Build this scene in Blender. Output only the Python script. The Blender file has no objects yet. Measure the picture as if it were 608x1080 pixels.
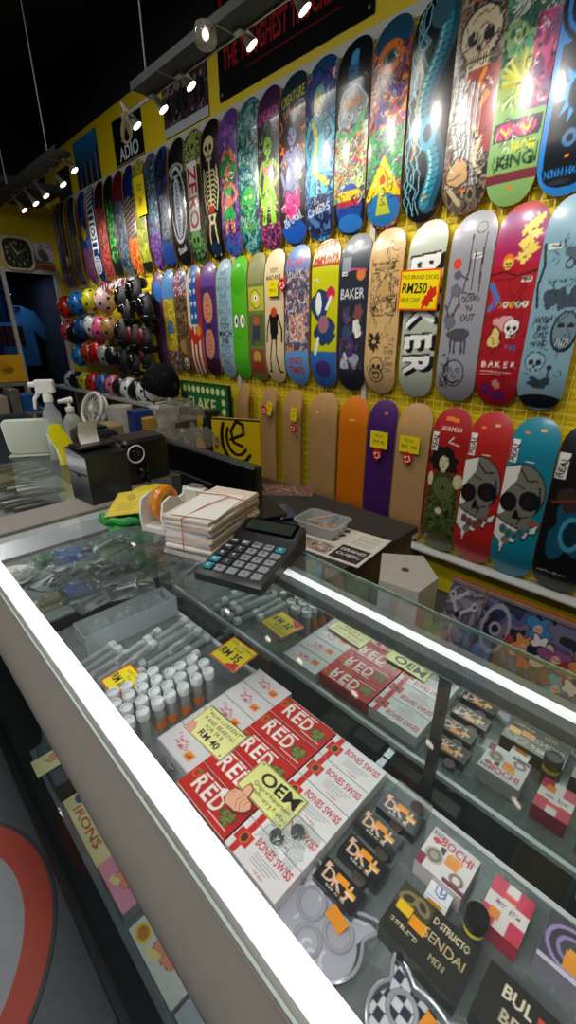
import bpy, math, random
import numpy as np
from mathutils import Vector, Matrix, Euler
C = bpy.context.scene.collection
PI = math.pi
# ------------------------------------------------------------------ camera, world, light
EYE = Vector((0.0, 0.0, 1.4))
FPX = 459.0
ROT = ((0.7100, -0.2717, 0.6496), (-0.7042, -0.2680, 0.6575), (-0.0046, -0.9243, -0.3817))
_A = np.array([-491, -187, 459.0]); _B = np.array([6, 1110, 459.0]); _C = np.array([502, -192, 459.0])
_M = np.stack([_C / np.linalg.norm(_C), _A / np.linalg.norm(_A), -_B / np.linalg.norm(_B)])
_U, _S, _V = np.linalg.svd(_M)
RW = _U @ _V                                   # camera (right, down, forward) to world
cam = bpy.data.cameras.new('camera'); camo = bpy.data.objects.new('camera', cam); C.objects.link(camo)
mw = Matrix(((RW[0][0], -RW[0][1], -RW[0][2]), (RW[1][0], -RW[1][1], -RW[1][2]), (RW[2][0], -RW[2][1], -RW[2][2]))).to_4x4()
mw.translation = EYE
camo.matrix_world = mw
cam.sensor_fit = 'VERTICAL'; cam.sensor_height = 36.0; cam.lens = 36.0 * FPX / 1080.0
cam.clip_start = 0.02
bpy.context.scene.camera = camo
sc = bpy.context.scene
sc.view_settings.view_transform = 'Standard'; sc.view_settings.look = 'None'
sc.view_settings.gamma = 1.0; sc.view_settings.exposure = 0.0
sc.view_settings.use_curve_mapping = False
w = bpy.data.worlds.new('world'); sc.world = w; w.use_nodes = True
w.node_tree.nodes['Background'].inputs[0].default_value = (0.55, 0.62, 0.75, 1)
w.node_tree.nodes['Background'].inputs[1].default_value = 0.05
try:
    sc.cycles.use_denoising = True
    sc.cycles.max_bounces = 10; sc.cycles.transparent_max_bounces = 24; sc.cycles.glossy_bounces = 5
    sc.cycles.sample_clamp_indirect = 4.0
except Exception: pass
def area(name, loc, size, energy, col=(1, 1, 1), rot=(0, 0, 0)):
    l = bpy.data.lights.new(name, 'AREA'); l.shape = 'RECTANGLE'; l.size = size[0]; l.size_y = size[1]
    l.energy = energy; l.color = col
    o = bpy.data.objects.new(name, l); C.objects.link(o); o.location = loc; o.rotation_euler = rot
    return o
# unseen overhead fill lights, added to raise the light in the room
area('overhead_fill', (0.2, 0.1, 3.35), (0.4, 1.4), 26, (1.0, 0.97, 0.9))
area('overhead_fill', (0.25, 3.3, 3.4), (0.3, 1.2), 22, (1.0, 0.97, 0.9))
area('overhead_fill', (-1.2, 0.8, 3.4), (0.5, 1.4), 34, (0.95, 0.97, 1.0))

def ray(px, py): return RW @ np.array([px - 304.0, py - 540.0, FPX])
def PX(px, py, X): r = ray(px, py); t = X / r[0]; return Vector((X, r[1] * t, r[2] * t + 1.4))
def PY(px, py, Y): r = ray(px, py); t = Y / r[1]; return Vector((r[0] * t, Y, r[2] * t + 1.4))
def PZ(px, py, Z): r = ray(px, py); t = (Z - 1.4) / r[2]; return Vector((r[0] * t, r[1] * t, Z))

# ------------------------------------------------------------------ materials
def rgb(h):
    if not isinstance(h, str): return tuple(h)
    h = h.lstrip('#')
    if len(h) == 3: h = ''.join(c * 2 for c in h)
    return tuple(int(h[i:i + 2], 16) / 255 for i in (0, 2, 4))
def lin(c): return tuple((x / 12.92 if x <= 0.04045 else ((x + 0.055) / 1.055) ** 2.4) for x in rgb(c))
MATS = {}
def mat(name, col='#888', rough=0.5, metal=0.0, coat=0.0, noise=0.0, nscale=20, emis=None, estr=0.0, spec=0.5, bump=0.0, col2=None):
    if name in MATS: return MATS[name]
    m = bpy.data.materials.new(name); m.use_nodes = True
    nt = m.node_tree; b = nt.nodes['Principled BSDF']
    b.inputs['Roughness'].default_value = rough; b.inputs['Metallic'].default_value = metal
    b.inputs['Coat Weight'].default_value = coat; b.inputs['Coat Roughness'].default_value = 0.08
    b.inputs['Specular IOR Level'].default_value = spec
    c = lin(col)
    tc = nt.nodes.new('ShaderNodeTexCoord'); nz = nt.nodes.new('ShaderNodeTexNoise')
    nz.inputs['Scale'].default_value = nscale; nz.inputs['Detail'].default_value = 4
    nt.links.new(tc.outputs['Object'], nz.inputs['Vector'])
    mx = nt.nodes.new('ShaderNodeMix'); mx.data_type = 'RGBA'
    c2 = lin(col2) if col2 else tuple(x * (1 - noise) for x in c)
    mx.inputs[6].default_value = (*c, 1); mx.inputs[7].default_value = (*c2, 1)
    nt.links.new(nz.outputs['Fac'], mx.inputs[0]); nt.links.new(mx.outputs[2], b.inputs['Base Color'])
    if bump:
        bp = nt.nodes.new('ShaderNodeBump'); bp.inputs['Strength'].default_value = bump; bp.inputs['Distance'].default_value = 0.01
        nt.links.new(nz.outputs['Fac'], bp.inputs['Height']); nt.links.new(bp.outputs['Normal'], b.inputs['Normal'])
    if emis:
        b.inputs['Emission Color'].default_value = (*lin(emis), 1); b.inputs['Emission Strength'].default_value = estr
    MATS[name] = m; return m
def printmat(name, rough=0.4, coat=0.0, crough=0.08):
    if name in MATS: return MATS[name]
    m = bpy.data.materials.new(name); m.use_nodes = True
    nt = m.node_tree; b = nt.nodes['Principled BSDF']
    a = nt.nodes.new('ShaderNodeVertexColor'); a.layer_name = 'art'
    nt.links.new(a.outputs['Color'], b.inputs['Base Color'])
    b.inputs['Roughness'].default_value = rough; b.inputs['Coat Weight'].default_value = coat; b.inputs['Coat Roughness'].default_value = crough
    MATS[name] = m; return m
def glassmat(name, tint='#eef8f4', ior=1.45, rough=0.0, haze=0.0, hazecol='#dfe6e6'):
    if name in MATS: return MATS[name]
    m = bpy.data.materials.new(name); m.use_nodes = True
    nt = m.node_tree; nt.nodes.clear()
    out = nt.nodes.new('ShaderNodeOutputMaterial')
    t = nt.nodes.new('ShaderNodeBsdfTransparent'); t.inputs[0].default_value = (*lin(tint), 1)
    g = nt.nodes.new('ShaderNodeBsdfGlossy'); g.inputs['Roughness'].default_value = rough
    f = nt.nodes.new('ShaderNodeFresnel'); f.inputs[0].default_value = ior
    mx = nt.nodes.new('ShaderNodeMixShader')
    base = t
    if haze > 0:
        d = nt.nodes.new('ShaderNodeBsdfDiffuse'); d.inputs[0].default_value = (*lin(hazecol), 1)
        h = nt.nodes.new('ShaderNodeMixShader'); h.inputs[0].default_value = haze
        nt.links.new(t.outputs[0], h.inputs[1]); nt.links.new(d.outputs[0], h.inputs[2]); base = h
    ge = nt.nodes.new('ShaderNodeNewGeometry'); iv = nt.nodes.new('ShaderNodeMix'); iv.data_type = 'FLOAT'
    iv.inputs[2].default_value = ior; iv.inputs[3].default_value = 1.0 / ior
    nt.links.new(ge.outputs['Backfacing'], iv.inputs[0]); nt.links.new(iv.outputs[0], f.inputs[0])
    nt.links.new(f.outputs[0], mx.inputs[0]); nt.links.new(base.outputs[0], mx.inputs[1]); nt.links.new(g.outputs[0], mx.inputs[2])
    nt.links.new(mx.outputs[0], out.inputs[0])
    MATS[name] = m; return m
P_MATTE = printmat('printed_card', 0.5, 0.0)
P_FLAG = printmat('printed_cloth', 0.9, 0.0)
P_FLAG.node_tree.nodes['Principled BSDF'].inputs['Specular IOR Level'].default_value = 0.15
P_GLOSS = printmat('printed_lacquer', 0.35, 0.55, 0.13)
P_PACK = printmat('printed_pack', 0.3, 0.25)
ALU = mat('brushed_aluminium', '#a8a29c', 0.38, 0.75, noise=0.25, nscale=60)
ALU_W = mat('white_aluminium', '#e2e4e4', 0.4, 0.1, noise=0.1)
BLK = mat('black_plastic', '#101114', 0.35, noise=0.4)
BLKG = mat('glossy_black_plastic', '#08080a', 0.12, coat=0.5, noise=0.3)
WHT = mat('white_plastic', '#e6e2d8', 0.4, noise=0.06)
GLASS = glassmat('counter_glass', '#f6f8f7', 1.45, 0.0, .012, '#dfe4e4')
GEDGE = mat('green_glass_edge', '#6d8f80', 0.15, coat=0.4, noise=0.2)
CLEAR = glassmat('clear_plastic', '#f4f6f6', 1.4, 0.08, 0.3)
CLEARB = glassmat('clear_bag', '#f7f9f9', 1.4, 0.06, 0.10)
METAL = mat('steel', '#b6b8ba', 0.25, 0.9, noise=0.2)
CHROME = mat('chrome', '#d8d8da', 0.1, 1.0)

# ------------------------------------------------------------------ object helpers
def tag(o, label=None, cat=None, group=None, kind=None):
    if label: o['label'] = label
    if cat: o['category'] = cat
    if group: o['group'] = group
    if kind: o['kind'] = kind
    return o
def empty(name, loc=(0, 0, 0), rz=0.0, label=None, cat=None, group=None, rot=None):
    o = bpy.data.objects.new(name, None); C.objects.link(o); o.location = loc
    o.rotation_euler = rot if rot else (0, 0, rz); o.empty_display_size = 0.05
    return tag(o, label, cat, group)
class MB:
    def __init__(s): s.v = []; s.f = []; s.mi = []
    def add(s, v, f, mi=0):
        n = len(s.v); s.v += [tuple(p) for p in v]; s.f += [tuple(i + n for i in q) for q in f]; s.mi += [mi] * len(f); return s
    def box(s, x0, x1, y0, y1, z0, z1, mi=0):
        v = [(x, y, z) for z in (z0, z1) for y in (y0, y1) for x in (x0, x1)]
        return s.add(v, [(0, 2, 3, 1), (4, 5, 7, 6), (0, 1, 5, 4), (2, 6, 7, 3), (0, 4, 6, 2), (1, 3, 7, 5)], mi)
    def rbox(s, x0, x1, y0, y1, z0, z1, r, mi=0, seg=4, taper=1.0):
        # box with rounded vertical edges and a small top and bottom bevel
        cx, cy = (x0 + x1) / 2, (y0 + y1) / 2; b = min(r * 0.5, (z1 - z0) * 0.25)
        def ringp(ins, z, k=1.0):
            P = []
            for qx, qy, a0 in ((x1, y1, 0), (x0, y1, 90), (x0, y0, 180), (x1, y0, 270)):
                sx = -1 if qx == x1 else 1; sy = -1 if qy == y1 else 1
                for i in range(seg + 1):
                    a = math.radians(a0 + 90 * i / seg)
                    px = qx + sx * r + (r - ins) * math.cos(a); py = qy + sy * r + (r - ins) * math.sin(a)
                    P.append((cx + (px - cx) * k, cy + (py - cy) * k, z))
            return P
        return s.loft([ringp(b, z0), ringp(0, z0 + b), ringp(0, z1 - b, taper), ringp(b, z1, taper)], mi)
    def loft(s, rings, mi=0, cap=True, closed=True):
        n = len(rings[0]); V = [p for r in rings for p in r]; F = []
        for k in range(len(rings) - 1):
            for i in range(n if closed else n - 1):
                j = (i + 1) % n; F.append((k * n + i, k * n + j, (k + 1) * n + j, (k + 1) * n + i))
        if cap: F.append(tuple(reversed(range(n)))); F.append(tuple((len(rings) - 1) * n + i for i in range(n)))
        return s.add(V, F, mi)
    def tube(s, pts, r, n=10, mi=0, cap=True):
        pts = [Vector(p) for p in pts]; rs = r if isinstance(r, (list, tuple)) else [r] * len(pts); rings = []; u = None
        for i, p in enumerate(pts):
            d = (pts[min(i + 1, len(pts) - 1)] - pts[max(i - 1, 0)]).normalized()
            if u is None: u = d.orthogonal().normalized()
            u = (u - d * u.dot(d)).normalized(); v = d.cross(u)
            rings.append([p + (u * math.cos(2 * PI * k / n) + v * math.sin(2 * PI * k / n)) * rs[i] for k in range(n)])
        return s.loft(rings, mi, cap)
    def lathe(s, prof, c=(0, 0, 0), n=24, mi=0, cap=True):
        return s.loft([[(c[0] + r * math.cos(2 * PI * k / n), c[1] + r * math.sin(2 * PI * k / n), c[2] + z) for k in range(n)] for r, z in prof], mi, cap)
    def torus(s, c, R, r, n=28, m=8, mi=0, axis='z', a0=0, a1=2 * PI, flat=1.0):
        rings = []; full = abs(a1 - a0 - 2 * PI) < 1e-6
        for i in range(n + 1):
            a = a0 + (a1 - a0) * i / n; ring = []
            for k in range(m):
                b = 2 * PI * k / m; q = R + r * math.cos(b); p = (q * math.cos(a), q * math.sin(a), r * flat * math.sin(b))
                if axis == 'x': p = (p[2], p[0], p[1])
                if axis == 'y': p = (p[0], p[2], p[1])
                ring.append((p[0] + c[0], p[1] + c[1], p[2] + c[2]))
            rings.append(ring)
        return s.loft(rings, mi, not full)
    def prism(s, poly, z0, z1, mi=0):
        return s.loft([[(x, y, z0) for x, y in poly], [(x, y, z1) for x, y in poly]], mi)
    def ellip(s, c, r, n=20, m=12, mi=0, f=None):
        rings = []
        for i in range(1, m):
            t = PI * i / m; rings.append([(c[0] + r[0] * math.sin(t) * math.cos(2 * PI * k / n), c[1] + r[1] * math.sin(t) * math.sin(2 * PI * k / n), c[2] - r[2] * math.cos(t)) for k in range(n)])
        return s.loft(rings, mi)
    def build(s, name, mats, parent=None, loc=None, rot=None, smooth=True):
        me = bpy.data.meshes.new(name); me.from_pydata(s.v, [], s.f)
        for m in (mats if isinstance(mats, (list, tuple)) else [mats]): me.materials.append(m)
        if len(me.materials) > 1:
            me.polygons.foreach_set('material_index', s.mi)
        import bmesh
        bm = bmesh.new(); bm.from_mesh(me); bmesh.ops.recalc_face_normals(bm, faces=bm.faces[:]); bm.to_mesh(me); bm.free()
        me.update()
        if smooth:
            me.polygons.foreach_set('use_smooth', [True] * len(me.polygons))
            try: me.set_sharp_from_angle(angle=math.radians(38))
            except Exception: pass
        o = bpy.data.objects.new(name, me); C.objects.link(o)
        if parent: o.parent = parent
        if loc is not None: o.location = loc
        if rot is not None: o.rotation_euler = rot
        return o
def struct(name, mb, m):
    o = mb.build(name, m, smooth=False); o['kind'] = 'structure'; return o
def copy_thing(o, loc=None, rot=None, label=None, group=None):
    c = o.copy(); C.objects.link(c)
    if loc is not None: c.location = loc
    if rot is not None: c.rotation_euler = rot
    if label: c['label'] = label
    if group: c['group'] = group
    def kids(src, dst):
        for ch in list(src.children):
            k = ch.copy(); C.objects.link(k); k.parent = dst; kids(ch, k)
    kids(o, c); return c

# ------------------------------------------------------------------ canvas: printed artwork, sampled onto mesh vertices
_gl = {}
def glyphs(txt, bold):
    k = (txt, bold)
    if k in _gl: return _gl[k]
    cu = bpy.data.curves.new('t', 'FONT'); cu.body = txt; cu.size = 1.0; cu.offset = 0.022 if bold else 0.0; cu.resolution_u = 3
    o = bpy.data.objects.new('t', cu); me = o.to_mesh()
    me.calc_loop_triangles()
    v = np.array([tuple(p.co) for p in me.vertices]) if len(me.vertices) else np.zeros((0, 3))
    t = np.array([tuple(q.vertices) for q in me.loop_triangles], int) if len(me.loop_triangles) else np.zeros((0, 3), int)
    o.to_mesh_clear(); bpy.data.objects.remove(o); bpy.data.curves.remove(cu)
    if len(v): v = v[:, :2] - [(v[:, 0].min() + v[:, 0].max()) / 2, (v[:, 1].min() + v[:, 1].max()) / 2]
    _gl[k] = (v, t); return _gl[k]
def vnoise(h, w, sc_, rs, oc=3):
    out = np.zeros((h, w)); amp = 1; tot = 0
    for o in range(oc):
        gh, gw = max(2, int(h / sc_) + 2), max(2, int(w / sc_) + 2); g = rs.rand(gh + 1, gw + 1)
        y = np.linspace(0, gh - 1, h); x = np.linspace(0, gw - 1, w); yi = y.astype(int); xi = x.astype(int)
        fy = (y - yi)[:, None]; fx = (x - xi)[None]; fy = fy * fy * (3 - 2 * fy); fx = fx * fx * (3 - 2 * fx)
        a = g[yi][:, xi]; b = g[yi][:, xi + 1]; c = g[yi + 1][:, xi]; d = g[yi + 1][:, xi + 1]
        out += amp * ((a * (1 - fx) + b * fx) * (1 - fy) + (c * (1 - fx) + d * fx) * fy); tot += amp; amp *= 0.5; sc_ = max(2, sc_ / 2)
    return out / tot
class Cv:
    def __init__(s, w, h, ppu, bg='#fff'):
        s.w, s.h, s.p = w, h, ppu; s.W = max(2, int(w * ppu)); s.H = max(2, int(h * ppu))
        s.a = np.empty((s.H, s.W, 3)); s.a[:] = rgb(bg)
    def _bb(s, x0, y0, x1, y1):
        i0 = max(0, int(x0 * s.p) - 1); i1 = min(s.W, int(x1 * s.p) + 2); j0 = max(0, int(y0 * s.p) - 1); j1 = min(s.H, int(y1 * s.p) + 2)
        if i0 >= i1 or j0 >= j1: return None
        return j0, j1, i0, i1, (np.arange(i0, i1) + 0.5)[None] / s.p, (np.arange(j0, j1) + 0.5)[:, None] / s.p
    def _put(s, b, m, col):
        s.a[b[0]:b[1], b[2]:b[3]][m] = rgb(col)
    def rect(s, x0, y0, x1, y1, col):
        b = s._bb(x0, y0, x1, y1)
        if b: s._put(b, (b[4] >= x0) & (b[4] <= x1) & (b[5] >= y0) & (b[5] <= y1), col)
        return s
    def grad(s, y0, y1, c0, c1):
        b = s._bb(0, y0, s.w, y1)
        if b:
            t = np.clip((b[5] - y0) / (y1 - y0), 0, 1)[:, :, None]
            s.a[b[0]:b[1], b[2]:b[3]] = np.array(rgb(c0)) * (1 - t) + np.array(rgb(c1)) * t
        return s
    def poly(s, P, col):
        xs = [p[0] for p in P]; ys = [p[1] for p in P]; b = s._bb(min(xs), min(ys), max(xs), max(ys))
        if not b: return s
        m = np.zeros((b[1] - b[0], b[3] - b[2]), bool); n = len(P)
        for i in range(n):
            (xa, ya), (xb, yb) = P[i], P[(i + 1) % n]
            if ya == yb: continue
            c = ((ya > b[5]) != (yb > b[5])) & (b[4] < (xb - xa) * (b[5] - ya) / (yb - ya) + xa); m ^= c
        s._put(b, m, col); return s
    def ell(s, cx, cy, rx, ry=None, col='#000', rot=0, inner=0):
        ry = rx if ry is None else ry; R = max(rx, ry); b = s._bb(cx - R, cy - R, cx + R, cy + R)
        if not b: return s
        ca, sa = math.cos(math.radians(rot)), math.sin(math.radians(rot)); dx = b[4] - cx; dy = b[5] - cy
        d = ((dx * ca + dy * sa) / rx) ** 2 + ((-dx * sa + dy * ca) / ry) ** 2
        s._put(b, (d <= 1) & (d >= inner * inner), col); return s
    def line(s, P, wd, col):
        for (xa, ya), (xb, yb) in zip(P[:-1], P[1:]):
            b = s._bb(min(xa, xb) - wd, min(ya, yb) - wd, max(xa, xb) + wd, max(ya, yb) + wd)
            if not b: continue
            dx, dy = xb - xa, yb - ya; L = dx * dx + dy * dy + 1e-12
            t = np.clip(((b[4] - xa) * dx + (b[5] - ya) * dy) / L, 0, 1)
            s._put(b, (b[4] - xa - t * dx) ** 2 + (b[5] - ya - t * dy) ** 2 <= wd * wd / 4, col)
        return s
    def text(s, t, cx, cy, size, col='#000', rot=0, bold=True, sx=1.0, maxw=None, flip=False):
        v, tr = glyphs(t, bold)
        if not len(tr): return s
        if maxw:
            wd = (v[:, 0].max() - v[:, 0].min()) * size * sx
            if wd > maxw: sx *= maxw / wd
        ca, sa = math.cos(math.radians(rot)), math.sin(math.radians(rot))
        X = v[:, 0] * size * sx; Y = v[:, 1] * size * (-1 if flip else 1); x = cx + X * ca - Y * sa; y = cy + X * sa + Y * ca
        for q in tr:
            xs, ys = x[q], y[q]; b = s._bb(xs.min(), ys.min(), xs.max(), ys.max())
            if not b: continue
            ar = (xs[1] - xs[0]) * (ys[2] - ys[0]) - (xs[2] - xs[0]) * (ys[1] - ys[0])
            if abs(ar) < 1e-12: continue
            l1 = ((xs[1] - b[4]) * (ys[2] - b[5]) - (xs[2] - b[4]) * (ys[1] - b[5])) / ar
            l2 = ((xs[2] - b[4]) * (ys[0] - b[5]) - (xs[0] - b[4]) * (ys[2] - b[5])) / ar
            e = -1e-6; s._put(b, (l1 >= e) & (l2 >= e) & (1 - l1 - l2 >= e), col)
        return s
    def blob(s, cx, cy, r, col, seed=0, amp=0.3, k=5, sy=1.0, out=None, ow=0.03):
        rs = np.random.RandomState(seed); ph = rs.rand(k) * 6.28; am = rs.rand(k) * amp / k * 2
        P = []
        for i in range(40):
            a = 2 * PI * i / 40; q = r * (1 + sum(am[j] * math.sin((j + 2) * a + ph[j]) for j in range(k)))
            P.append((cx + q * math.cos(a), cy + q * sy * math.sin(a)))
        if out: s.line(P + [P[0]], ow * 2, out)
        return s.poly(P, col)
    def busy(s, pal, scale=0.3, seed=0, y0=0, y1=None, freq=2.2, outline='#151515', ow=0.1, x0=0, x1=None):
        y1 = s.h if y1 is None else y1; x1 = s.w if x1 is None else x1; b = s._bb(x0, y0, x1, y1); h = b[1] - b[0]; w_ = b[3] - b[2]; rs = np.random.RandomState(seed)
        wx = vnoise(h, w_, scale * s.p, rs); wy = vnoise(h, w_, scale * s.p, rs, 2)
        n = (wx * freq + np.sin(wy * 9 + np.linspace(0, h / (scale * s.p), h)[:, None]) * 0.35) * len(pal)
        idx = np.floor(n).astype(int) % len(pal); c = np.array([rgb(q) for q in pal])[idx]
        if outline: c[(n - np.floor(n)) < ow] = rgb(outline)
        s.a[b[0]:b[1], b[2]:b[3]] = c; return s
    def scrib(s, n, x0, y0, x1, y1, wd, col, seed, L=0.3):
        r = random.Random(seed)
        for i in range(n):
            x, y, a = r.uniform(x0, x1), r.uniform(y0, y1), r.uniform(0, 6.28); P = [(x, y)]; k = r.uniform(-1.2, 1.2)
            for j in range(6):
                a += k * 0.6 + r.uniform(-.3, .3); x += math.cos(a) * L / 6; y += math.sin(a) * L / 6
                P.append((min(max(x, x0), x1), min(max(y, y0), y1)))
            s.line(P, wd, col)
        return s
    def skull(s, cx, cy, r, bone='#e8e0c8', dark='#181410', jaw=True, out=None):
        if out: s.ell(cx, cy, r * 1.1, r * 1.1, out)
        s.ell(cx, cy, r, r * 1.0, bone)
        s.poly([(cx - r * .62, cy - r * .5), (cx + r * .62, cy - r * .5), (cx + r * .5, cy - r * 1.35), (cx - r * .5, cy - r * 1.35)], bone)
        s.ell(cx - r * .4, cy - r * .12, r * .27, r * .3, dark); s.ell(cx + r * .4, cy - r * .12, r * .27, r * .3, dark)
        s.poly([(cx, cy - r * .35), (cx - r * .14, cy - r * .68), (cx + r * .14, cy - r * .68)], dark)
        s.line([(cx - r * .5, cy - r * .98), (cx + r * .5, cy - r * .98)], r * .07, dark)
        for i in range(-3, 4): s.line([(cx + i * r * .14, cy - r * .82), (cx + i * r * .14, cy - r * 1.15)], r * .05, dark)
        return s
    def woman(s, cx, y, k, skin, hair, dress, out='#1a1020', skirt=None):
        def L(P, wd, c):
            P = [(cx + a * k, y + b * k) for a, b in P]; s.line(P, (wd + .035) * k, out); s.line(P, wd * k, c)
        s.blob(cx, y + 1.62 * k, .36 * k, hair, int(k * 100) + 3, .4, out=out, ow=.02 * k)
        L([(-.08, .55), (-.16, .05), (-.12, -.5)], .17, skin); L([(.1, .55), (.18, .05), (.1, -.5)], .17, skin)
        L([(-.22, 1.22), (-.38, .85), (-.24, .5)], .1, skin); L([(.22, 1.22), (.4, .95), (.2, .78)], .1, skin)
        P = [(-.22, 1.3), (.22, 1.3), (.14, .95), (.26, .5), (-.26, .5), (-.14, .95)]
        s.poly([(cx + a * k * 1.08, y + b * k) for a, b in P], out); s.poly([(cx + a * k, y + b * k) for a, b in P], skin)
        s.poly([(cx - .2 * k, y + 1.2 * k), (cx + .2 * k, y + 1.2 * k), (cx + .15 * k, y + .98 * k), (cx - .15 * k, y + .98 * k)], dress)
        s.poly([(cx - .2 * k, y + .68 * k), (cx + .2 * k, y + .68 * k), (cx + (.34 if skirt else .2) * k, y + .35 * k), (cx - (.34 if skirt else .2) * k, y + .35 * k)], skirt or dress)
        L([(0, 1.28), (0, 1.42)], .09, skin); s.ell(cx, y + 1.56 * k, .17 * k, .21 * k, out); s.ell(cx, y + 1.56 * k, .145 * k, .19 * k, skin)
        s.ell(cx - .055 * k, y + 1.58 * k, .03 * k, .02 * k, out); s.ell(cx + .055 * k, y + 1.58 * k, .03 * k, .02 * k, out); s.line([(cx - .04 * k, y + 1.46 * k), (cx + .04 * k, y + 1.46 * k)], .02 * k, '#a02030')
        return s
    def flames(s, y0, y1, col, n=7, seed=0, down=False):
        r = random.Random(seed); P = [(0, y0)]
        for i in range(n):
            x = (i + .5) * s.w / n; P += [(x, y0 + (y1 - y0) * r.uniform(.5, 1)), ((i + 1) * s.w / n, y0 + (y1 - y0) * .12)]
        return s.poly(P + [(s.w, y0), (s.w, y0 - (y1 - y0) * .02), (0, y0 - (y1 - y0) * .02)], col)
    def sample(s, u, v):
        x = np.clip(np.asarray(u) * s.W - .5, 0, s.W - 1.001); y = np.clip(np.asarray(v) * s.H - .5, 0, s.H - 1.001)
        xi = x.astype(int); yi = y.astype(int); fx = (x - xi)[..., None]; fy = (y - yi)[..., None]
        a = s.a; return (a[yi, xi] * (1 - fx) + a[yi, xi + 1] * fx) * (1 - fy) + (a[yi + 1, xi] * (1 - fx) + a[yi + 1, xi + 1] * fx) * fy
def fast_mesh(name, V, F, colors, m, parent=None, smooth=False):
    me = bpy.data.meshes.new(name); V = np.asarray(V, np.float32); F = np.asarray(F, np.int32)
    me.vertices.add(len(V)); me.vertices.foreach_set('co', V.ravel())
    me.loops.add(F.size); me.loops.foreach_set('vertex_index', F.ravel())
    me.polygons.add(len(F)); me.polygons.foreach_set('loop_start', np.arange(len(F), dtype=np.int32) * 4)
    me.update(calc_edges=True)
    at = me.color_attributes.new('art', 'BYTE_COLOR', 'POINT')
    c4 = np.ones((len(V), 4), np.float32); c4[:, :3] = np.clip(colors, 0, 1); at.data.foreach_set('color_srgb', c4.ravel())
    me.materials.append(m)
    if smooth:
        me.polygons.foreach_set('use_smooth', [True] * len(F))
        try: me.set_sharp_from_angle(angle=math.radians(50))
        except Exception: pass
    o = bpy.data.objects.new(name, me); C.objects.link(o)
    if parent: o.parent = parent
    return o
def grid(o, u, v, src, nu, nv):
    o, u, v = map(np.array, (o, u, v)); s, t = np.meshgrid(np.linspace(0, 1, nu + 1), np.linspace(0, 1, nv + 1))
    V = o + s[..., None] * u + t[..., None] * v
    col = src.sample(s, t) if isinstance(src, Cv) else np.broadcast_to(np.array(rgb(src)), V.shape)
    i = np.arange((nu + 1) * (nv + 1)).reshape(nv + 1, nu + 1)
    F = np.stack([i[:-1, :-1], i[:-1, 1:], i[1:, 1:], i[1:, :-1]], -1).reshape(-1, 4)
    return V.reshape(-1, 3), F, col.reshape(-1, 3)
def pbox(name, W, D, H, top='#fff', front='#ddd', back=None, left=None, right=None, bottom=None, m=None, parent=None, q=500, loc=None, rz=None, rot=None):
    """printed box centred on x, y with its base at z = 0; any side takes a colour or a canvas"""
    back = back or front; left = left or (front if not isinstance(front, Cv) else back if not isinstance(back, Cv) else '#ddd')
    right = right or left; bottom = bottom or left
    Vs, Fs, Cs, n = [], [], [], 0
    w2, d2 = W / 2, D / 2
    for o, u, v, s_, a, b in (((-w2, -d2, H), (W, 0, 0), (0, D, 0), top, W, D), ((-w2, -d2, 0), (W, 0, 0), (0, 0, H), front, W, H),
                          ((w2, d2, 0), (-W, 0, 0), (0, 0, H), back, W, H), ((w2, -d2, 0), (0, D, 0), (0, 0, H), right, D, H),
                          ((-w2, d2, 0), (0, -D, 0), (0, 0, H), left, D, H), ((-w2, d2, 0), (W, 0, 0), (0, -D, 0), bottom, W, D)):
        if isinstance(s_, Cv): nu, nv = max(4, int(a * q)), max(4, int(b * q))
        else: nu = nv = 1
        if isinstance(s_, str) and s_ == 'none': continue
        V, F, Co = grid(o, u, v, s_, nu, nv); Vs.append(V); Fs.append(F + n); Cs.append(Co); n += len(V)
    o = fast_mesh(name, np.concatenate(Vs), np.concatenate(Fs), np.concatenate(Cs), m or P_MATTE, parent)
    if loc is not None: o.location = loc
    if rz is not None: o.rotation_euler = (0, 0, rz)
    if rot is not None: o.rotation_euler = rot
    return o
# ------------------------------------------------------------------ the room
XW = 2.17; YF = 5.93; ZC = 3.6
YEL = mat('yellow_wall_paint', '#e8cd0a', 0.55, noise=0.12, nscale=6)
YEL2 = mat('yellow_panel_paint', '#e2c40c', 0.4, noise=0.15, nscale=30)
DARK = mat('black_ceiling_paint', '#0a0b10', 0.9, noise=0.4, nscale=3)
FLOOR = mat('grey_speckled_floor', '#4a4f52', 0.55, noise=0.0, nscale=70, col2='#2c3134', bump=0.1)
struct('floor', MB().box(-3.0, XW + .1, -2.5, 9.0, -0.06, 0), FLOOR)
struct('ceiling', MB().box(-3.0, XW + .1, -2.5, 9.0, ZC, ZC + .08), DARK)
struct('wall_right', MB().box(XW, XW + .1, -2.5, YF + .1, 0, 3.10), YEL)
struct('wall_right_upper', MB().box(XW, XW + .1, -2.5, YF + .1, 3.10, ZC), DARK)
struct('wall_left', MB().box(-3.1, -3.0, -2.5, 9.0, 0, ZC), mat('dim_grey_wall', '#6a6a66', 0.8, noise=0.2))
struct('wall_back', MB().box(-3.1, XW + .1, -2.6, -2.5, 0, ZC), mat('dim_grey_wall', '#6a6a66'))
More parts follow.
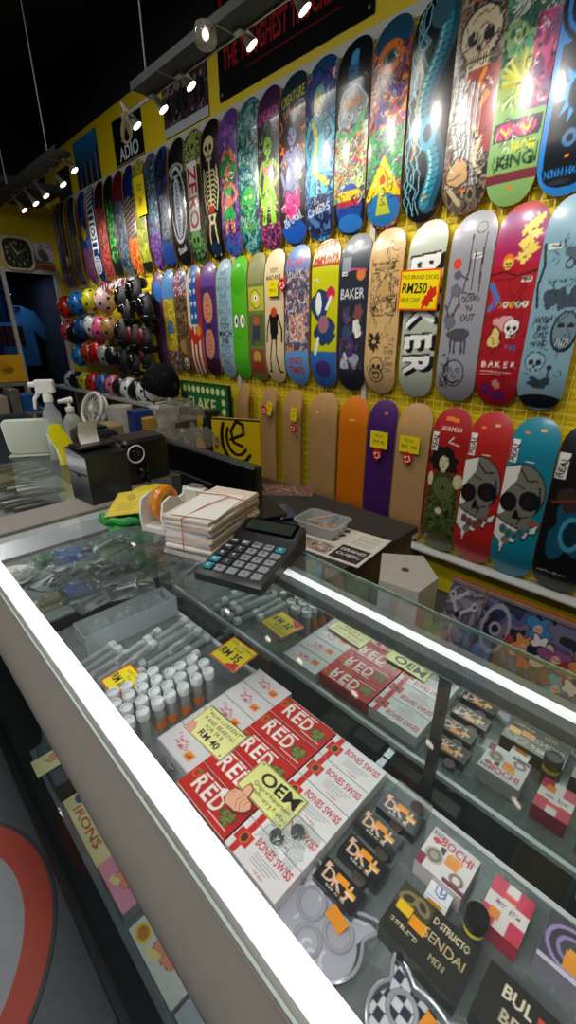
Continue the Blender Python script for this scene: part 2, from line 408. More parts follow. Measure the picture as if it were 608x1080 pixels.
# far wall with the opening of a dim back room (x 1.57..2.10)
fw = MB(); fw.box(2.10, XW, YF, YF + .1, 0, 2.75); fw.box(-3.0, 2.10, YF, YF + .1, 2.04, 2.75)
struct('wall_far', fw, YEL)
struct('wall_far_upper', MB().box(-3.0, XW, YF, YF + .1, 2.75, ZC), DARK)
struct('wall_far_lower', MB().box(-3.0, 0.9, YF, YF + .1, 0, 2.04), mat('dim_grey_wall', '#6a6a66'))
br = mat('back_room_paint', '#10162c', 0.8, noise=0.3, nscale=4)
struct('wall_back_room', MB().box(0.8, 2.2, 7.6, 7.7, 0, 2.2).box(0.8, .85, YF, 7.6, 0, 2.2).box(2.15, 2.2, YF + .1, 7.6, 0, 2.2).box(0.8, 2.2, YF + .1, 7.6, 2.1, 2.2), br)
dj = MB(); dj.box(0.9, 2.12, YF - .02, YF + .02, 2.02, 2.06); dj.box(2.08, 2.12, YF - .02, YF + .02, 0, 2.02); dj.box(1.53, 1.57, YF - .03, YF + .01, 0, 2.02)
struct('door_1', dj, mat('door_trim_paint', '#c8c8c4', 0.5, noise=0.1))
# high bulkhead on the far wall, its underside lit yellow green
struct('trim_1', MB().box(0.2, 2.05, YF - .75, YF, 2.66, 2.72), mat('dark_shelf_board', '#2a3038', 0.6))

# ------------------------------------------------------------------ skateboard decks
def deck(label, art, Y, Zc, W=0.198, L=0.793, X=2.095, yaw=0.0, nu=34, nv=130, name='skateboard_deck', group=None, lean=0.0, kick=0.042, roll=0.0, side='#b98f5e', hi=1.0, ink=False):
    cv = Cv(1.0, L / W, 110 * hi, '#888'); art(cv)
    if ink: cv.scrib(46, .04, .5, .96, 3.5, .018, '#17121c', int(abs(Y) * 97), .3); cv.scrib(26, .06, .6, .94, 3.4, .016, '#f0e8d8', int(abs(Y) * 53), .22)
    nu = int(nu * hi); nv = int(nv * hi)
    t = np.linspace(0, 1, nv + 1); v = (t + 0.018 * -np.sin(2 * PI * t) * 3) ; v = np.clip(v, 0, 1) * L
    R = W * 0.56; d = np.minimum(v, L - v); k = np.clip(1 - d / R, 0, 1)
    hw = W / 2 * np.power(np.clip(1 - k ** 2.25, 0, 1), 1 / 2.25); hw = np.maximum(hw, W * 0.06)
    q = np.clip(1 - d / 0.17, 0, 1); zc = -kick * q ** 1.8
    u = np.linspace(-1, 1, nu + 1)
    x = hw[:, None] * u[None]; y = np.broadcast_to(v[:, None] - L / 2, x.shape); z = zc[:, None] - 0.006 * (x / (W / 2)) ** 2
    V = np.stack([x, y, z], -1); col = cv.sample(x / W + .5, (y + L / 2) / L)
    i = np.arange((nu + 1) * (nv + 1)).reshape(nv + 1, nu + 1)
    F = [np.stack([i[:-1, :-1], i[:-1, 1:], i[1:, 1:], i[1:, :-1]], -1).reshape(-1, 4)]
    n0 = i.size; th = 0.011
    eL = V[:, 0].copy(); eR = V[:, -1].copy(); bL = eL.copy(); bR = eR.copy(); bL[:, 2] -= th; bR[:, 2] -= th
    sd = np.array(rgb(side)); m = nv + 1; a = np.arange(nv)
    F.append(np.stack([n0 + a, n0 + a + 1, n0 + 2 * m + a + 1, n0 + 2 * m + a], -1))     # left side
    F.append(np.stack([n0 + m + a + 1, n0 + m + a, n0 + 3 * m + a, n0 + 3 * m + a + 1], -1))
    F.append(np.stack([n0 + 2 * m + a, n0 + 2 * m + a + 1, n0 + 3 * m + a + 1, n0 + 3 * m + a], -1))
    F.append(np.array([[n0, n0 + 2 * m, n0 + 3 * m, n0 + m], [n0 + nv, n0 + m + nv, n0 + 3 * m + nv, n0 + 2 * m + nv]]))
    Vv = np.concatenate([V.reshape(-1, 3), eL, eR, bL, bR]); cc = np.concatenate([col.reshape(-1, 3)] + [np.broadcast_to(sd, (m, 3))] * 4)
    o = fast_mesh(name, Vv, np.concatenate(F), cc, P_GLOSS, smooth=True)
    B = Matrix(((0, 0, -1), (-1, 0, 0), (0, 1, 0))).to_4x4()
    M = Matrix.Translation((X, Y, Zc)) @ Matrix.Rotation(yaw, 4, 'Z') @ Matrix.Rotation(lean, 4, 'Y') @ Matrix.Rotation(roll, 4, 'X') @ B
    o.matrix_world = M
    tag(o, label, 'skateboard deck', group); return o
def bolts(c, col='#c8c8c8'):
    for y in (0.78, 1.06, c.h - 1.06, c.h - .78):
        for x in (.4, .6): c.ell(x, y, .022, .022, col)
def sticker(c, x=.5, y=None, s=.07, col='#f08a20'): c.rect(x - s, (y or .55) - s * .5, x + s, (y or .55) + s * .5, col); return c
def tagw(c, x, y, s=1.0): c.rect(x - .14 * s, y - .06 * s, x + .14 * s, y + .06 * s, '#e8e6dc'); c.text('WILSON', x, y, .08 * s, '#222', 6, True, maxw=.24 * s)
R1 = []; R2 = []; R3 = []
def r1(Y, label, W=0.182, **k):
    k['ink'] = Y < 2.7 and not (1.2 < Y < 1.3) and Y > .7
    def d(f): R1.append((Y, label, W, f, k)); return f
    return d
def r2(Y, label, W=0.19, **k):
    def d(f): R2.append((Y, label, W, f, k)); return f
    return d
def r3(Y, label, W=0.2, **k):
    def d(f): R3.append((Y, label, W, f, k)); return f
    return d
LOW = dict(nu=18, nv=80)
@r1(5.69, 'lilac and navy deck, very last at the far left of the top row', **LOW)
def _(c): c.busy(['#20264e', '#6a74b8', '#101430', '#a8a8d8'], .5, 1); c.rect(0, 0, 1, .9, '#8a4a6a')
@r1(5.60, 'dark blue deck with rust red lower half, second from far left, top row', **LOW)
def _(c): c.busy(['#1a2858', '#304a90', '#0c1028'], .4, 2); c.busy(['#7a3428', '#a85038', '#301818'], .3, 3, 0, 2)
@r1(5.49, 'black deck with a small pale skull and an olive tail in the top row', **LOW)
def _(c): c.busy(['#0a0e20', '#16224a', '#0a0a14'], .5, 4); c.skull(.5, 2.2, .36); c.busy(['#55603a', '#20281c', '#7c8458'], .25, 5, 0, 1.4)
@r1(5.24, 'navy deck with a grey and brown lower half in the top row', **LOW)
def _(c): c.busy(['#10183c', '#26448a', '#0a1024'], .5, 6); c.busy(['#6a5a48', '#3a3a4c', '#8a8070'], .3, 7, .2, 2.4)
@r1(4.97, 'bright blue topped deck with a yellow face patch in the top row', **LOW)
def _(c): c.busy(['#102a7a', '#1e50c8', '#0a1240'], .5, 8); c.blob(.5, 2.4, .32, '#a8a030', 3, out='#101010'); c.busy(['#50305a', '#983a50', '#303a80'], .3, 9, 0, 1.6)
@r1(4.755, 'navy deck covered in thick white maze stripes and target rings in the top row', W=.19, nu=26, nv=110)
def _(c):
    c.rect(0, 0, 1, 9, '#10285e')
    for r_ in (.4, .27, .13): c.ell(.5, .75, r_, r_, '#e8ecf0'); c.ell(.5, .75, r_ - .06, r_ - .06, '#10285e')
    for y in (1.45, 1.75, 2.6, 2.85): c.rect(.12, y, .88, y + .1, '#e8ecf0')
    c.ell(.5, 2.2, .34, .3, '#e8ecf0'); c.ell(.5, 2.2, .24, .2, '#10285e'); c.ell(.5, 2.2, .12, .09, '#e8ecf0')
    c.rect(.12, .1, .2, 3.9, '#e8ecf0'); c.rect(.8, 1.2, .88, 3.2, '#e8ecf0')
    for i in range(5): c.line([(.2, 3.1 + i * .2), (.8, 3.25 + i * .2)], .07, '#e8ecf0')
@r1(4.555, 'crimson patterned deck beside the striped navy one, top row', **LOW)
def _(c): c.busy(['#8a1c24', '#c03a3a', '#501018', '#b86a60'], .25, 11); c.rect(0, 3.2, 1, 4.6, '#2a0c14')
@r1(4.36, 'black deck with a leaf green figure in the top row', **LOW)
def _(c): c.rect(0, 0, 1, 9, '#0c1410'); c.busy(['#2c8a34', '#54b850', '#0e2a14', '#10301a'], .3, 12, .7, 3.2, x0=.15, x1=.85)
@r1(4.175, 'deep red nosed deck with blue and yellow mid section in the top row', **LOW)
def _(c): c.busy(['#2a3a6a', '#8a8a3c', '#3a5a9a', '#20304c'], .3, 13); c.rect(0, 3.1, 1, 5, '#5a101c')
@r1(3.99, 'deck with zebra stripes over orange flames in the top row', **LOW)
def _(c):
    c.rect(0, 0, 1, 9, '#2a2030')
    for i in range(12): c.line([(0, 1.6 + i * .2), (1, 1.9 + i * .2)], .08, '#a8907c')
    c.busy(['#e86a1c', '#c83a18', '#f0a040'], .3, 14, 0, 1.6); c.rect(0, 3.4, 1, 5, '#101c60')
@r1(3.825, 'lime yellow deck with olive scribbles in the top row', **LOW)
def _(c): c.busy(['#a8a82c', '#c0c848', '#6c7a20', '#8c9430'], .3, 15, outline='#404810'); c.rect(0, 0, 1, .5, '#16200c')
@r1(3.625, 'teal and violet deck in the top row beside the lime yellow one', nu=22, nv=100)
def _(c): c.busy(['#183a48', '#2a6a88', '#5a3a80', '#101c28', '#88a8a0'], .3, 16); c.busy(['#4c2c78', '#7a50a0', '#241440'], .35, 17, 0, 1.5)
@r1(3.455, 'blue deck with a black nose and a grey centre figure in the top row', nu=22, nv=100)
def _(c): c.busy(['#0e1830', '#1c3c80', '#101018'], .4, 18); c.busy(['#8a8c8a', '#3a4a58', '#5c6a80'], .2, 19, 1.2, 2.8, x0=.25, x1=.8); c.rect(0, .2, 1, 1.0, '#1c4490')
@r1(3.25, 'black deck with a silver feather between white arcs in the top row', W=.19, nu=26, nv=110)
def _(c):
    c.rect(0, 0, 1, 9, '#0c0c10'); c.ell(.5, 2.0, .52, 1.25, '#c8ccd0', inner=.9); c.ell(.5, 1.9, .26, 1.0, '#98a8b8'); c.ell(.5, 1.9, .13, .85, '#405878')
    for i in range(14): c.line([(.3, 1.0 + i * .13), (.5, 1.12 + i * .13), (.7, 1.0 + i * .13)], .025, '#e0e4e8')
    c.ell(.5, 3.1, .48, .22, '#b0b4b8', inner=.75); c.text('Steel', .5, .55, .3, '#e8e8e8', 12, maxw=.8)
@r1(3.05, 'deck with big red letters on a white stripe, green skulls, top row', W=.196, nu=34, nv=150)
def _(c):
    c.rect(0, 0, 1, 9, '#1a2414'); c.busy(['#38602c', '#88a850', '#1c3418', '#b8b880'], .3, 21, 2.9, 4.2); c.busy(['#2a5a3a', '#70a060', '#183420'], .25, 22, 0, 1.1)
    c.skull(.5, 3.5, .3, '#8ca050', '#10200c'); c.skull(.5, .75, .3, '#78b060', '#10200c')
    c.rect(.2, 1.0, .8, 3.05, '#ece6e0'); c.text('ZERO', .5, 2.02, .72, '#b8202c', -90, maxw=1.95); c.rect(.08, 1.2, .18, 2.9, '#30402c')
@r1(2.84, 'black deck with a standing cream skeleton in the top row', W=.196, nu=38, nv=170)
def _(c):
    c.rect(0, 0, 1, 9, '#0b0b0e'); b = '#d8cc98'; c.skull(.48, 3.35, .3, b)
    c.line([(.5, 2.95), (.5, 1.5)], .07, b)
    for i in range(8):
        y = 2.65 - i * .14; w_ = .36 - abs(i - 2) * .03; c.line([(.5 - w_, y - .1), (.5 - w_ * .6, y + .02), (.5, y), (.5 + w_ * .6, y + .02), (.5 + w_, y - .1)], .05, b)
    c.line([(.14, 2.75), (.08, 2.1), (.2, 1.5)], .06, b); c.line([(.86, 2.75), (.92, 2.1), (.8, 1.5)], .06, b)
    c.rect(.36, 1.45, .64, 1.65, '#c02c1c'); c.poly([(.25, 1.4), (.75, 1.4), (.62, 1.1), (.38, 1.1)], b); c.ell(.5, 1.28, .09, .08, '#0b0b0e')
    c.line([(.36, 1.15), (.3, .62), (.34, .15)], .08, b); c.line([(.64, 1.15), (.72, .62), (.68, .15)], .08, b); c.ell(.5, .35, .3, .22, '#123048')
@r1(2.65, 'violet deck with an orange glow and a small woman in green in the top row', W=.18, nu=40, nv=170)
def _(c):
    c.busy(['#5c3a88', '#8458a8', '#3a2460'], .5, 24, outline='#241040'); c.ell(.5, 2.7, .42, .6, '#c86a34'); c.ell(.5, 2.5, .3, .4, '#e09050')
    c.flames(3.2, 4.0, '#6c3c98', 5, 2, True); c.text('HAIR', .5, 3.7, .3, '#b060c0', 0, maxw=.8)
    c.woman(.48, .75, 1.15, '#c87860', '#287838', '#40a048', skirt='#30a050'); c.busy(['#303a90', '#6a48a0', '#2a6ab0'], .3, 25, 0, .7)
@r1(2.46, 'teal deck with green leaves and a goblin face in the top row', W=.186, nu=40, nv=170)
def _(c):
    c.busy(['#1c5a66', '#2c8890', '#123c48', '#58a8a0', '#8ab0a8'], .4, 26, outline='#0c2028'); c.blob(.5, 1.5, .34, '#38a050', 5, .2, sy=1.3, out='#0c2818')
    c.ell(.4, 1.6, .07, .05, '#e8e060'); c.ell(.62, 1.6, .07, .05, '#e8e060'); c.line([(.35, 1.3), (.65, 1.32)], .04, '#0c2818')
    for a in (-60, -30, 0, 30, 60): c.ell(.5 + .25 * math.sin(math.radians(a)), .6 + .25 * math.cos(math.radians(a)), .07, .26, '#4a9c58', -a)
    c.text('CHRIS', .5, 3.55, .26, '#a8c8c0', 0, maxw=.8)
@r1(2.275, 'purple nosed deck with a tall green skinned woman in the top row', W=.182, nu=42, nv=180)
def _(c):
    c.busy(['#3a2030', '#5c2c48', '#804030', '#2a3458'], .35, 28); c.rect(0, 3.25, 1, 4.6, '#401c48'); c.text('DEAD', .5, 3.55, .42, '#d04098', 6, maxw=.85)
    c.blob(.52, 2.95, .3, '#2c3c70', 4, out='#101020'); c.woman(.5, .75, 1.3, '#8cc832', '#2a4030', '#d88878', skirt='#8cc832')
    c.busy(['#6a3060', '#c85080', '#302040'], .25, 29, 0, .7)
@r1(2.08, 'deck with a blue grey woman before an orange sunburst, top row', W=.196, nu=44, nv=190)
def _(c):
    c.rect(0, 0, 1, 9, '#2c1c20'); c.rect(0, 3.2, 1, 4.6, '#12303c'); c.text('CREATURE', .5, 3.45, .35, '#d0c840', 10, maxw=.85)
    for i in range(18):
        a = 2 * PI * i / 18; c.line([(.5, 2.5), (.5 + .6 * math.cos(a), 2.5 + .75 * math.sin(a))], .06, '#f08c1c')
    c.ell(.5, 2.45, .42, .5, '#e8641c'); c.ell(.5, 2.4, .33, .42, '#6a2c1c'); c.woman(.5, .85, 1.12, '#8c90c0', '#3a1c18', '#8084b0', skirt='#8084b0')
    c.blob(.5, 1.0, .34, '#d82c88', 8, .5, out='#501030'); c.ell(.5, .35, .5, .3, '#1c58b8'); c.text('Brutal', .5, .65, .3, '#c0d0e0', 18, maxw=.85)
@r1(1.88, 'sky blue deck with a yellow haired cartoon woman in the top row', W=.2, nu=46, nv=200)
def _(c):
    c.busy(['#2878b8', '#50b0e0', '#1a4888', '#7cc8e8'], .4, 31, outline='#0c2040'); c.rect(.05, 3.2, .95, 3.55, '#c8485c'); c.text('DEATH', .5, 3.38, .3, '#f0f0f0', 8, maxw=.85)
    c.ell(.5, 3.75, .42, .3, '#184878'); c.woman(.48, 1.05, 1.3, '#58c0d8', '#384898', '#2c98b8', skirt='#60b8c8'); c.line([(.3, 2.6), (.42, 2.2), (.3, 1.6), (.8, 1.25)], .12, '#e0e030')
    c.ell(.45, 2.95, .16, .24, '#e0dc38'); c.busy(['#243868', '#5078b0', '#182448'], .25, 32, .1, 1.0); c.text('CHIEFS', .5, .7, .26, '#d0d8e8', 8, maxw=.8)
@r1(1.675, 'black nosed deck crowded with masks above a small flag, top row', W=.196, nu=48, nv=200)
def _(c):
    c.rect(0, 0, 1, 9, '#10141c'); c.ell(.5, 3.35, .16, .34, '#2c6a98'); c.ell(.5, 3.6, .12, .16, '#48a0d0'); c.blob(.5, 2.6, .42, '#8c98a0', 6, .2, out='#f0f0f0')
    c.ell(.5, 2.75, .3, .12, '#c07828'); c.busy(['#50a058', '#d8a030', '#b03838', '#305878', '#88b0a0', '#e0d880'], .22, 33, .75, 2.3)
    c.line([(.1, 2.2), (.5, 2.05), (.9, 2.5)], .1, '#30a860'); c.ell(.5, .62, .42, .5, '#20489c'); c.rect(.15, .75, .85, .95, '#e8c020'); c.rect(.15, .62, .85, .74, '#c03040')
    c.ell(.5, .25, .4, .2, '#2c78c8')
@r1(1.47, 'deck with a yellow triangle emblem below green and pink swirls in the top row', W=.194, nu=50, nv=200)
def _(c):
    c.busy(['#d05c20', '#304890', '#7c4098', '#e89838', '#a82c48', '#20283c'], .38, 34); c.ell(.5, 3.7, .48, .4, '#1c4c68'); c.ell(.5, 3.3, .34, .3, '#e07828')
    c.ell(.5, 3.28, .2, .13, '#386858'); c.ell(.5, 3.28, .08, .08, '#101010'); c.busy(['#28a048', '#1c7838', '#50c070', '#80307c'], .3, 35, .95, 2.0)
    c.poly([(.5, 1.5), (-.05, .62), (1.05, .62)], '#e8cc18'); c.ell(.5, .4, .48, .34, '#2c78b8'); c.poly([(.5, 1.05), (.28, .3), (.72, .3)], '#c8d040'); c.ell(.5, 1.0, .08, .1, '#d05030')
@r1(1.262, 'black deck with a teal eel and pale blue lightning in the top row', W=.2, hi=1.3)
def _(c):
    c.rect(0, 0, 1, 9, '#090b10'); r = random.Random(5)
    for k in range(5):
        x = .08 + k * .07; P = [(x, 3.9)]
        for i in range(26): P.append((x + r.uniform(-.09, .09), 3.9 - i * .15))
        c.line(P, .022, '#7cc8d8')
    P = [(.62 + .2 * math.sin(i * .32), .35 + i * .12) for i in range(31)]; c.line(P, .4, '#1c5064'); c.line([(x - .06, y) for x, y in P], .24, '#2c88a0'); c.line([(x - .12, y) for x, y in P], .06, '#90d0d0')
    for i in range(28): c.line([(P[i][0] - .16, P[i][1]), (P[i][0] + .1, P[i][1] + .06)], .018, '#0c2c3c')
    c.line([(.2, 3.0), (.3, 2.6), (.22, 2.2), (.34, 1.7), (.2, 1.2)], .05, '#c09048'); c.ell(.6, 3.6, .24, .3, '#34606c'); c.ell(.55, 1.6, .2, .3, '#3c98b8'); c.ell(.55, 1.6, .1, .16, '#0c2838'); sticker(c, .6, .45, .05)
@r1(1.064, 'deck with a huge cream skull above white hair and red cloth in the top row', W=.192, hi=1.3)
def _(c):
    c.busy(['#6a5848', '#a89880', '#3c3430', '#8c7460'], .35, 37); c.skull(.52, 3.0, .4, '#e0cca8', '#2a201c', out='#1c1818'); c.ell(.5, 3.75, .35, .25, '#c06038')
    c.poly([(.3, 2.4), (1, 2.5), (1, 1.0), (.6, 1.2)], '#9c2c24'); c.line([(.7, 2.4), (.6, 2.2), (.8, 2.0), (.66, 1.8)], .09, '#d8862c')
    for i in range(16): c.line([(.1 + i * .04, 2.45 - i * .02), (.02 + i * .045, 1.8), (.25 + i * .03, 1.1), (.05 + i * .05, .5)], .026, ['#b8c0c4', '#dde0e0', '#788088'][i % 3])
    c.blob(.35, .75, .24, '#d0a878', 4, .2, out='#2a201c'); c.line([(.6, 1.5), (.75, 1.2), (.65, .9), (.85, .7)], .09, '#d8c8a0'); c.line([(.15, .5), (.4, .2)], .1, '#c8b890'); sticker(c, .5, .42, .05)
@r1(.872, 'green deck with yellow hair creature and pink goggles lettered at the tail', W=.196, hi=1.3)
def _(c):
    c.grad(0, 4.1, '#8cb868', '#7aa870'); c.busy(['#3c8868', '#58a880', '#88b070', '#2a6050'], .4, 38, 2.2, 4.1); c.ell(.28, 3.1, .14, .12, '#b8c8c0'); c.ell(.3, 3.7, .2, .5, '#a0b888')
    for i in range(20):
        a = i * .5; c.line([(.45, 2.0), (.45 + .42 * math.cos(a), 2.0 + .45 * math.sin(a))], .05, ['#d0cc28', '#a8a820', '#e8e050'][i % 3])
    c.busy(['#a82c68', '#d05088', '#6c2c70'], .3, 39, 1.5, 2.9, x0=.62, x1=1); c.rect(.05, 1.1, .95, 1.4, '#302030'); c.ell(.28, 1.25, .2, .14, '#d04080'); c.ell(.68, 1.25, .2, .14, '#d04080')
    c.line([(.2, 1.3), (.32, 1.18), (.36, 1.3)], .04, '#e8e050'); c.line([(.6, 1.3), (.72, 1.18), (.76, 1.3)], .04, '#e8e050')
    c.text('FROM', .68, .95, .22, '#e0e020', 0, maxw=.45); c.text('KING', .55, .74, .3, '#1c4828', 0, maxw=.7); c.rect(0, .4, 1, .56, '#7c3440'); sticker(c, .5, .3, .05)
@r1(.675, 'bright blue deck with black rings and a jagged dark figure, nearest in the top row', W=.2, hi=1.3)
def _(c):
    B = '#2c88d8'; K = '#0c1420'; c.rect(0, 0, 1, 9, B); c.rect(.1, .35, .9, 2.25, K)
    c.ell(.5, .35, .4, .22, K); c.text('NINH HAYN', .5, .36, .16, B, 0, maxw=.72)
    for r_, col in ((.5, K), (.42, B), (.36, K), (.26, B), (.2, K)): c.ell(.5, 2.75, r_, r_ * 1.15, col)
    for a in (-.1, 0, .1): c.line([(.5 + a, 2.5), (.6 + a, 3.0)], .04, '#e0e8f0')
    r = random.Random(3); P = []
    for i in range(24):
        a = 2 * PI * i / 24; q = (.38 if i % 2 else .2); P.append((.5 + q * math.cos(a), 1.55 + q * 1.3 * math.sin(a)))
    c.poly(P, '#3c98e0'); c.ell(.5, 1.5, .16, .24, K); c.ell(.5, .85, .13, .13, '#4878a8'); c.ell(.5, .85, .06, .06, K); sticker(c, .5, .58, .04); c.rect(.1, 3.3, .9, 4.2, '#1c60a8')
# ---- second row
@r2(3.70, 'mauve speckled deck, at the far left end of the second row', nu=22, nv=100)
def _(c): c.busy(['#5a3a6a', '#7a4a70', '#3c2c58', '#8a5a6a'], .25, 41); c.ell(.5, 3.6, .5, .5, '#3c70c0')
@r2(3.525, 'yellow deck with a blue flower in its middle in the second row', nu=24, nv=110)
def _(c): c.busy(['#c8b428', '#d8c440', '#a89020'], .4, 42, outline='#5a4c14'); c.blob(.55, 2.05, .26, '#3c80b8', 4, .5, out='#204060'); c.rect(0, 3.3, 1, 4.6, '#5088c0'); c.busy(['#804870', '#c0a060', '#503850'], .3, 43, 0, 1.0)
@r2(3.345, 'brown camouflage deck with a blue white nose in the second row', nu=24, nv=110)
def _(c): c.busy(['#7c5a34', '#4a3a24', '#9a7848', '#2c2c24'], .4, 44); c.busy(['#2c58a8', '#e0e0e8', '#c03830'], .25, 45, 3.3, 4.2); c.skull(.6, .5, .2); c.blob(.5, 1.2, .26, '#a08048', 2)
@r2(3.155, 'stars and stripes painted deck in the second row', W=.19, nu=30, nv=140)
def _(c):
    c.rect(0, 0, 1, 9, '#e0d8b8')
    for i in range(4): c.poly([(i * .28, 0), (i * .28 + .14, 0), (i * .28 + .14, 1.9), (i * .28, 1.9)], '#b02828')
    c.rect(.25, 2.0, .8, 4.3, '#1c58a8'); c.rect(.8, 1.9, 1, 4.3, '#b02828')
    for y in (2.3, 2.75, 3.2, 3.62):
        for x in (.38, .64):
            c.poly([(x + .1 * (1 if k % 2 == 0 else .42) * math.sin(k * PI / 5), y + .14 * (1 if k % 2 == 0 else .42) * math.cos(k * PI / 5)) for k in range(10)], '#f0f0f0')
    c.poly([(0, 2.0), (.5, 1.6), (1, 2.3), (1, 1.5), (.5, 1.2), (0, 1.5)], '#c02c24'); c.ell(.75, 1.75, .16, .2, '#d89830')
@r2(2.965, 'purple deck with two stacked long pink faces in the second row', W=.19, nu=32, nv=140)
def _(c):
    c.rect(0, 0, 1, 9, '#4a2c70'); c.rect(0, 0, 1, .7, '#401c2c'); c.rect(0, 3.3, 1, 4.3, '#6a4098')
    for y in (1.25, 2.55):
        c.ell(.48, y, .36, .62, '#301838'); c.ell(.48, y, .32, .58, '#d88c70'); 
        for k in range(6): c.line([(.35, y - .35 + k * .14), (.62, y - .32 + k * .14)], .025, '#8c4440')
    c.ell(.5, 1.9, .16, .12, '#382060')
@r2(2.77, 'pale blue deck printed with repeated rows of dark and grey letters', W=.175, nu=40, nv=180)
def _(c):
    c.rect(0, 0, 1, 9, '#98b8c8')
    for k, (t, col) in enumerate([('NE', '#607888'), ('TOY', '#688090'), ('MACH', '#7890a0'), ('INE', '#60788a'), ('TOY', '#5c7484'), ('MACH', '#708898'), ('INE', '#5c7484'), ('TOY', '#141414'), ('MACH', '#141414'), ('INE', '#141414'), ('TOY', '#4c6474'), ('MACH', '#6c8494'), ('INE', '#587080'), ('TOY', '#6c8494')]):
        c.text(t, .5, 4.15 - k * .29, .34, col, 0, maxw=.86)
@r2(2.60, 'bright green deck with two big white eyes and a thin smile', W=.19, nu=40, nv=180)
def _(c):
    c.rect(0, 0, 1, 9, '#52b81e'); c.ell(.5, 3.75, .5, .5, '#46a41a')
    for x in (.3, .7): c.ell(x, 2.3, .165, .3, '#0c1c08'); c.ell(x, 2.3, .14, .27, '#f4f4ec'); c.ell(x + .03, 2.3, .06, .13, '#0a0a0a')
    c.line([(.3, 1.75), (.42, 1.66), (.58, 1.66), (.7, 1.76)], .025, '#20500c')
@r2(2.42, 'olive deck with three small painted monsters in framed squares', W=.165, nu=36, nv=180)
def _(c):
    c.rect(0, 0, 1, 9, '#707c40'); c.rect(.05, 3.7, .95, 5, '#8a8c60')
    c.rect(.05, 2.75, .95, 3.6, '#b8b83c'); c.blob(.5, 3.15, .3, '#d8c840', 3, out='#302c10'); c.ell(.5, 3.2, .12, .12, '#f0f0f0'); c.ell(.5, 3.2, .05, .05, '#101010')
    c.rect(.05, 1.4, .95, 2.6, '#58683c'); c.rect(.28, 1.6, .72, 2.2, '#38404c'); c.ell(.5, 2.35, .2, .17, '#b85838'); c.line([(.3, 1.5), (.3, 1.9)], .1, '#38404c')
    c.rect(.05, .35, .95, 1.3, '#8c4c30'); c.ell(.5, .95, .24, .26, '#c89c40'); c.ell(.5, .6, .3, .2, '#a83428')
@r2(2.245, 'cream deck with a thin black suited long legged figure', W=.2, nu=40, nv=180)
def _(c):
    c.rect(0, 0, 1, 9, '#dcc49a'); c.text('TOY', .5, 3.85, .2, '#3a3020', 0, maxw=.4); c.text('MACHINE', .5, 3.62, .22, '#3a3020', 0, maxw=.75)
    c.rect(.28, 1.75, .72, 2.45, '#141414'); c.ell(.5, 2.5, .16, .16, '#c8412c'); c.rect(.35, 1.55, .66, 1.8, '#141414')
    c.line([(.3, 2.4), (.12, 1.9), (.1, 1.5)], .07, '#141414'); c.line([(.7, 2.4), (.9, 1.9), (.9, 1.5)], .07, '#141414')
    c.line([(.4, 1.6), (.3, 1.0), (.26, .45)], .06, '#141414'); c.line([(.6, 1.6), (.62, 1.0), (.74, .45)], .06, '#141414'); c.ell(.22, .42, .1, .04, '#141414'); c.ell(.8, .42, .1, .04, '#141414')
    c.line([(.3, 3.0), (.6, 3.4)], .03, '#202020')
@r2(2.045, 'slate blue deck with pink lettering and tangled robot drawings', W=.2, nu=44, nv=190)
def _(c):
    c.busy(['#4a6a98', '#3c4c68', '#8c5060', '#283448', '#b8c0c8', '#c89078'], .28, 51); c.rect(0, 3.3, 1, 5, '#5c80b8'); c.text('SCARY', .5, 3.5, .34, '#b83c60', 0, maxw=.86)
    c.busy(['#d8a898', '#b86860', '#e8e0d8'], .2, 52, 1.3, 2.1, x0=.2, x1=.85); c.rect(0, 0, 1, 1.05, '#5c98d0'); c.text('END', .48, .75, .3, '#b82c40', 0, maxw=.7); c.text('TIMES', .48, .46, .3, '#b82c40', 0, maxw=.7); c.rect(.05, 1.05, .4, 1.15, '#e07828')
@r2(1.822, 'yellow deck with a dark blue and white cartoon animal and red scrawled title', W=.2, nu=46, nv=190)
def _(c):
    c.rect(0, 0, 1, 9, '#c4c412'); c.rect(0, 3.3, 1, 5, '#ecdfa8'); c.flames(3.3, 3.55, '#a83c1c', 12, 3); c.text('FEEEM', .5, 3.8, .34, '#a8321c', 12, maxw=.8); c.text('MMAM', .5, 3.5, .3, '#a8321c', 8, maxw=.9)
    c.rect(0, 0, 1, 1.05, '#2c68b0'); c.ell(.5, .55, .3, .25, '#483078'); tagw(c, .2, 2.95, .7)
    c.blob(.35, 2.3, .3, '#24406c', 5, .3, sy=1.4, out='#10182c'); c.ell(.3, 2.35, .12, .3, '#e8e8e4'); c.blob(.55, 1.6, .34, '#24406c', 7, .4, out='#10182c'); c.ell(.5, 1.8, .2, .24, '#a06878'); c.ell(.75, 2.6, .15, .17, '#c82448')
    c.line([(.6, 2.2), (.75, 2.5)], .09, '#e8e8e4'); c.line([(.3, 1.4), (.2, 1.0)], .12, '#e8e8e4'); c.line([(.7, 1.3), (.9, 1.5)], .12, '#24406c')
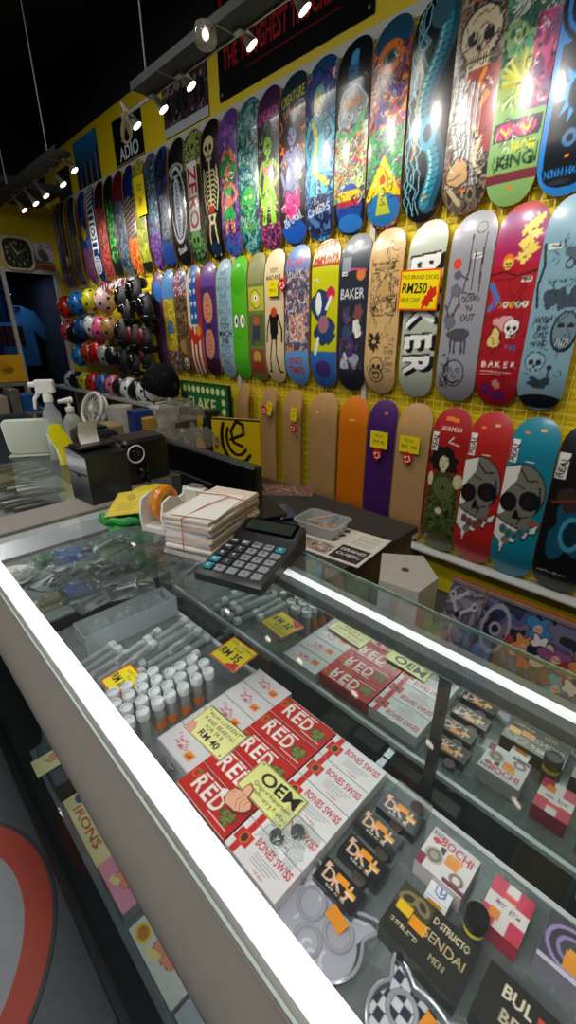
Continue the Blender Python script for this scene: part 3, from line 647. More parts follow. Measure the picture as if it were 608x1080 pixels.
@r2(1.618, 'dark slate deck with white chalk lettering and small figures', W=.196, nu=46, nv=190)
def _(c):
    c.rect(0, 0, 1, 9, '#242a38'); c.grad(3.2, 4.2, '#3a4048', '#70767c'); c.text('BAKER', .48, 2.6, .36, '#e8e8e8', 0, False, maxw=.8); tagw(c, .2, 3.1, .7)
    c.rect(.1, 3.15, .4, 3.5, '#8a94a0'); c.ell(.75, 3.05, .14, .14, '#d87830'); c.line([(.4, 3.2), (.9, 3.15)], .05, '#c85080')
    for k, (x, y, col) in enumerate([(.3, 2.05, '#503a58'), (.72, 2.1, '#7c4848'), (.35, 1.6, '#384868'), (.7, 1.7, '#e0dcd0'), (.3, .8, '#c0c8d0'), (.65, .85, '#a0a8b8'), (.5, 1.2, '#4c3468')]): c.blob(x, y, .14, col, k, .5, sy=1.6)
    c.line([(.6, 1.9), (.7, 1.5), (.85, 1.6)], .04, '#f0f0f0'); c.scrib(26, .1, .5, .9, 2.3, .016, '#586478', 4); c.scrib(10, .1, .5, .9, 2.3, .018, '#a04868', 9)
@r2(1.42, 'natural wood deck covered with black pen monster sketches', W=.198, nu=48, nv=190)
def _(c):
    c.busy(['#d2ab72', '#cfa86e', '#d6b078'], 1.2, 53, outline=None); K = '#2c2018'; c.text('SOME OLD BARGAIN', .45, 3.2, .1, K, 0, maxw=.7); c.text('HATE AT WORK', .5, 3.08, .1, K, 0, maxw=.6)
    c.scrib(60, .1, 2.0, .9, 3.0, .014, K, 11, .4); c.blob(.5, 2.6, .2, '#c89c60', 4, .5, out=K, ow=.012); c.line([(.4, 2.5), (.2, 2.0), (.3, 1.8)], .02, K); c.line([(.6, 2.5), (.85, 2.1), (.75, 1.8)], .02, K)
    c.blob(.3, 1.35, .2, '#3a2c20', 8, .8, k=9); c.ell(.3, 1.35, .07, .05, '#e0c090'); c.skull(.42, .75, .2, '#d2ab72', K, out=K); c.ell(.4, .5, .24, .2, K, inner=.86); c.ell(.4, .5, .13, .11, K, inner=.75)
    c.text('FATE', .78, 1.1, .13, K, 0, False); c.text('LIFE', .78, .95, .13, K, 0, False); c.text('GOES', .78, .8, .13, K, 0, False); c.text('ON', .78, .65, .13, K, 0, False); c.scrib(30, .1, .4, .9, 3.6, .012, K, 5, .3); c.line([(.5, 3.4), (.6, 3.7), (.7, 3.6)], .02, K)
@r2(1.2, 'pale grey deck with huge black and white block letters down its length', W=.19, hi=1.25)
def _(c):
    c.rect(0, 0, 1, 9, '#b6bcac')
    for y, t in ((3.2, 'B'), (2.62, 'A'), (2.02, 'K'), (1.42, 'E'), (.84, 'R')):
        for a, b in ((.09, -.06), (.05, -.03), (.12, -.02), (-.03, .03)): c.text(t, .52 + a, y + b, 1.12, '#0e0e0e', -86, sx=.74)
    for y, t in ((3.2, 'B'), (2.62, 'A'), (2.02, 'K'), (1.42, 'E'), (.84, 'R')):
        for a, b in ((0, 0), (.02, .015), (-.02, -.015)): c.text(t, .5 + a, y + b, 1.04, '#f2f0ec', -86, sx=.68)
    c.rect(0.02, 2.05, .1, 2.9, '#b6bcac'); c.text('BRAND', .16, 1.15, .12, '#f0f0f0', -88)
@r2(.985, 'grey deck with pencil drawn donkey and the words down n out', W=.2, hi=1.35)
def _(c):
    c.rect(0, 0, 1, 9, '#96969e'); K = '#26262c'; tagw(c, .68, 3.18, .8); c.ell(.22, 3.05, .1, .11, '#d83a28'); c.text('50', .22, 3.05, .09, '#f0e0a0')
    c.line([(.5, 3.6), (.52, 2.9), (.42, 2.45), (.7, 2.4)], .03, K); c.line([(.8, 3.6), (.78, 2.9), (.8, 2.45)], .03, K); c.line([(.62, 3.3), (.62, 2.5)], .02, K); c.ell(.65, 3.72, .12, .12, K, inner=.85)
    c.ell(.26, 2.82, .1, .09, '#5c5c66'); c.line([(.36, 2.8), (.52, 2.72)], .03, K); c.blob(.26, 2.5, .12, '#6c6c76', 3, .3, out=K, ow=.01); c.line([(.18, 2.4), (.12, 2.15)], .03, K); c.line([(.34, 2.4), (.4, 2.15)], .03, K)
    c.text('DOWN', .64, 2.32, .19, K, 4, maxw=.4); c.text("'N", .62, 2.12, .17, K); c.text('OUT', .62, 1.92, .19, K, 0, maxw=.32)
    c.blob(.45, 1.55, .24, '#4c4c56', 5, .25, sy=.6, out=K, ow=.012); c.blob(.2, 1.85, .12, '#6c6c76', 2, .4, sy=1.4, out=K, ow=.012); c.line([(.15, 1.95), (.05, 2.2)], .035, K); c.line([(.26, 1.98), (.36, 2.2)], .035, K)
    for x in (.28, .38, .56, .64): c.line([(x, 1.45), (x + .02, 1.15)], .05, '#44444c')
    c.ell(.45, .68, .27, .32, K, inner=.9); c.ell(.36, .76, .06, .05, K, inner=.6); c.ell(.56, .76, .06, .05, K, inner=.6); c.line([(.3, .5), (.45, .44), (.6, .52)], .04, K); c.line([(.44, .72), (.42, .6), (.5, .58)], .02, K); c.scrib(20, .1, .3, .3, 1.1, .02, K, 8)
@r2(.79, 'red deck with yellow flames, skulls and white block letters near the tail', W=.2, hi=1.35)
def _(c):
    c.rect(0, 0, 1, 9, '#a81220'); c.grad(3.1, 4.1, '#b01848', '#8c3078'); 
    for k in range(9): c.blob(.62 + .1 * (k % 3), 3.2 + .09 * k, .1, '#f0d860', k, .9, k=7)
    c.ell(.35, 3.15, .13, .15, '#e8742c'); c.skull(.35, 3.12, .09, '#e8d050'); c.line([(.0, 2.9), (.3, 2.95), (.6, 2.85), (1, 2.95)], .04, '#4a0810'); tagw(c, .8, 2.78, .8)
    c.line([(.05, 2.7), (.25, 2.4), (.08, 2.2)], .12, '#4c70b0'); c.line([(.1, 2.5), (.2, 2.2)], .06, '#8c4080')
    for k in range(5): c.ell(.3 + .14 * k, 2.28, .065, .07, ['#c86c40', '#e0d8c8', '#e0b040', '#b0c8b0', '#e8e0d0'][k]); c.ell(.3 + .14 * k, 2.28, .025, .025, '#202020')
    c.blob(.45, 1.9, .18, '#e0a0a0', 5, .6); c.skull(.66, 1.8, .17, '#f0ece4', out='#101010'); c.blob(.3, 1.55, .14, '#e8c878', 4, .4, sy=1.5, out='#3c1010'); c.ell(.75, 1.35, .07, .07, '#5060b0'); c.ell(.6, 1.4, .05, .05, '#b05080')
    for k, t in enumerate('BAKER'): c.text(t, .16 + .17 * k, .98, .2, '#f4f0ec')
    c.line([(.1, .82), (.8, .8)], .03, '#e0b0a8'); c.line([(.1, .75), (.6, .74)], .02, '#d09890'); c.blob(.5, .52, .1, '#d88c80', 3, .6); c.ell(.25, .4, .12, .15, '#6c2070'); c.ell(.55, .25, .2, .12, '#6c2070')
    c.scrib(30, 0, .2, 1, 2.8, .02, '#6c0c18', 6, .4)
@r2(.605, 'dusty blue deck with inked masks and the words wish in one hand', W=.205, hi=1.35)
def _(c):
    c.rect(0, 0, 1, 9, '#7ea2b2'); K = '#182028'; tagw(c, .25, 3.35, .9); c.line([(.05, 3.4), (.12, 3.0), (.05, 2.6), (.12, 2.2)], .05, K)
    c.ell(.6, 3.0, .09, .1, K, inner=.7); c.blob(.7, 3.2, .16, '#50626c', 5, .5, out=K, ow=.012); c.text('SAVAGE FAIR', .55, 2.7, .1, K, 0, False, maxw=.7)
    for k in range(3): c.blob(.35 + .22 * k, 2.35, .12, '#3c4c58', k + 2, .5, sy=1.6, out=K, ow=.01)
    c.text('WISH', .3, 1.95, .17, K, 4, maxw=.36); c.text('IN', .28, 1.78, .15, K); c.text('ONE', .3, 1.62, .16, K, 0, maxw=.28); c.text('HAND', .3, 1.46, .16, K, 4, maxw=.34)
    c.ell(.76, 1.7, .26, .42, K); c.ell(.76, 1.72, .22, .36, '#6c8490'); c.ell(.68, 1.82, .07, .05, K); c.ell(.86, 1.82, .07, .05, K); c.poly([(.62, 1.55), (.9, 1.58), (.86, 1.42), (.66, 1.42)], K)
    for k in range(5): c.line([(.65 + .05 * k, 1.42), (.67 + .05 * k, 1.56)], .02, '#d8e0e0')
    c.skull(.3, 1.08, .2, '#8cb0c0', K, out=K); c.ell(.62, .95, .05, .06, K); c.line([(.62, .9), (.6, .72)], .03, K); c.blob(.45, .62, .24, '#2c3c48', 8, .7, sy=.5); c.ell(.5, .2, .5, .16, '#141a20'); sticker(c, .4, .42, .05); c.scrib(36, .1, .5, .95, 3.6, .012, K, 12, .3)
# ---- third row, standing on the rail
def wood(c, seed, a='#b58d5c', b='#a67e50'):
    c.rect(0, 0, 1, 9, a); rs = np.random.RandomState(seed); n = vnoise(c.H, c.W, 6, rs, 2); st = np.repeat(vnoise(max(4, c.H // 30), c.W, 2, rs, 1), 31, 0)[:c.H]
    t = np.clip(.5 * st[..., None] + .3, 0, 1)[:c.H]; c.a[:len(t)] = np.array(rgb(a)) * (1 - t) + np.array(rgb(b)) * t
@r3(2.60, 'plain wood deck turned edge on, furthest left in the bottom row', W=.18, yaw=-.22, X=2.078, nu=16, nv=70)
def _(c): wood(c, 1)
@r3(2.315, 'plain wood deck with a small red and yellow tag, second in the bottom row', W=.18, yaw=-.18, X=2.080, nu=16, nv=70)
def _(c): wood(c, 2)
@r3(2.08, 'plain wood deck with a narrow yellow tag, third in the bottom row', W=.185, yaw=-.12, X=2.084, nu=18, nv=80)
def _(c): wood(c, 3)
@r3(1.812, 'wide plain wood deck standing beside the orange one', W=.226, nu=40, nv=130)
def _(c): wood(c, 4); sticker(c, .5, 3.05, .07, '#d88a40'); sticker(c, .3, 2.95, .04, '#e0c8a0'); c.rect(.36, 3.55, .6, 3.58, '#e0d0b0')
@r3(1.576, 'glossy orange stained deck in the bottom row', W=.212, nu=40, nv=130)
def _(c): wood(c, 5, '#d67612', '#c4660c'); c.rect(.36, 3.2, .6, 3.23, '#f0c080')
@r3(1.372, 'purple stained deck with a yellow price card in the bottom row', W=.184, nu=40, nv=130)
def _(c): wood(c, 6, '#4a2268', '#3c1a58'); sticker(c, .6, 3.9, .05, '#e08040'); c.rect(.36, 3.3, .64, 3.33, '#b8a0c8')
@r3(1.172, 'tan wood deck with a yellow price card near its top in the bottom row', W=.205, nu=40, nv=130)
def _(c): wood(c, 7, '#bc9566', '#ae8758'); c.text('JP', .25, 3.45, .22, '#e0922c', 70); sticker(c, .55, 3.6, .06, '#e09040')
@r3(.965, 'red deck with a dark green robed woman in the bottom row', W=.19, hi=1.3)
def _(c):
    c.rect(0, 0, 1, 9, '#a41c20'); c.text('SKORPION', .5, 3.62, .16, '#e8c8b8', 0, maxw=.55); c.rect(.3, 3.82, .5, 3.92, '#e87830'); c.rect(.52, 3.8, .66, 3.9, '#e87830')
    c.blob(.42, 2.75, .4, '#1c1c18', 3, .5, k=9); c.line([(.62, 3.42), (.5, 3.28), (.78, 3.22)], .04, '#e0d4c0'); c.line([(.44, 2.5), (.46, 2.2)], .14, '#b8b088'); c.ell(.44, 2.7, .135, .22, '#d8d0a8'); c.poly([(.28, 2.75), (.34, 3.0), (.56, 3.02), (.6, 2.7), (.55, 2.84), (.4, 2.9)], '#1c1c18'); c.line([(.35, 2.76), (.41, 2.75)], .022, '#181818'); c.line([(.47, 2.75), (.53, 2.76)], .022, '#181818'); c.line([(.44, 2.7), (.43, 2.64)], .014, '#6c6448'); c.line([(.41, 2.59), (.47, 2.59)], .02, '#501818')
    c.poly([(.1, 2.3), (.35, 2.45), (.6, 2.45), (.88, 2.3), (.98, 1.2), (.9, .3), (.1, .3), (.02, 1.2)], '#3c4824'); c.ell(.88, 2.25, .13, .2, '#d8cc98'); c.ell(.1, 2.2, .08, .2, '#d8cc98')
    c.busy(['#3c4824', '#5c6c34', '#283018', '#4c5a2c', '#687844'], .25, 61, .3, 1.75, x0=.05, x1=.95); c.ell(.5, 2.0, .3, .32, '#5c6838'); c.ell(.5, 2.0, .05, .05, '#283018'); c.ell(.45, 1.3, .1, .09, '#e0d8a8'); c.ell(.5, .28, .5, .3, '#5a5a34')
    c.rect(.02, 3.0, .2, 3.5, '#e8e4dc'); c.text('REAL', .11, 3.25, .18, '#18181a', 84, maxw=.42)
def dripskull(c, bg, drip):
    c.rect(0, 0, 1, 9, bg); G = '#77756c'; W_ = '#ece8e0'; K = '#16161a'
    c.ell(.4, 2.3, .57, .72, K); c.ell(.4, 2.3, .545, .695, G); c.poly([(-.1, 1.4), (.75, 1.4), (.8, 1.75), (-.1, 1.8)], G); c.poly([(0, 2.85), (.34, 2.98), (.3, 2.6), (.12, 2.3), (.0, 2.1)], W_); c.ell(.0, 1.95, .2, .3, W_)
    c.ell(.2, 2.02, .2, .25, K); c.ell(.2, 1.98, .12, .13, '#1f1f21'); c.ell(.66, 2.14, .23, .25, K); c.ell(.66, 2.1, .13, .13, '#1f1f21'); c.poly([(.4, 1.92), (.34, 1.62), (.56, 1.64)], K); c.line([(.35, 2.86), (.55, 2.62), (.75, 2.66)], .035, K); c.line([(.82, 2.5), (.9, 2.1), (.84, 1.9)], .035, K); c.line([(.3, 2.5), (.5, 2.42)], .03, K); c.line([(.5, 1.5), (.56, 1.7), (.7, 1.75)], .03, K)
    c.poly([(-.05, 1.62), (.2, 1.5), (.5, 1.42), (.8, 1.5), (.98, 1.66), (.95, 1.35), (.8, 1.3), (.72, 1.1), (.6, 1.22), (.5, .95), (.3, .98), (.22, .55), (.16, .9), (.06, 1.0), (-.05, 1.1)], K)
    c.poly([(-.05, 1.58), (.2, 1.46), (.5, 1.38), (.8, 1.46), (.95, 1.6), (.92, 1.38), (.78, 1.34), (.72, 1.16), (.6, 1.28), (.5, 1.0), (.3, 1.02), (.22, .6), (.17, .94), (.06, 1.04), (-.05, 1.14)], W_)
    for x, y, r_ in ((.2, 1.3, .09), (.35, 1.22, .1), (.5, 1.2, .09), (.62, 1.34, .1), (.75, 1.42, .06)): c.ell(x, y, r_, r_ * 1.4, G); c.ell(x, y - .02, r_ * .7, r_, drip)
    c.ell(.3, 1.02, .1, .1, G); c.rect(.03, 3.0, .2, 3.55, W_); c.text('REAL', .115, 3.27, .2, '#18181a', 80, maxw=.5); c.line([(.03, 3.05), (.03, 3.5)], .03, '#c03040')
    sticker(c, .3, 3.72, .05, '#e88838'); sticker(c, .62, 3.8, .06, '#e8b070'); c.rect(.4, 3.05, .6, 3.08, '#e8e0d8')
@r3(.772, 'red deck with a grey dripping skull in the bottom row', W=.196, hi=1.4)
def _(c): dripskull(c, '#b42420', '#7c3c3c')
@r3(.578, 'teal blue deck with a grey dripping skull in the bottom row', W=.205, hi=1.4)
def _(c): dripskull(c, '#0f7f96', '#1c6c74'); c.ell(.85, 1.62, .12, .06, '#b05038')
@r3(.375, 'black deck with blue smoke, cut by the right edge, bottom row', W=.2, hi=1.2)
def _(c):
    c.rect(0, 0, 1, 9, '#121316'); c.blob(.55, 1.6, .42, '#14506c', 6, .5, sy=1.5); c.ell(.6, 1.55, .24, .42, '#3c98b8'); c.ell(.6, 1.55, .16, .3, '#12303c'); c.blob(.4, 2.3, .25, '#3c2c28', 3, .6)
    c.rect(.02, 2.75, .24, 3.3, '#e8e4dc'); c.text('REAL', .13, 3.0, .2, '#18181a', 82, maxw=.5); c.text('DEPARTMENT', .4, .52, .1, '#b8b8b8'); c.line([(.1, 2.2), (.6, 2.35)], .06, '#803030')
for rows, zc, L, g in ((R1, 2.266, .785, 'decks in the top row on the yellow wall'), (R2, 1.478, .793, 'decks in the second row on the yellow wall'), (R3, .655, .79, 'decks standing on the rail in the bottom row')):
    for i_, (Y, lab, W, f, k) in enumerate(rows):
        gap = min([abs(Y - q_[0]) for q_ in rows if q_[0] != Y]); W = min(W, gap * 1.0)
        deck(lab, f, Y, zc, W=W, L=L, group=g, **k)

# yellow display grids behind the decks, upright strips between them
GRID = mat('yellow_coated_wire', '#e0cf60', 0.4, noise=0.1)
for n_, (ya, yb, lb) in enumerate([(-.2, 1.50, 'yellow wire display grid behind the nearest decks'), (1.58, 2.64, 'yellow wire display grid between the two white uprights'), (2.72, 5.86, 'yellow wire display grid at the far end behind helmets and decks')]):
    m = MB(); y = ya
    while y <= yb + .001: m.box(2.148, 2.151, y - .0015, y + .0015, .27, 2.64); y += .05
    z = .27
    while z <= 2.65: m.box(2.150, 2.153, ya, yb, z - .0015, z + .0015); z += .05
    for z in (.4, 2.5):
        for y in (ya + .05, yb - .05): m.box(2.15, XW - .002, y - .006, y + .006, z - .006, z + .006)
    o = m.build('display_grid', GRID, smooth=False); tag(o, lb, 'display grid', 'yellow wire grids on the wall')
UP = mat('upright_steel', '#c9c7b8', 0.4, 0.2, noise=0.1)
for Y, lb in ((1.54, 'pale slotted upright strip between the dark slate and wood decks'), (2.68, 'pale slotted upright strip beside the lettered pale blue deck')):
    m = MB().box(2.138, XW - .001, Y - .016, Y + .016, .27, 2.62)
    tag(m.build('wall_upright', UP), lb, 'wall upright', 'uprights of the display wall')
# white strip above the top row and the deck rail
tag(MB().box(2.155, XW, -.3, 5.85, 2.63, 2.68).build('header_strip', mat('white_strip_paint', '#c9ccc8', 0.5, noise=0.2)), 'long thin white strip on the wall above the top row of decks', 'wall strip')
rl = empty('deck_rail', (2.09, 1.4, .252), label='long white ledge that carries the bottom row of decks', cat='ledge')
MB().box(-.014, .08, -1.9, 1.4, -.004, 0.004).box(-.018, -.014, -1.9, 1.4, -.004, .005).build('ledge', mat('white_strip_paint'), rl)
for y in (-1.2, -.3, .6):
    MB().prism([(-.05, -.006), (.08, -.006), (.08, -.09)], y - .01, y + .01).build('bracket', METAL, rl, rot=None)
for b in [q for q in rl.children if q.name.startswith('bracket')]:
    for v_ in b.data.vertices: v_.co = (v_.co.x, v_.co.z, v_.co.y)
# ------------------------------------------------------------------ the glass showcase in front
CT = 1.0; SH = 0.744; SH2 = 0.455; CY0, CY1 = -0.5, 1.0; MX = 0.48
case = empty('display_case', (0.3, .3, 0), label='long aluminium and glass shop counter with a bright light tube along its front edge', cat='display case')
def cpart(name, mb, m, **k):
    for i, v in enumerate(mb.v): mb.v[i] = (v[0] - .3, v[1] - .3, v[2])
    return mb.build(name, m, case, **k)
cpart('glass_top', MB().box(.0945, .555, CY0, CY1 + .035, CT - .006, CT), GLASS, smooth=False)
cpart('front_glass_edge', MB().box(.0920, .0943, CY0, CY1 + .03, CT - .006, CT), mat('pale_glass_edge', '#c4d0ca', .2, coat=.4, noise=.1), smooth=False)
cpart('glass_edge', MB().box(.5552, .558, CY0, CY1 + .03, CT - .006, CT), GEDGE, smooth=False)
g_ = [(.0915, .9935), (.088, .988), (.074, .974), (.0655, .960), (.0602, .951), (.0602, .943), (.062, .939), (.072, .939), (.090, .960), (.0925, .9935)]
mb = MB(); mb.loft([[(x, CY0, z) for x, z in g_], [(x, 2.7, z) for x, z in g_]])
cpart('front_rail', mb, mat('grey_anodised_rail', '#9c938b', 0.45, 0.15, noise=0.15, nscale=40))
TUBE = mat('light_tube', '#ffffff', 0.4, emis='#fdfaff', estr=11.5)
cpart('light_tube', MB().box(.107, .1255, CY0, CY1 - .02, .970, .9905), TUBE, smooth=False)
cpart('glow_strip', MB().box(.1015, .1068, CY0, CY1 - .02, .980, .9900), mat('tube_glow', '#ffffff', .4, emis='#f4f0ff', estr=1.1), smooth=False)  # added dim emissive strip, imitates the tube's glow fading towards the edge
cpart('tube_tray', MB().box(.0935, .1012, CY0, CY1, .955, .9935), mat('tray_alu', '#9c9896', .4, .3, noise=.1), smooth=False)
cpart('rear_light_tube', MB().box(.4885, .4985, CY0, CY1, .9865, .9928), mat('rear_tube', '#f4f4f4', .4, emis='#fbfaff', estr=.72), smooth=False)
cpart('rear_panel', MB().box(.5045, .512, CY0, CY1, .05, .9935), mat('grey_case_back', '#7e8682', 0.5, noise=0.15), smooth=False)
MIR = mat('mirror', '#c9d4d0', 0.015, 1.0)
cpart('mirror', MB().box(MX, MX + .003, CY0, CY1, .12, .9575), MIR, smooth=False)
cpart('mirror_post', MB().box(MX - .006, MX - .0005, .172, .186, .12, .9575), BLK, smooth=False)
cpart('shelf', MB().box(.092, .4455, CY0, CY1 - .01, SH - .006, SH), glassmat('shelf_glass', '#e8eeec', 1.4, 0.0, .19, '#c2cccc'), smooth=False)
cpart('shelf_edge', MB().box(.446, .453, CY0, CY1 - .01, SH - .008, SH + .002), ALU_W, smooth=False)
cpart('shelf', MB().box(.082, .44, CY0, CY1 - .01, SH2 - .006, SH2), glassmat('shelf_glass', '#dcece6'), smooth=False)
cpart('front_glass', MB().box(.0655, .0695, CY0, 2.7, .1, .9385), glassmat('front_glass_pane', '#eef2f2', 1.004), smooth=False)
cpart('base', MB().box(.05, .50, CY0, 2.7, 0.0, .1), mat('black_base', '#15171a', 0.5, noise=0.3), smooth=False)
for y in (-.2, .25, .7, .92):
    cpart('shelf_bracket', MB().box(.452, .478, y, y + .012, SH - .03, SH - .008), METAL, smooth=False); cpart('shelf_bracket', MB().box(.44, .478, y, y + .012, SH2 - .03, SH2 - .007), METAL, smooth=False)
cpart('end_strip', MB().box(.1, .505, CY1, CY1 + .036, .958, .9935), ALU_W, smooth=False)
# the second showcase further along
case2 = empty('display_case', (0.5, 1.9, 0), label='second glass showcase further back with a wide grey rail and loose stock inside', cat='display case')
def c2(name, mb, m, **k):
    for i, v in enumerate(mb.v): mb.v[i] = (v[0] - .5, v[1] - 1.9, v[2])
    return mb.build(name, m, case2, smooth=False)
c2('front_rail', MB().box(.0945, .56, 1.042, 1.15, .93, 1.0), mat('grey_anodised_rail'))
c2('glass_top', MB().box(.0945, .67, 1.152, 2.75, .993, .999), GLASS)
c2('light_tube', MB().box(.107, .125, 1.17, 2.7, .970, .989), TUBE)  # unseen tube, added to brighten the stock in this case
c2('shelf', MB().box(.082, .638, 1.05, 2.7, SH - .006, SH), mat('grey_shelf_board', '#8c9894', 0.35, noise=0.3))
mat('case_side', '#4a4e50', 0.5)
c2('side_panel', MB().box(.64, .67, 1.155, 2.75, 0, .992), mat('case_side', '#4a4e50'))
c2('end_panel', MB().box(.075, .638, 2.72, 2.75, 0, .992), mat('case_side', '#4a4e50'))

RZ = -PI / 2       # artwork reads along -Y with its top towards the wall
def hand(c, lines, col='#151515'):
    for t, x, y, s_, mw in lines: c.text(t, x, y, s_, col, random.Random(t).uniform(-2, 3), s_ > 1.6, maxw=mw)
# --- red bearing boxes
def red_cv():
    c = Cv(12.0, 4.7, 34, '#c3221c'); c.rect(0, 0, 12, .08, '#e8d8d0'); c.rect(0, 4.62, 12, 4.7, '#8c1410')
    c.ell(.9, 3.1, .75, .8, '#e06a28'); c.ell(.9, 3.1, .5, .55, '#b82c18'); c.ell(1.3, 3.6, .4, .3, '#4a8030')
    for k, t in enumerate('RED'):
        c.text(t, 2.9 + k * 2.15, 2.5, 3.6, '#f4ece4', 0, maxw=1.9)
    for k in range(3): c.rect(2.0 + k * 2.2, 3.95, 3.9 + k * 2.2, 4.2, '#f4ece4')
    c.blob(9.9, 2.2, 1.15, '#56602c', 5, .5, out='#2c3018', ow=.08); c.scrib(30, 9, 1.2, 10.9, 3.2, .1, '#8c9448', 3, .8); c.line([(7.2, .9), (11.2, .9)], .22, '#f4ece4')
    return c
def reds(c0=red_cv()): return c0
redlab = ['red bearing box nearest the mirror', 'red bearing box second from the mirror', 'middle one of the five red bearing boxes, partly under the pale card', 'red bearing box second from the light tube, under the fist card', 'red bearing box nearest the bright light tube']
for k in range(5):
    x = .412 - k * .0478
    pbox('bearing_box', .116, .0468, .026, reds(), '#a81a16', m=P_PACK, q=800, loc=(x, .386, SH), rz=RZ)['label'] = redlab[k]
    o = bpy.data.objects[-1] if False else None
def last(): return C.objects[-1]
def settag(name_prefix, cat, group):
    for o in C.objects:
        if o.name.split('.')[0] == name_prefix and 'category' not in o: o['category'] = cat; o['group'] = group
settag('bearing_box', 'box', 'red bearing boxes on the glass shelf')
def swiss_cv():
    c = Cv(10.0, 4.7, 34, '#e8e4e2'); c.rect(0, 0, 10, .07, '#b8b0ae'); c.rect(.9, 0, 1.9, 4.7, '#cc2420'); c.rect(.2, 1.4, 2.7, 3.2, '#cc2420')
    c.ell(1.5, 2.3, .72, .85, '#e86a30'); c.ell(1.5, 2.3, .5, .6, '#3c3a2c'); c.text('BONES SWISS', 6.3, 3.3, 1.5, '#c42028', 0, maxw=6.4)
    for k in range(4): c.rect(4.0, 2.2 - k * .38, 8.6 - k * .5, 2.32 - k * .38, '#a8a0a0')
    c.text('PRECISION', 6.2, .55, .4, '#b04848', 0, False, maxw=3); return c
sw = swiss_cv()
swlab = ['white bearing box with red lettering nearest the mirror', 'white bearing box with red lettering second from the mirror', 'middle one of the five white bearing boxes with red lettering', 'white bearing box with red lettering under the pair of black caps', 'white bearing box with red lettering nearest the light tube']
for k in range(5):
    tag(pbox('bearing_box', .098, .0468, .026, sw, '#d8d2d0', m=P_PACK, q=900, loc=(.412 - k * .0478, .276, SH), rz=RZ), swlab[k], 'box', 'white bearing boxes with red lettering')
def pale_cv(seed):
    c = Cv(9.5, 4.7, 26, '#d8d4d4'); c.line([(2.2, 3.6), (3.4, 2.8), (4.6, 3.3), (5.6, 2.2)], .22, '#c84848'); c.text('kakis', 4.0, 2.2, 1.2, '#c04850', -14, maxw=3)
    c.rect(6.2, 1.2, 7.9, 2.6, '#f08a2c'); c.text('40', 7.0, 1.9, 1.0, '#903c10'); c.rect(.0, 0, .1, 4.7, '#a8a4a4'); c.rect(0, 0, 9.5, .1, '#b0acac'); return c
palelab = ['pale grey bearing box nearest the mirror beside the red ones', 'pale grey bearing box second from the mirror beside the red ones', 'pale grey bearing box with an orange sticker just above the handwritten forty card', 'pale grey bearing box half covered by the handwritten forty card', 'pale grey bearing box nearest the light tube under the forty card']
for k in range(5):
    tag(pbox('bearing_box', .092, .0452, .024, pale_cv(k), '#bcb8b8', m=P_PACK, q=300, loc=(.424 - k * .0462, .4915, SH), rz=RZ), palelab[k], 'box', 'pale grey bearing boxes with orange stickers')
# --- price cards
YC = '#f2dc12'
def card(name, label, c, W, D, loc, rz, tilt=(0, 0), q=900, m=None):
    o = pbox(name, W, D, .0012, c, '#e8e0c0', m=m or P_PACK, q=q, loc=loc, rot=(tilt[0], tilt[1], rz)); return tag(o, label, 'price card')
def starcard(lines, w_=8.0, h_=7.0, flower=(6.6, 1.0)):
    c = Cv(w_, h_, 34, '#c8281c'); c.rect(.3, .3, w_ - .3, h_ - .3, YC); c.blob(flower[0], flower[1], 1.0, '#d02c24', 3, .8, k=6); c.blob(flower[0] - .9, flower[1] - .4, .7, '#d02c24', 5, .8, k=6)
    hand(c, lines); return c
c = Cv(10, 6.6, 34, '#ece79a'); c.line([(.1, .1), (9.9, .1), (9.9, 6.5), (.1, 6.5), (.1, .1)], .16, '#202018')
for x in (.8, 9.2):
    for y in (.7, 5.9): c.ell(x, y, .16, .16, '#303028')
c.blob(.9, 1.2, 1.0, '#e8a090', 3, .5, out='#8c3020', ow=.05)
hand(c, [('NEW CURRENT', 5.2, 5.5, 1.1, 8), ('KAKIS BEARING', 5.2, 4.2, 1.1, 8.2), ('FOR SR 8', 5, 3.0, 1.1, 6), ('RM 40', 5.4, 1.5, 1.9, 6.4)])
card('price_card', 'pale yellow handwritten card for forty on the pale grey boxes', c, .097, .062, (.291, .474, SH + .028), RZ + .06, (0, .02))
# card with a printed fist: flat die cut card, fist drawn on its own outline
c = Cv(10, 7.4, 40, '#e9e690'); c.line([(.1, .1), (9.9, .1), (9.9, 7.3), (.1, 7.3), (.1, .1)], .14, '#202018'); c.text('OEM', 5.6, 5.2, 3.6, '#1c1c18', 3, maxw=7.4)
hand(c, [('Original Equipment', 5.6, 3.0, 1.25, 7.6), ('Manufacturing Product', 5.6, 1.6, 1.25, 8.2)])
for x, y in ((.7, 6.7), (9.3, 6.7), (9.3, .7)): c.ell(x, y, .18, .18, '#383828')
em = empty('price_card', (.286, .327, SH + .029), RZ + .02, 'pale yellow card with large handwritten capitals held by a printed pink fist', 'price card', rot=(0, .03, RZ + .02))
pbox('card', .095, .056, .0012, c, '#e9e690', m=P_PACK, q=900, parent=em)
fc = Cv(7, 6, 34, '#f0b090')
P = [(0.3, 1.2), (1.6, .9), (2.3, .3), (4.6, .2), (6.2, 1.0), (6.9, 2.2), (6.3, 3.2), (5.2, 3.4), (5.0, 5.2), (4.2, 5.8), (3.4, 5.3), (3.2, 3.9), (2.0, 3.6), (1.4, 2.6), (.2, 2.2)]
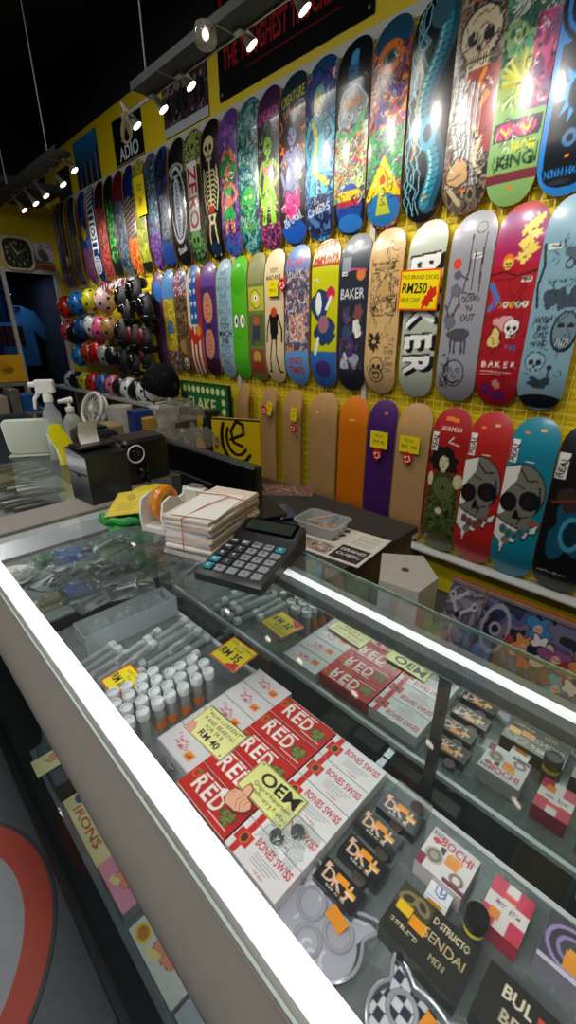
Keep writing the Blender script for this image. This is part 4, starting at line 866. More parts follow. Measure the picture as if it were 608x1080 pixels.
def artprism(name, P, cv, k, T, m, parent=None, edge='#f0f0f0', q=2.6):
    """flat die-cut shape: canvas units P scaled by k metres, cut from a fine grid so the print keeps its detail"""
    P = np.array(P, float); x0, y0 = P.min(0); x1, y1 = P.max(0); nx = int((x1 - x0) * q * 3); ny = int((y1 - y0) * q * 3)
    gx = np.linspace(x0, x1, nx + 1); gy = np.linspace(y0, y1, ny + 1); V = []; F = []; ci = []; idx = {}
    def inside(x, y):
        r_ = False; n = len(P)
        for i in range(n):
            xa, ya = P[i]; xb, yb = P[(i + 1) % n]
            if (ya > y) != (yb > y) and x < (xb - xa) * (y - ya) / (yb - ya) + xa: r_ = not r_
        return r_
    cells = {(i, j) for i in range(nx) for j in range(ny) if inside((gx[i] + gx[i + 1]) / 2, (gy[j] + gy[j + 1]) / 2)}
    def vid(i, j, z):
        if (i, j, z) not in idx:
            idx[(i, j, z)] = len(V); V.append(((gx[i] - (x0 + x1) / 2) * k, (gy[j] - (y0 + y1) / 2) * k, z * T)); ci.append((gx[i] / cv.w, gy[j] / cv.h))
        return idx[(i, j, z)]
    for i, j in cells:
        F.append((vid(i, j, 1), vid(i + 1, j, 1), vid(i + 1, j + 1, 1), vid(i, j + 1, 1))); F.append((vid(i, j, 0), vid(i, j + 1, 0), vid(i + 1, j + 1, 0), vid(i + 1, j, 0)))
        for di, dj, a, b in ((-1, 0, (i, j + 1), (i, j)), (1, 0, (i + 1, j), (i + 1, j + 1)), (0, -1, (i, j), (i + 1, j)), (0, 1, (i + 1, j + 1), (i, j + 1))):
            if (i + di, j + dj) not in cells: F.append((vid(*a, 0), vid(*b, 0), vid(*b, 1), vid(*a, 1)))
    ci = np.array(ci); col = cv.sample(ci[:, 0], ci[:, 1])
    return fast_mesh(name, V, F, col, m, parent)
fc.line(P + [P[0]], .3, '#7c3420')
for a in (1.1, 1.9, 2.7): fc.line([(3.4 + a, .6 + a * .12), (2.6 + a, 1.9), (3.0 + a, 3.0)], .12, '#a85838')
fc.line([(3.3, 3.8), (4.3, 3.5), (5.1, 3.6)], .12, '#a85838'); fc.rect(0, 0, 1.5, 3, '#f4f0e8'); fc.line([(1.5, .8), (1.5, 2.8)], .12, '#7c3420'); fc.line([(1.9, 2.6), (2.6, 3.2)], .1, '#a85838')
f_ = artprism('printed_fist', P, fc, .0080, .002, P_PACK, em, q=4); f_.location = (-.030, -.036, .0016); f_.rotation_euler = (0, 0, .15)
card('price_card', 'yellow card with red border priced thirty five, propped against the mirror side tubes', starcard([('NEW & NORMAL', 4.2, 5.8, .95, 6.6), ('BRUSH', 4.2, 4.7, .95, 4), ('RM 35', 3.6, 2.9, 2.6, 5.6)]), .074, .067, (.413, .575, .803), RZ + .05, (.06, .05))
card('price_card', 'yellow card with red border priced five, beside the light tube', starcard([('CARD DEAL', 4.2, 5.8, .95, 6.6), ('9 for', 4.0, 4.7, .95, 4), ('RM X 5', 3.4, 2.9, 2.6, 5.6)]), .068, .062, (.226, .672, .792), RZ + .02, (.03, .04))

# --- clear tubes
def make_tube(orange):
    t = empty('plastic_tube', (0, 0, 0), label='clear capped plastic tube standing in the block of upright tubes', cat='tube', group='upright clear tubes')
    MB().lathe([(.0098, 0), (.0102, .002), (.0102, .054), (.0098, .056)], n=14).build('tube_body', CLEAR, t)
    MB().lathe([(.0108, .0525), (.0112, .054), (.0112, .066), (.0104, .0675), (.0085, .0672), (.0080, .063)], n=14).build('cap', mat('frosted_cap', '#d4d8d8', 0.35, noise=0.1), t)
    MB().lathe([(.0052, .003), (.0056, .02), (.0050, .05)], n=8).build('contents', mat('grey_contents', '#9aa0a0', 0.4, 0.3, noise=0.5, nscale=200), t)
    if orange: MB().lathe([(.01045, .008), (.01045, .026)], n=14, cap=False).build('sticker', mat('orange_sticker', '#ee8020', 0.5, noise=0.1), t)
    return t
tA = make_tube(True); tB = make_tube(False); tA['label'] = 'clear capped plastic tube with an orange sticker in the front line of upright tubes'
ia = ib = 0; rr = random.Random(4)
for r_ in range(4):
    for k in range(7 - (r_ == 3) * 2):
        x = .186 + k * .0262 + (r_ % 2) * .008 + rr.uniform(-.002, .002); y = .567 + r_ * .0245 + rr.uniform(-.002, .002)
        if r_ > 2 and k > 3: continue
        og = r_ == 0 and k in (0, 2, 3, 4, 5)
        src = tA if og else tB
        if og: o = src if ia == 0 else copy_thing(src); ia += 1
        else: o = src if ib == 0 else copy_thing(src); ib += 1
        o.location = (x, y, SH + .0002); o.rotation_euler = (0, 0, rr.uniform(-1.2, .2) - .6)
def make_lying():
    t = empty('tool_tube', (0, 0, 0), label='clear plastic tube holding a thin metal tool, lying in the heap of tubes', cat='tube', group='lying clear tool tubes')
    MB().tube([(-.045, 0, .0095), (.03, 0, .0095)], .0092, 12).build('tube_body', CLEAR, t)
    MB().tube([(.0302, 0, .0095), (.0308, 0, .0095), (.044, 0, .0095), (.045, 0, .0095)], [.0093, .0102, .0102, .009], 12).build('cap', mat('frosted_cap', '#d4d8d8'), t)
    MB().tube([(-.04, 0, .007), (.025, 0, .007)], .0022, 6).tube([(-.04, 0, .0095), (-.02, 0, .0095)], [.001, .005], 6).build('tool', mat('dark_steel', '#3a3e42', 0.3, .7, noise=.3), t)
    return t
tl = make_lying(); n = 0
for (x, y, z, a) in [(.235, .83, 0, .22), (.238, .806, 0, .2), (.242, .782, 0, .16), (.248, .757, 0, .15), (.252, .733, 0, .12), (.24, .71, 0, .12), (.33, .80, 0, .25), (.335, .776, 0, .2), (.338, .751, 0, .16), (.341, .727, 0, .12), (.345, .702, 0, .08), (.35, .678, 0, .05),
                     (.425, .78, 0, .25), (.425, .755, 0, .2), (.425, .73, 0, .15), (.428, .705, 0, .12), (.29, .742, .0195, .3), (.38, .742, .0195, .1), (.29, .768, .0195, .2), (.385, .715, .0195, .16), (.385, .768, .0195, .22)]:
    o = tl if n == 0 else copy_thing(tl); n += 1; x = min(x, .398); o.location = (x, y, SH + .0002 + z); o.rotation_euler = (0, 0, a + PI * 0)
# long clear box with crumpled bags
bx = empty('plastic_box', (.335, .885, SH + .0004), label='long clear plastic tray full of crumpled bags on the glass shelf', cat='tray', rot=(0, 0, -.02))
m = MB(); W2, D2, H2, t_ = .112, .035, .05, .002
m.box(-W2, W2, -D2, D2, 0, t_).box(-W2, W2, -D2, -D2 + t_, t_, H2).box(-W2, W2, D2 - t_, D2, t_, H2).box(-W2, -W2 + t_, -D2 + t_, D2 - t_, t_, H2).box(W2 - t_, W2, -D2 + t_, D2 - t_, t_, H2)
m.build('tray', CLEAR, bx, smooth=False)
def crumple(seed, s, h, n=26):
    rs = np.random.RandomState(seed); V = []; F = []
    N = vnoise(n, n, 4, rs, 3); N2 = vnoise(n, n, 3, rs, 2)
    for j in range(n):
        for i in range(n):
            u = i / (n - 1) * 2 - 1; v = j / (n - 1) * 2 - 1; e = max(0, 1 - max(abs(u), abs(v)) ** 3)
            V.append((u * s[0] + (N2[j, i] - .5) * .4 * s[0], v * s[1] + (N[j, i] - .5) * .4 * s[1], .001 + e * h * (.25 + 1.2 * N[j, i])))
    for j in range(n - 1):
        for i in range(n - 1): F.append((j * n + i, j * n + i + 1, (j + 1) * n + i + 1, (j + 1) * n + i))
    return V, F
for k, (x, s_) in enumerate(((-.065, .035), (.0, .035), (.065, .035))):
    V, F = crumple(k + 3, (s_, .026), .045); o = MB().add(V, F).build('crumpled_bag', CLEARB, bx, smooth=False); o.location = (x, 0, .003)
V, F = crumple(9, (.03, .03), .03); o = MB().add(V, F).build('crumpled_bag', CLEARB, smooth=False); o.location = (.215, .815, SH + .035); 
tag(o, 'crumpled clear bag lying over the light tube end of the tray', 'plastic bag'); o.location = (.19, .865, SH)
m = MB(); r_ = random.Random(6)
for k in range(9):
    x, y = r_.uniform(-.022, .022), r_.uniform(-.02, .02); m.torus((x, y, .004), .006, .0016, 12, 6)
o = m.build('washer_pile', METAL); o.location = (.205, .49, SH + .001); tag(o, 'little heap of steel washers by the light tube near the forty card', 'washers', kind='stuff')

# --- zip bag with two black caps on the white boxes
zb = empty('zip_bag', (.262, .268, SH + .027), label='small clear bag with two black bearing caps on the white boxes', cat='plastic bag', rot=(0, 0, RZ))
V, F = crumple(31, (.032, .03), .012); MB().add(V, F).build('bag', CLEARB, zb, smooth=False)
for x, y in ((-.010, -.012), (.006, .012)):
    m = MB().lathe([(.0095, .001), (.0102, .002), (.0102, .0055), (.0092, .007), (.006, .007), (.005, .006), (.002, .006), (.001, .007)], (x, y, 0), 20); m.build('bearing_cap', BLKG, zb)

# --- black bushing packs
def bush_cv(seed, rev=False):
    c = Cv(6.2, 3.2, 40, '#16171a'); c.rect(.2, 1.0, 6.0, 2.8, '#1c1d20'); k = 0
    c.poly([(.4, 2.9), (1.3, 2.9), (.7, 2.2), (.4, 2.0)], '#e8b898')
    for t, x in (('D', 1.5), ('K', 3.0), ('J', 4.3)): c.text(t, x, 1.65, 2.3, '#f0bc9c', 0, sx=1.0)
    c.text('THE BUSHINGS', 3.2, .5, .42, '#d8d4cc', 0, maxw=4.4); c.rect(2.2, 1.9, 4.0, 2.7, '#f59a1c'); c.rect(4.0, 1.4, 5.4, 2.1, '#f0a838'); c.rect(4.1, 1.5, 5.3, 1.7, '#f8e8c0'); return c
def make_bush():
    t = empty('bushing_pack', (0, 0, 0), label='x', cat='pack', group='black bushing packs on the glass shelf')
    pbox('header_card', .062, .031, .016, bush_cv(1), '#121316', m=P_PACK, q=1000, parent=t)
    MB().lathe([(.004, 0), (.0095, .001), (.0095, .013), (.004, .014)], (.012, .026, 0), 16).build('bushing', mat('brown_rubber', '#4a3a30', .4, noise=.3), t)
    pbox('blister', .056, .026, .017, 'none', '#fff', m=CLEAR, parent=t).location = (0, .0285, 0)
    return t
bsh = make_bush(); bn = 0
for x, y, lb in ((.412, .182, 'black bushing pack nearest the mirror end of its line'), (.369, .190, 'black bushing pack second from the mirror end of its line'), (.325, .184, 'black bushing pack third from the mirror end of its line'), (.280, .188, 'black bushing pack nearest the light tube, just above the pig shaped pad')):
    o = bsh if bn == 0 else copy_thing(bsh); bn += 1; o.location = (x - .008, y, SH); o.rotation_euler = (0, 0, RZ); o['label'] = lb
# --- skate pads, boxes at the near end
def pack(name, label, cat, c, W, D, H, x, y, side, rz=RZ, q=900, z=SH, m=None, tilt=(0, 0), group=None):
    o = pbox(name, W, D, H, c, side, m=m or P_PACK, q=q, loc=(x, y, z), rot=(tilt[0], tilt[1], rz)); return tag(o, label, cat, group)
c = Cv(6.2, 5.8, 40, '#e8e2e0'); c.rect(0, 4.5, 6.2, 5.8, '#d8d0d0'); c.text('RED', .9, 5.1, .9, '#242424', 0, maxw=1.3); c.text('BOCHI', 3.6, 4.6, 1.6, '#c8283c', -4, maxw=4.2); c.ell(1.0, 4.2, .5, .4, '#c83444')
c.rect(1.9, 2.9, 2.5, 4.0, '#2c2c2c'); c.ell(1.6, 2.2, 1.2, 1.1, '#bcae9c'); c.ell(1.6, 2.2, .9, .85, '#6c6254'); c.ell(1.6, 2.2, .55, .5, '#a89c88'); c.ell(4.9, 1.4, .9, .8, '#8c6c60'); c.ell(4.9, 1.4, .5, .45, '#e8e0d8')
c.rect(0, 0, 1.0, 1.6, '#8c2c4c'); c.rect(2.9, 2.2, 4.6, 3.6, '#f09020'); c.rect(3.1, 3.2, 4.8, 3.9, '#f0a038'); c.rect(3.5, .2, 6.2, .7, '#702840')
pack('wheel_pack', 'white and crimson blister box with round wheels pictured and an orange sticker', 'pack', c, .062, .056, .03, .386, .103, '#c8bcb8')
c = Cv(3, 5, 50, '#e6e8ea'); c.line([(1.0, 3.2), (1.0, 4.4), (1.6, 4.7), (2.2, 4.4), (2.2, 3.2), (1.6, 2.9), (1.0, 3.2)], .14, '#2c4c9c'); c.line([(1.0, 4.4), (1.6, 4.1), (2.2, 4.4)], .14, '#2c4c9c'); c.line([(1.6, 4.1), (1.6, 3.3), (2.0, 3.6)], .14, '#2c4c9c')
c.rect(.5, 1.2, 2.4, 2.2, '#f09a2c'); c.rect(.6, .3, 2.2, .9, '#a8acb0'); c.rect(0, 2.4, 3, 2.5, '#b0b4b8')
pack('wax_box', 'narrow white box printed with a blue line cube and an orange sticker', 'box', c, .028, .05, .02, .342, .094, '#ccd0d2', rz=RZ + .05, z=SH)
c = Cv(5.6, 5.8, 40, '#cf3050'); c.rect(0, 2.0, 5.6, 3.7, '#ece0dc'); c.rect(2.0, 0, 3.6, 5.8, '#ece0dc'); c.rect(1.9, 3.9, 3.7, 4.6, '#e04028'); c.text('aggregate', 2.9, 2.9, .9, '#5c4c50', -4, False, maxw=4.6); c.rect(1.0, .9, 2.4, 2.1, '#f08a20')
rb = pbox('bearing_tin', .045, .058, .028, c, '#b82440', m=P_PACK, q=600, loc=(.388, .030, SH), rz=RZ); tag(rb, 'pinkish red square tin with a white cross band and orange sticker', 'tin')
for v in rb.data.vertices: pass
bt = empty('lube_bottle', (.343, .050, SH), label='tiny blue bottle with yellow band and black ribbed cap', cat='bottle')
MB().lathe([(.010, 0), (.0115, .002), (.0115, .032), (.0105, .035)], n=24).build('bottle_body', mat('blue_bottle', '#22386c', .3, noise=.2), bt)
MB().lathe([(.0118, .030), (.0118, .0385)], n=24, cap=False).build('label_band', mat('yellow_label', '#e8d41c', .4, noise=.05), bt)
m = MB(); rg = [[((.0125 + (.0006 if k % 2 else 0)) * s_ * math.cos(2 * PI * k / 40), (.0125 + (.0006 if k % 2 else 0)) * s_ * math.sin(2 * PI * k / 40), z) for k in range(40)] for z, s_ in ((.0386, 1), (.056, 1), (.0578, .92), (.0578, .7), (.0565, .66))]
m.loft(rg).build('cap', BLK, bt)
def sendai():
    c = Cv(9.6, 6, 40, '#2a2a24'); c.rect(0, 3.2, 4.2, 6, '#4a4634'); c.ell(1.3, 4.6, 1.2, .75, '#8c7c54', 30); c.ell(1.3, 4.6, .7, .4, '#3c3828', 30); c.ell(3.0, 4.9, 1.1, .7, '#8c7c54', -25); c.ell(3.0, 4.9, .6, .35, '#3c3828', -25)
    c.rect(.5, 2.8, 2.4, 4.0, '#f2c41c'); c.rect(2.5, 2.4, 4.5, 3.6, '#f29a1c'); c.text('D STRUCTO', 6.7, 4.9, 1.0, '#e8d8b0', 0, maxw=4.2); c.text('SENDAI', 6.6, 3.2, 1.5, '#d8c08c', 0, False, maxw=4.8)
    c.text('D STRUCTO', 2.4, 1.6, .7, '#d8c8a0', 0, maxw=3.4); c.text('MEN', 6.6, 1.5, .9, '#b8a880', 0, False); c.rect(0, 0, 9.6, .1, '#101010'); return c
pack('boxed_set', 'dark box with cream capitals, ring drawings and a long yellow orange sticker', 'box', sendai(), .093, .060, .028, .300, .083, '#1c1c1a')
c = Cv(6, 6, 40, '#4a4450'); c.ell(3, 3, 2.8, 2.6, '#a890c0'); c.ell(3, 3, 2.4, 2.2, '#3c3844'); c.ell(3, 3, 1.7, 1.6, '#9c88b8'); c.ell(3, 3, 1.3, 1.2, '#4c4a50'); c.rect(2.4, .8, 5.0, 2.9, '#f09a20'); c.rect(2.6, 2.4, 4.9, 3.3, '#f0a840'); c.rect(0, 0, 6, .5, '#d0ccd4')
pack('wheel_pack', 'dark pack with lilac rings and a large orange sticker, by the right edge', 'pack', c, .058, .055, .03, .397, -.036, '#8c8494')
c = Cv(8, 5, 36, '#2c2a26'); c.text('BUL', 3.2, 3.6, 1.6, '#e8dcc0', 0, maxw=3.6); c.text('BE', 3, 1.6, 1.6, '#c8bca0', 0, maxw=3); c.rect(5, 2.2, 7.4, 4.0, '#d0402c')
pack('boxed_set', 'dark box with cream capitals and a red square, at the very bottom right', 'box', c, .082, .052, .028, .305, -.016, '#1c1a18')
c = Cv(5, 5, 30, '#2c5a4c'); c.ell(2.5, 2.5, 1.8, 1.6, '#40a070'); c.text('GRIP', 2.5, 2.5, 1.2, '#e8e8d8', 0)
pack('wax_box', 'green box beyond the lilac ringed pack, just outside the right edge', 'box', c, .05, .05, .03, .40, -.105, '#2c5a4c')
# pig shaped and checkered riser pads in clear moulded packs
def riser(label, x, y, checker, s=1.0):
    t = empty('riser_pad_pack', (x, y, SH), label=label, cat='riser pad pack', rot=(0, 0, RZ))
    def head(k): 
        P = []
        for i in range(64):
            a = 2 * PI * i / 64; q = .047 * k; ear = 0
            for e in (math.radians(52), math.radians(128)):
                d = abs((a - e + PI) % (2 * PI) - PI); ear = max(ear, max(0, 1 - d / .26))
            q = q * (1 + .0 * ear) + .030 * ear * k
            P.append((q * 1.12 * math.cos(a) * s, q * .88 * math.sin(a) * s))
        return P
    c = Cv(14, 14, 22, '#b2b0bc')
    if checker:
        for i in range(14):
            for j in range(14):
                c.rect(i, j, i + 1, j + 1, '#2c2c40' if (i + j) % 2 else '#dcdce0')
    else: c.scrib(30, 1, 1, 13, 13, .3, '#d8d8e0', 5, 1.6)
    P = [(7 + px * 100, 7 + py * 100) for px, py in head(1.0)]
    o = artprism('printed_pad', P, c, .01, .004, P_PACK, t); o.location = (0, 0, .001)
    m = MB(); H = head(1.08); pts = [(px, py, .006) for px, py in H] + [(H[0][0], H[0][1], .006)]
    m.tube(pts, .0022, 6)
    for sx in (-.022, .022): m.torus((sx * s, .010, .0065), .017 * s, .0028, 24, 6)
    m.torus((0, -.022 * s, .0065), .016 * s, .0028, 24, 6)
    m.build('moulded_rim', mat('silvery_clear_rim', '#c6c6ce', .18, .25, coat=.6, noise=.2), t)
    st = pbox('price_sticker', .026, .016, .0008, 'f0981c', '#f0981c', m=P_PACK, parent=t, loc=(.012, .018, .0092), rz=-.2)
    return t
riser('pale pig head shaped pad pack with silvery moulded rim near the light tube', .228, .182, False, .96)
riser('checkered pad pack with silvery moulded rim, cut by the bottom edge', .226, .056, True, .86)
c = Cv(5, 2, 40, '#ece8dc'); c.text('AFR', 2.0, 1.0, 1.4, '#202020', 0); c.rect(3.6, 0, 5, 2, '#d84020')
pack('price_tag', 'white paper tag with black capitals lying on the checkered pad pack', 'tag', c, .03, .012, .0008, .235, .035, '#ece8dc', z=SH + .0105)

# --- lower shelf stock seen through the front glass
def lowbox(label, y0, y1, top, cv, front, cvq=420, h=.13, X=.094, d=.085):
    z = top - h
    o = pbox('boxed_set', y1 - y0, d, h, cv, front, m=P_PACK, q=cvq, loc=(X + d / 2, (y0 + y1) / 2, z), rz=RZ); return tag(o, label, 'box', 'boxes on the lower shelf')
def lowcv(bg, kind):
    c = Cv(10, 8, 28, bg)
    if kind == 'fist':
        c.blob(5.4, 3.0, 1.5, '#f09070', 4, .3, out='#8c3c28', ow=.08); c.blob(4.4, 2.2, .9, '#f09070', 2, .2, out='#8c3c28', ow=.08); c.poly([(3.4, .4), (5.4, 1.2), (5.0, 2.1), (3.0, 1.3)], '#f0dc90')
    if kind == 'round': c.ell(2.2, 5.8, 1.3, 1.3, '#f0c830'); c.ell(2.2, 5.8, 1.0, 1.0, '#c07818'); c.ell(2.2, 5.8, .6, .6, '#f0d860')
    if kind == 'word': c.text('IRONS', 5, 1.7, 2.2, '#c0501c', 0, maxw=8.4); c.ell(1.0, 2.6, .7, .7, '#4870a0')
    return c
def front_cv(bg, st, sx=5, sy=6):
    c = Cv(10, 12, 16, bg); c.busy([bg, '#182030', bg], 3, 5, outline=None); c.rect(sx - 1.3, sy - 1.6, sx + 1.3, sy + 1.6, st); return c
def lowset(label, pa, pb, cv, front, **k):
    a = PX(pa[0], pa[1], .094); b = PX(pb[0], pb[1], .094)
    lowbox(label, b.y, a.y, (a.z + b.z) / 2, cv, front, h=max(.05, (a.z + b.z) / 2 - SH2), **k)
cw = lowcv('#e8dca0', 'word'); lowset('cream topped box with rust lettering and a red front on the lower shelf', (69, 855), (99, 905), cw, front_cv('#a83018', '#b04020'))
cf = lowcv('#e890a8', 'fist'); lowset('pink box with a printed fist on the lower shelf', (101, 908), (131, 972), cf, front_cv('#20242c', '#f0a020', 5, 8))
cf = lowcv('#d8d4cc', 'fist'); cf.ell(1.6, 1.5, 1.2, 1.2, '#f0c830'); cf.ell(1.6, 1.5, .85, .85, '#c07818'); lowset('white box with a printed fist and round gold badge on the lower shelf', (136, 982), (180, 1066), cf, front_cv('#3c4020', '#f08020', 7, 8))
lowset('grey topped navy box nearest the bottom edge on the lower shelf', (184, 1072), (230, 1160), lowcv('#a8b0b4', ''), front_cv('#14204a', '#f0b040', 4, 8))
lowset('grey topped box beyond the cream one on the lower shelf', (45, 812), (66, 850), lowcv('#8c8884', ''), front_cv('#2c2c30', '#50545c'))
a = PX(52, 800, .1); c = Cv(5, 8, 24, '#ece0a0'); c.blob(2, 3, 1, '#e8a070', 3, .3, out='#8c5030', ow=.06)
tag(pbox('price_card', .05, .11, .003, c, '#ece0a0', m=P_PACK, loc=(.13, a.y, SH2 + .02), rz=RZ, q=500, rot=None), 'pale yellow card with a small drawn figure on the lower shelf', 'price card').location = (.125, a.y + .02, a.z - .03)
lst = list(C.objects)[-1]
tag(MB().rbox(.09, .2, a.y - .05, a.y + .09, SH2, a.z - .032, .006).build('grey_carton', mat('dull_carton', '#565c60', .6, noise=.3)), 'dull grey carton under the pale yellow card on the lower shelf', 'box').name = 'carton'
for k, (y, col, lb) in enumerate(((1.0 - .06, '#6c7478', 'grey plastic bag bundle at the far end of the lower shelf'),)):
    V, F = crumple(50 + k, (.05, .05), .12); o = MB().add(V, F).build('plastic_bag', CLEARB, smooth=False); o.location = (.15, y - .01, SH2); tag(o, lb, 'plastic bag')

# unlabelled stock boxes standing deeper on the lower shelf, seen dimly through the glass shelf
r_ = random.Random(31); cols = ['#8c3a30', '#44586c', '#b0a890', '#3c5c4c', '#6c5c78', '#c0a050', '#7c7c80', '#2c3c50']
for k in range(16):
    y = -.42 + k * .088; hh = r_.uniform(.06, .16); cc = cols[k % 8]; c = Cv(6, 6, 20, cc); c.rect(.6, 3.6, 5.4, 5.0, '#d8d4c8'); c.ell(3, 1.8, 1.0, 1.0, cols[(k + 3) % 8])
    o = pbox('boxed_set', .078, r_.uniform(.10, .15), hh, c, cc, m=P_PACK, q=220, loc=(.30 + r_.uniform(-.02, .02), y, SH2), rz=RZ); tag(o, ['%s carton standing low in the case' % n for n in ('rust', 'slate', 'putty', 'moss', 'plum', 'mustard', 'ash', 'ink')][k % 8] + ', seen dimly through the glass shelf', 'box', 'dim cartons low in the case, ' + ('rust', 'slate', 'putty', 'moss', 'plum', 'mustard', 'ash', 'ink')[k % 8])
# ------------------------------------------------------------------ hanging light trays and spotlights
TRAY = mat('dark_grey_tray', '#1e2227', 0.6, 0.1, noise=0.3)
def tray(y0, y1, label, cables):
    t = empty('light_tray', (1.46, (y0 + y1) / 2, 2.5), label=label, cat='light fitting', group='hanging light trays'); h = (y1 - y0) / 2
    MB().box(-.06, .04, -h, h, 0, .008).box(-.062, -.058, -h, h, -.004, .03).build('tray_plate', TRAY, t, smooth=False)
    MB().box(.040, .048, -h, h + .32, -.006, .008).build('side_rail', ALU, t, smooth=False)
    for k in range(int(h * 2 / .45)): MB().box(-.058, .04, -h + .2 + k * .45, -h + .206 + k * .45, -.003, 0).build('cross_rib', ALU, t, smooth=False)
    for c in cables: MB().tube([(-.05, c - (y0 + y1) / 2, .03), (-.05, c - (y0 + y1) / 2, ZC - 2.5)], .004, 6).build('cable', mat('grey_cable', '#8c8c90', .5), t)
tray(.25, 2.50, 'nearer hanging grey light tray, running out at the top of the view', (1.3, 2.36))
tray(3.55, 5.30, 'further hanging grey light tray towards the far wall', (3.72, 4.7, 5.15))
SHADE = mat('satin_spot_shade', '#c4c0b8', 0.35, 0.25, noise=0.15)
LENS = mat('lit_spot_lens', '#fff4e8', 0.3, emis='#ffeedd', estr=9.0)
spots = [(322, 6, 'first'), (266, 42, 'x'), (202, 89, 'x'), (173, 116, 'x'), (145, 133, 'x'), (79, 180, 'x'), (67, 195, 'x'), (49, 207, 'x'), (38, 215, 'x'), (26, 222, 'x')]
slab = ['steel spotlight over the right part of the banner, highest in view', 'steel spotlight in front of the banner lettering', 'steel spotlight in front of the dark band poster', 'steel spotlight between the winged poster and the band poster', 'steel spotlight in front of the winged logo poster', 'steel spotlight at the near end of the further tray', 'steel spotlight second on the further tray', 'steel spotlight middle of five on the further tray', 'steel spotlight fourth on the further tray', 'steel spotlight last on the further tray, above the clock']
def spot_at(p, label):
    t = empty('spotlight', p, label=label, cat='spotlight', group='spotlights below the trays'); d = Vector((.42, -.42, -.80)).normalized()
    up = -d; base = up * .125
    MB().tube([base, up * .10, up * .05, up * .012, up * .0], [.009, .011, .016, .025, .027], 16, cap=False).build('lamp_shade', SHADE, t)
    MB().tube([up * .012, up * .003], [.0225, .0225], 16).build('lens', LENS, t)
    MB().tube([base, (1.49 - p.x, .01, 2.5 - p.z)], .003, 6).build('arm', ALU, t)
    MB().box(1.475 - p.x, 1.505 - p.x, -.015, .035, 2.49 - p.z, 2.5 - p.z).build('bracket', ALU, t, smooth=False)
    l = bpy.data.lights.new('spot_bulb', 'SPOT'); l.energy = 16; l.spot_size = math.radians(92); l.spot_blend = .9; l.shadow_soft_size = .03; l.color = (1, .95, .86)
    o = bpy.data.objects.new('spot_bulb', l); C.objects.link(o); o.parent = t; o.location = d * .02
    o.rotation_euler = (Vector((2.1, p.y - .15, 1.9)) - p).to_track_quat('-Z', 'Y').to_euler(); return t
for (px, py, _), lb in zip(spots, slab):
    p = PX(px, py, 1.55); p.z = min(p.z, 2.47); spot_at(p, lb)
for k, p in enumerate((Vector((1.55, 1.05, 2.44)), Vector((1.55, .6, 2.44)), Vector((1.55, .2, 2.44)))):
    spot_at(p, ['steel spotlight just beyond the top edge, above the lightning deck', 'steel spotlight above the skull deck, out of view', 'steel spotlight nearest the camera, out of view'][k])
p = PX(217, 38, 1.38); t = empty('globe_lamp', p, label='short round glass lamp head on the nearer tray before the banner edge', cat='lamp'); t.scale = (.8, .8, .8)
MB().lathe([(.02, .045), (.05, .04), (.055, .02), (.055, -.02), (.045, -.04), (.02, -.045)], n=24).build('glass_shell', glassmat('lamp_glass', '#e8e8e4', 1.5, .05, .3, '#a8a498'), t)
MB().ellip((0, 0, .005), (.018, .018, .022), 12, 8).build('bulb', mat('lamp_bulb_glass', '#fff0d8', .3, emis='#ffe8c8', estr=3.0), t)
MB().tube([(0, 0, .04), (.03, 0, (2.498 - p.z) / .8)], .008, 8).build('stem', ALU, t)

# ------------------------------------------------------------------ banner and posters
def flat(name, label, cat, cv, y0, y1, z0, z1, x=None, q=260, m=None, th=.006):
    x = x or XW - .008
    V, F, Co = grid((x, y1, z0), (0, y0 - y1, 0), (0, 0, z1 - z0), cv, int((y1 - y0) * q), int((z1 - z0) * q)); n = len(V)
    E_ = [grid((x + th, y0, z0), (0, y1 - y0, 0), (0, 0, z1 - z0), '#222', 1, 1), grid((x, y1, z1), (0, y0 - y1, 0), (th, 0, 0), '#222', 1, 1), grid((x, y0, z0), (0, y1 - y0, 0), (th, 0, 0), '#222', 1, 1), grid((x, y0, z0), (th, 0, 0), (0, 0, z1 - z0), '#222', 1, 1), grid((x, y1, z0), (0, 0, z1 - z0), (th, 0, 0), '#222', 1, 1)]
    for a, b, c_ in E_: F = np.concatenate([F, b + len(V)]); V = np.concatenate([V, a]); Co = np.concatenate([Co, c_])
    o = fast_mesh(name, V, F, Co, m or P_FLAG); return tag(o, label, cat)
c = Cv(11.4, 7.2, 36, '#0c0a0c'); c.text('DESTRUCTO', 5.8, 4.3, 4.4, '#c01824', 0, maxw=11.0)
c.text('THE TOUGHEST TRUCKS BUILT', 5.8, 1.9, 1.5, '#b01c24', 0, maxw=10.6); c.line([(2.6, .95), (9.4, .95)], .07, '#8c1418'); 
for x in (.25, 11.1): c.ell(x, .3, .08, .08, '#909090')
flat('banner', 'wide black banner with dark red lettering high on the yellow wall', 'banner', c, 1.62, 2.78, 2.73, 3.42, m=P_FLAG)
c = Cv(5, 3.6, 60, '#1f6fa8'); c.grad(0, 3.6, '#142040', '#2c80c0'); r_ = random.Random(2)
for k in range(16): x = .3 + k * .29; h_ = r_.uniform(.9, 2.4); c.rect(x, 0, x + .16, h_, ['#0c1430', '#283c68', '#8c7c60', '#101828'][k % 4])
flat('poster', 'blue poster with dark upright figures nearest the wall corner', 'poster', c, 4.56, 5.07, 2.69, 3.05, q=160)
c = Cv(4.8, 3.2, 60, '#0c0c0e'); c.ell(2.4, 2.1, 1.0, .9, '#c8ccd0'); c.ell(2.4, 2.0, .6, .62, '#0c0c0e'); c.poly([(1.3, 1.5), (2.4, 3.0), (3.3, 1.5), (2.8, 1.5), (2.3, 2.4), (1.8, 1.5)], '#c0a860'); c.text('ADIO', 2.4, .75, 1.3, '#d0d8e0', 0, maxw=3.9); c.rect(0, 0, 4.8, .12, '#8c7c40')
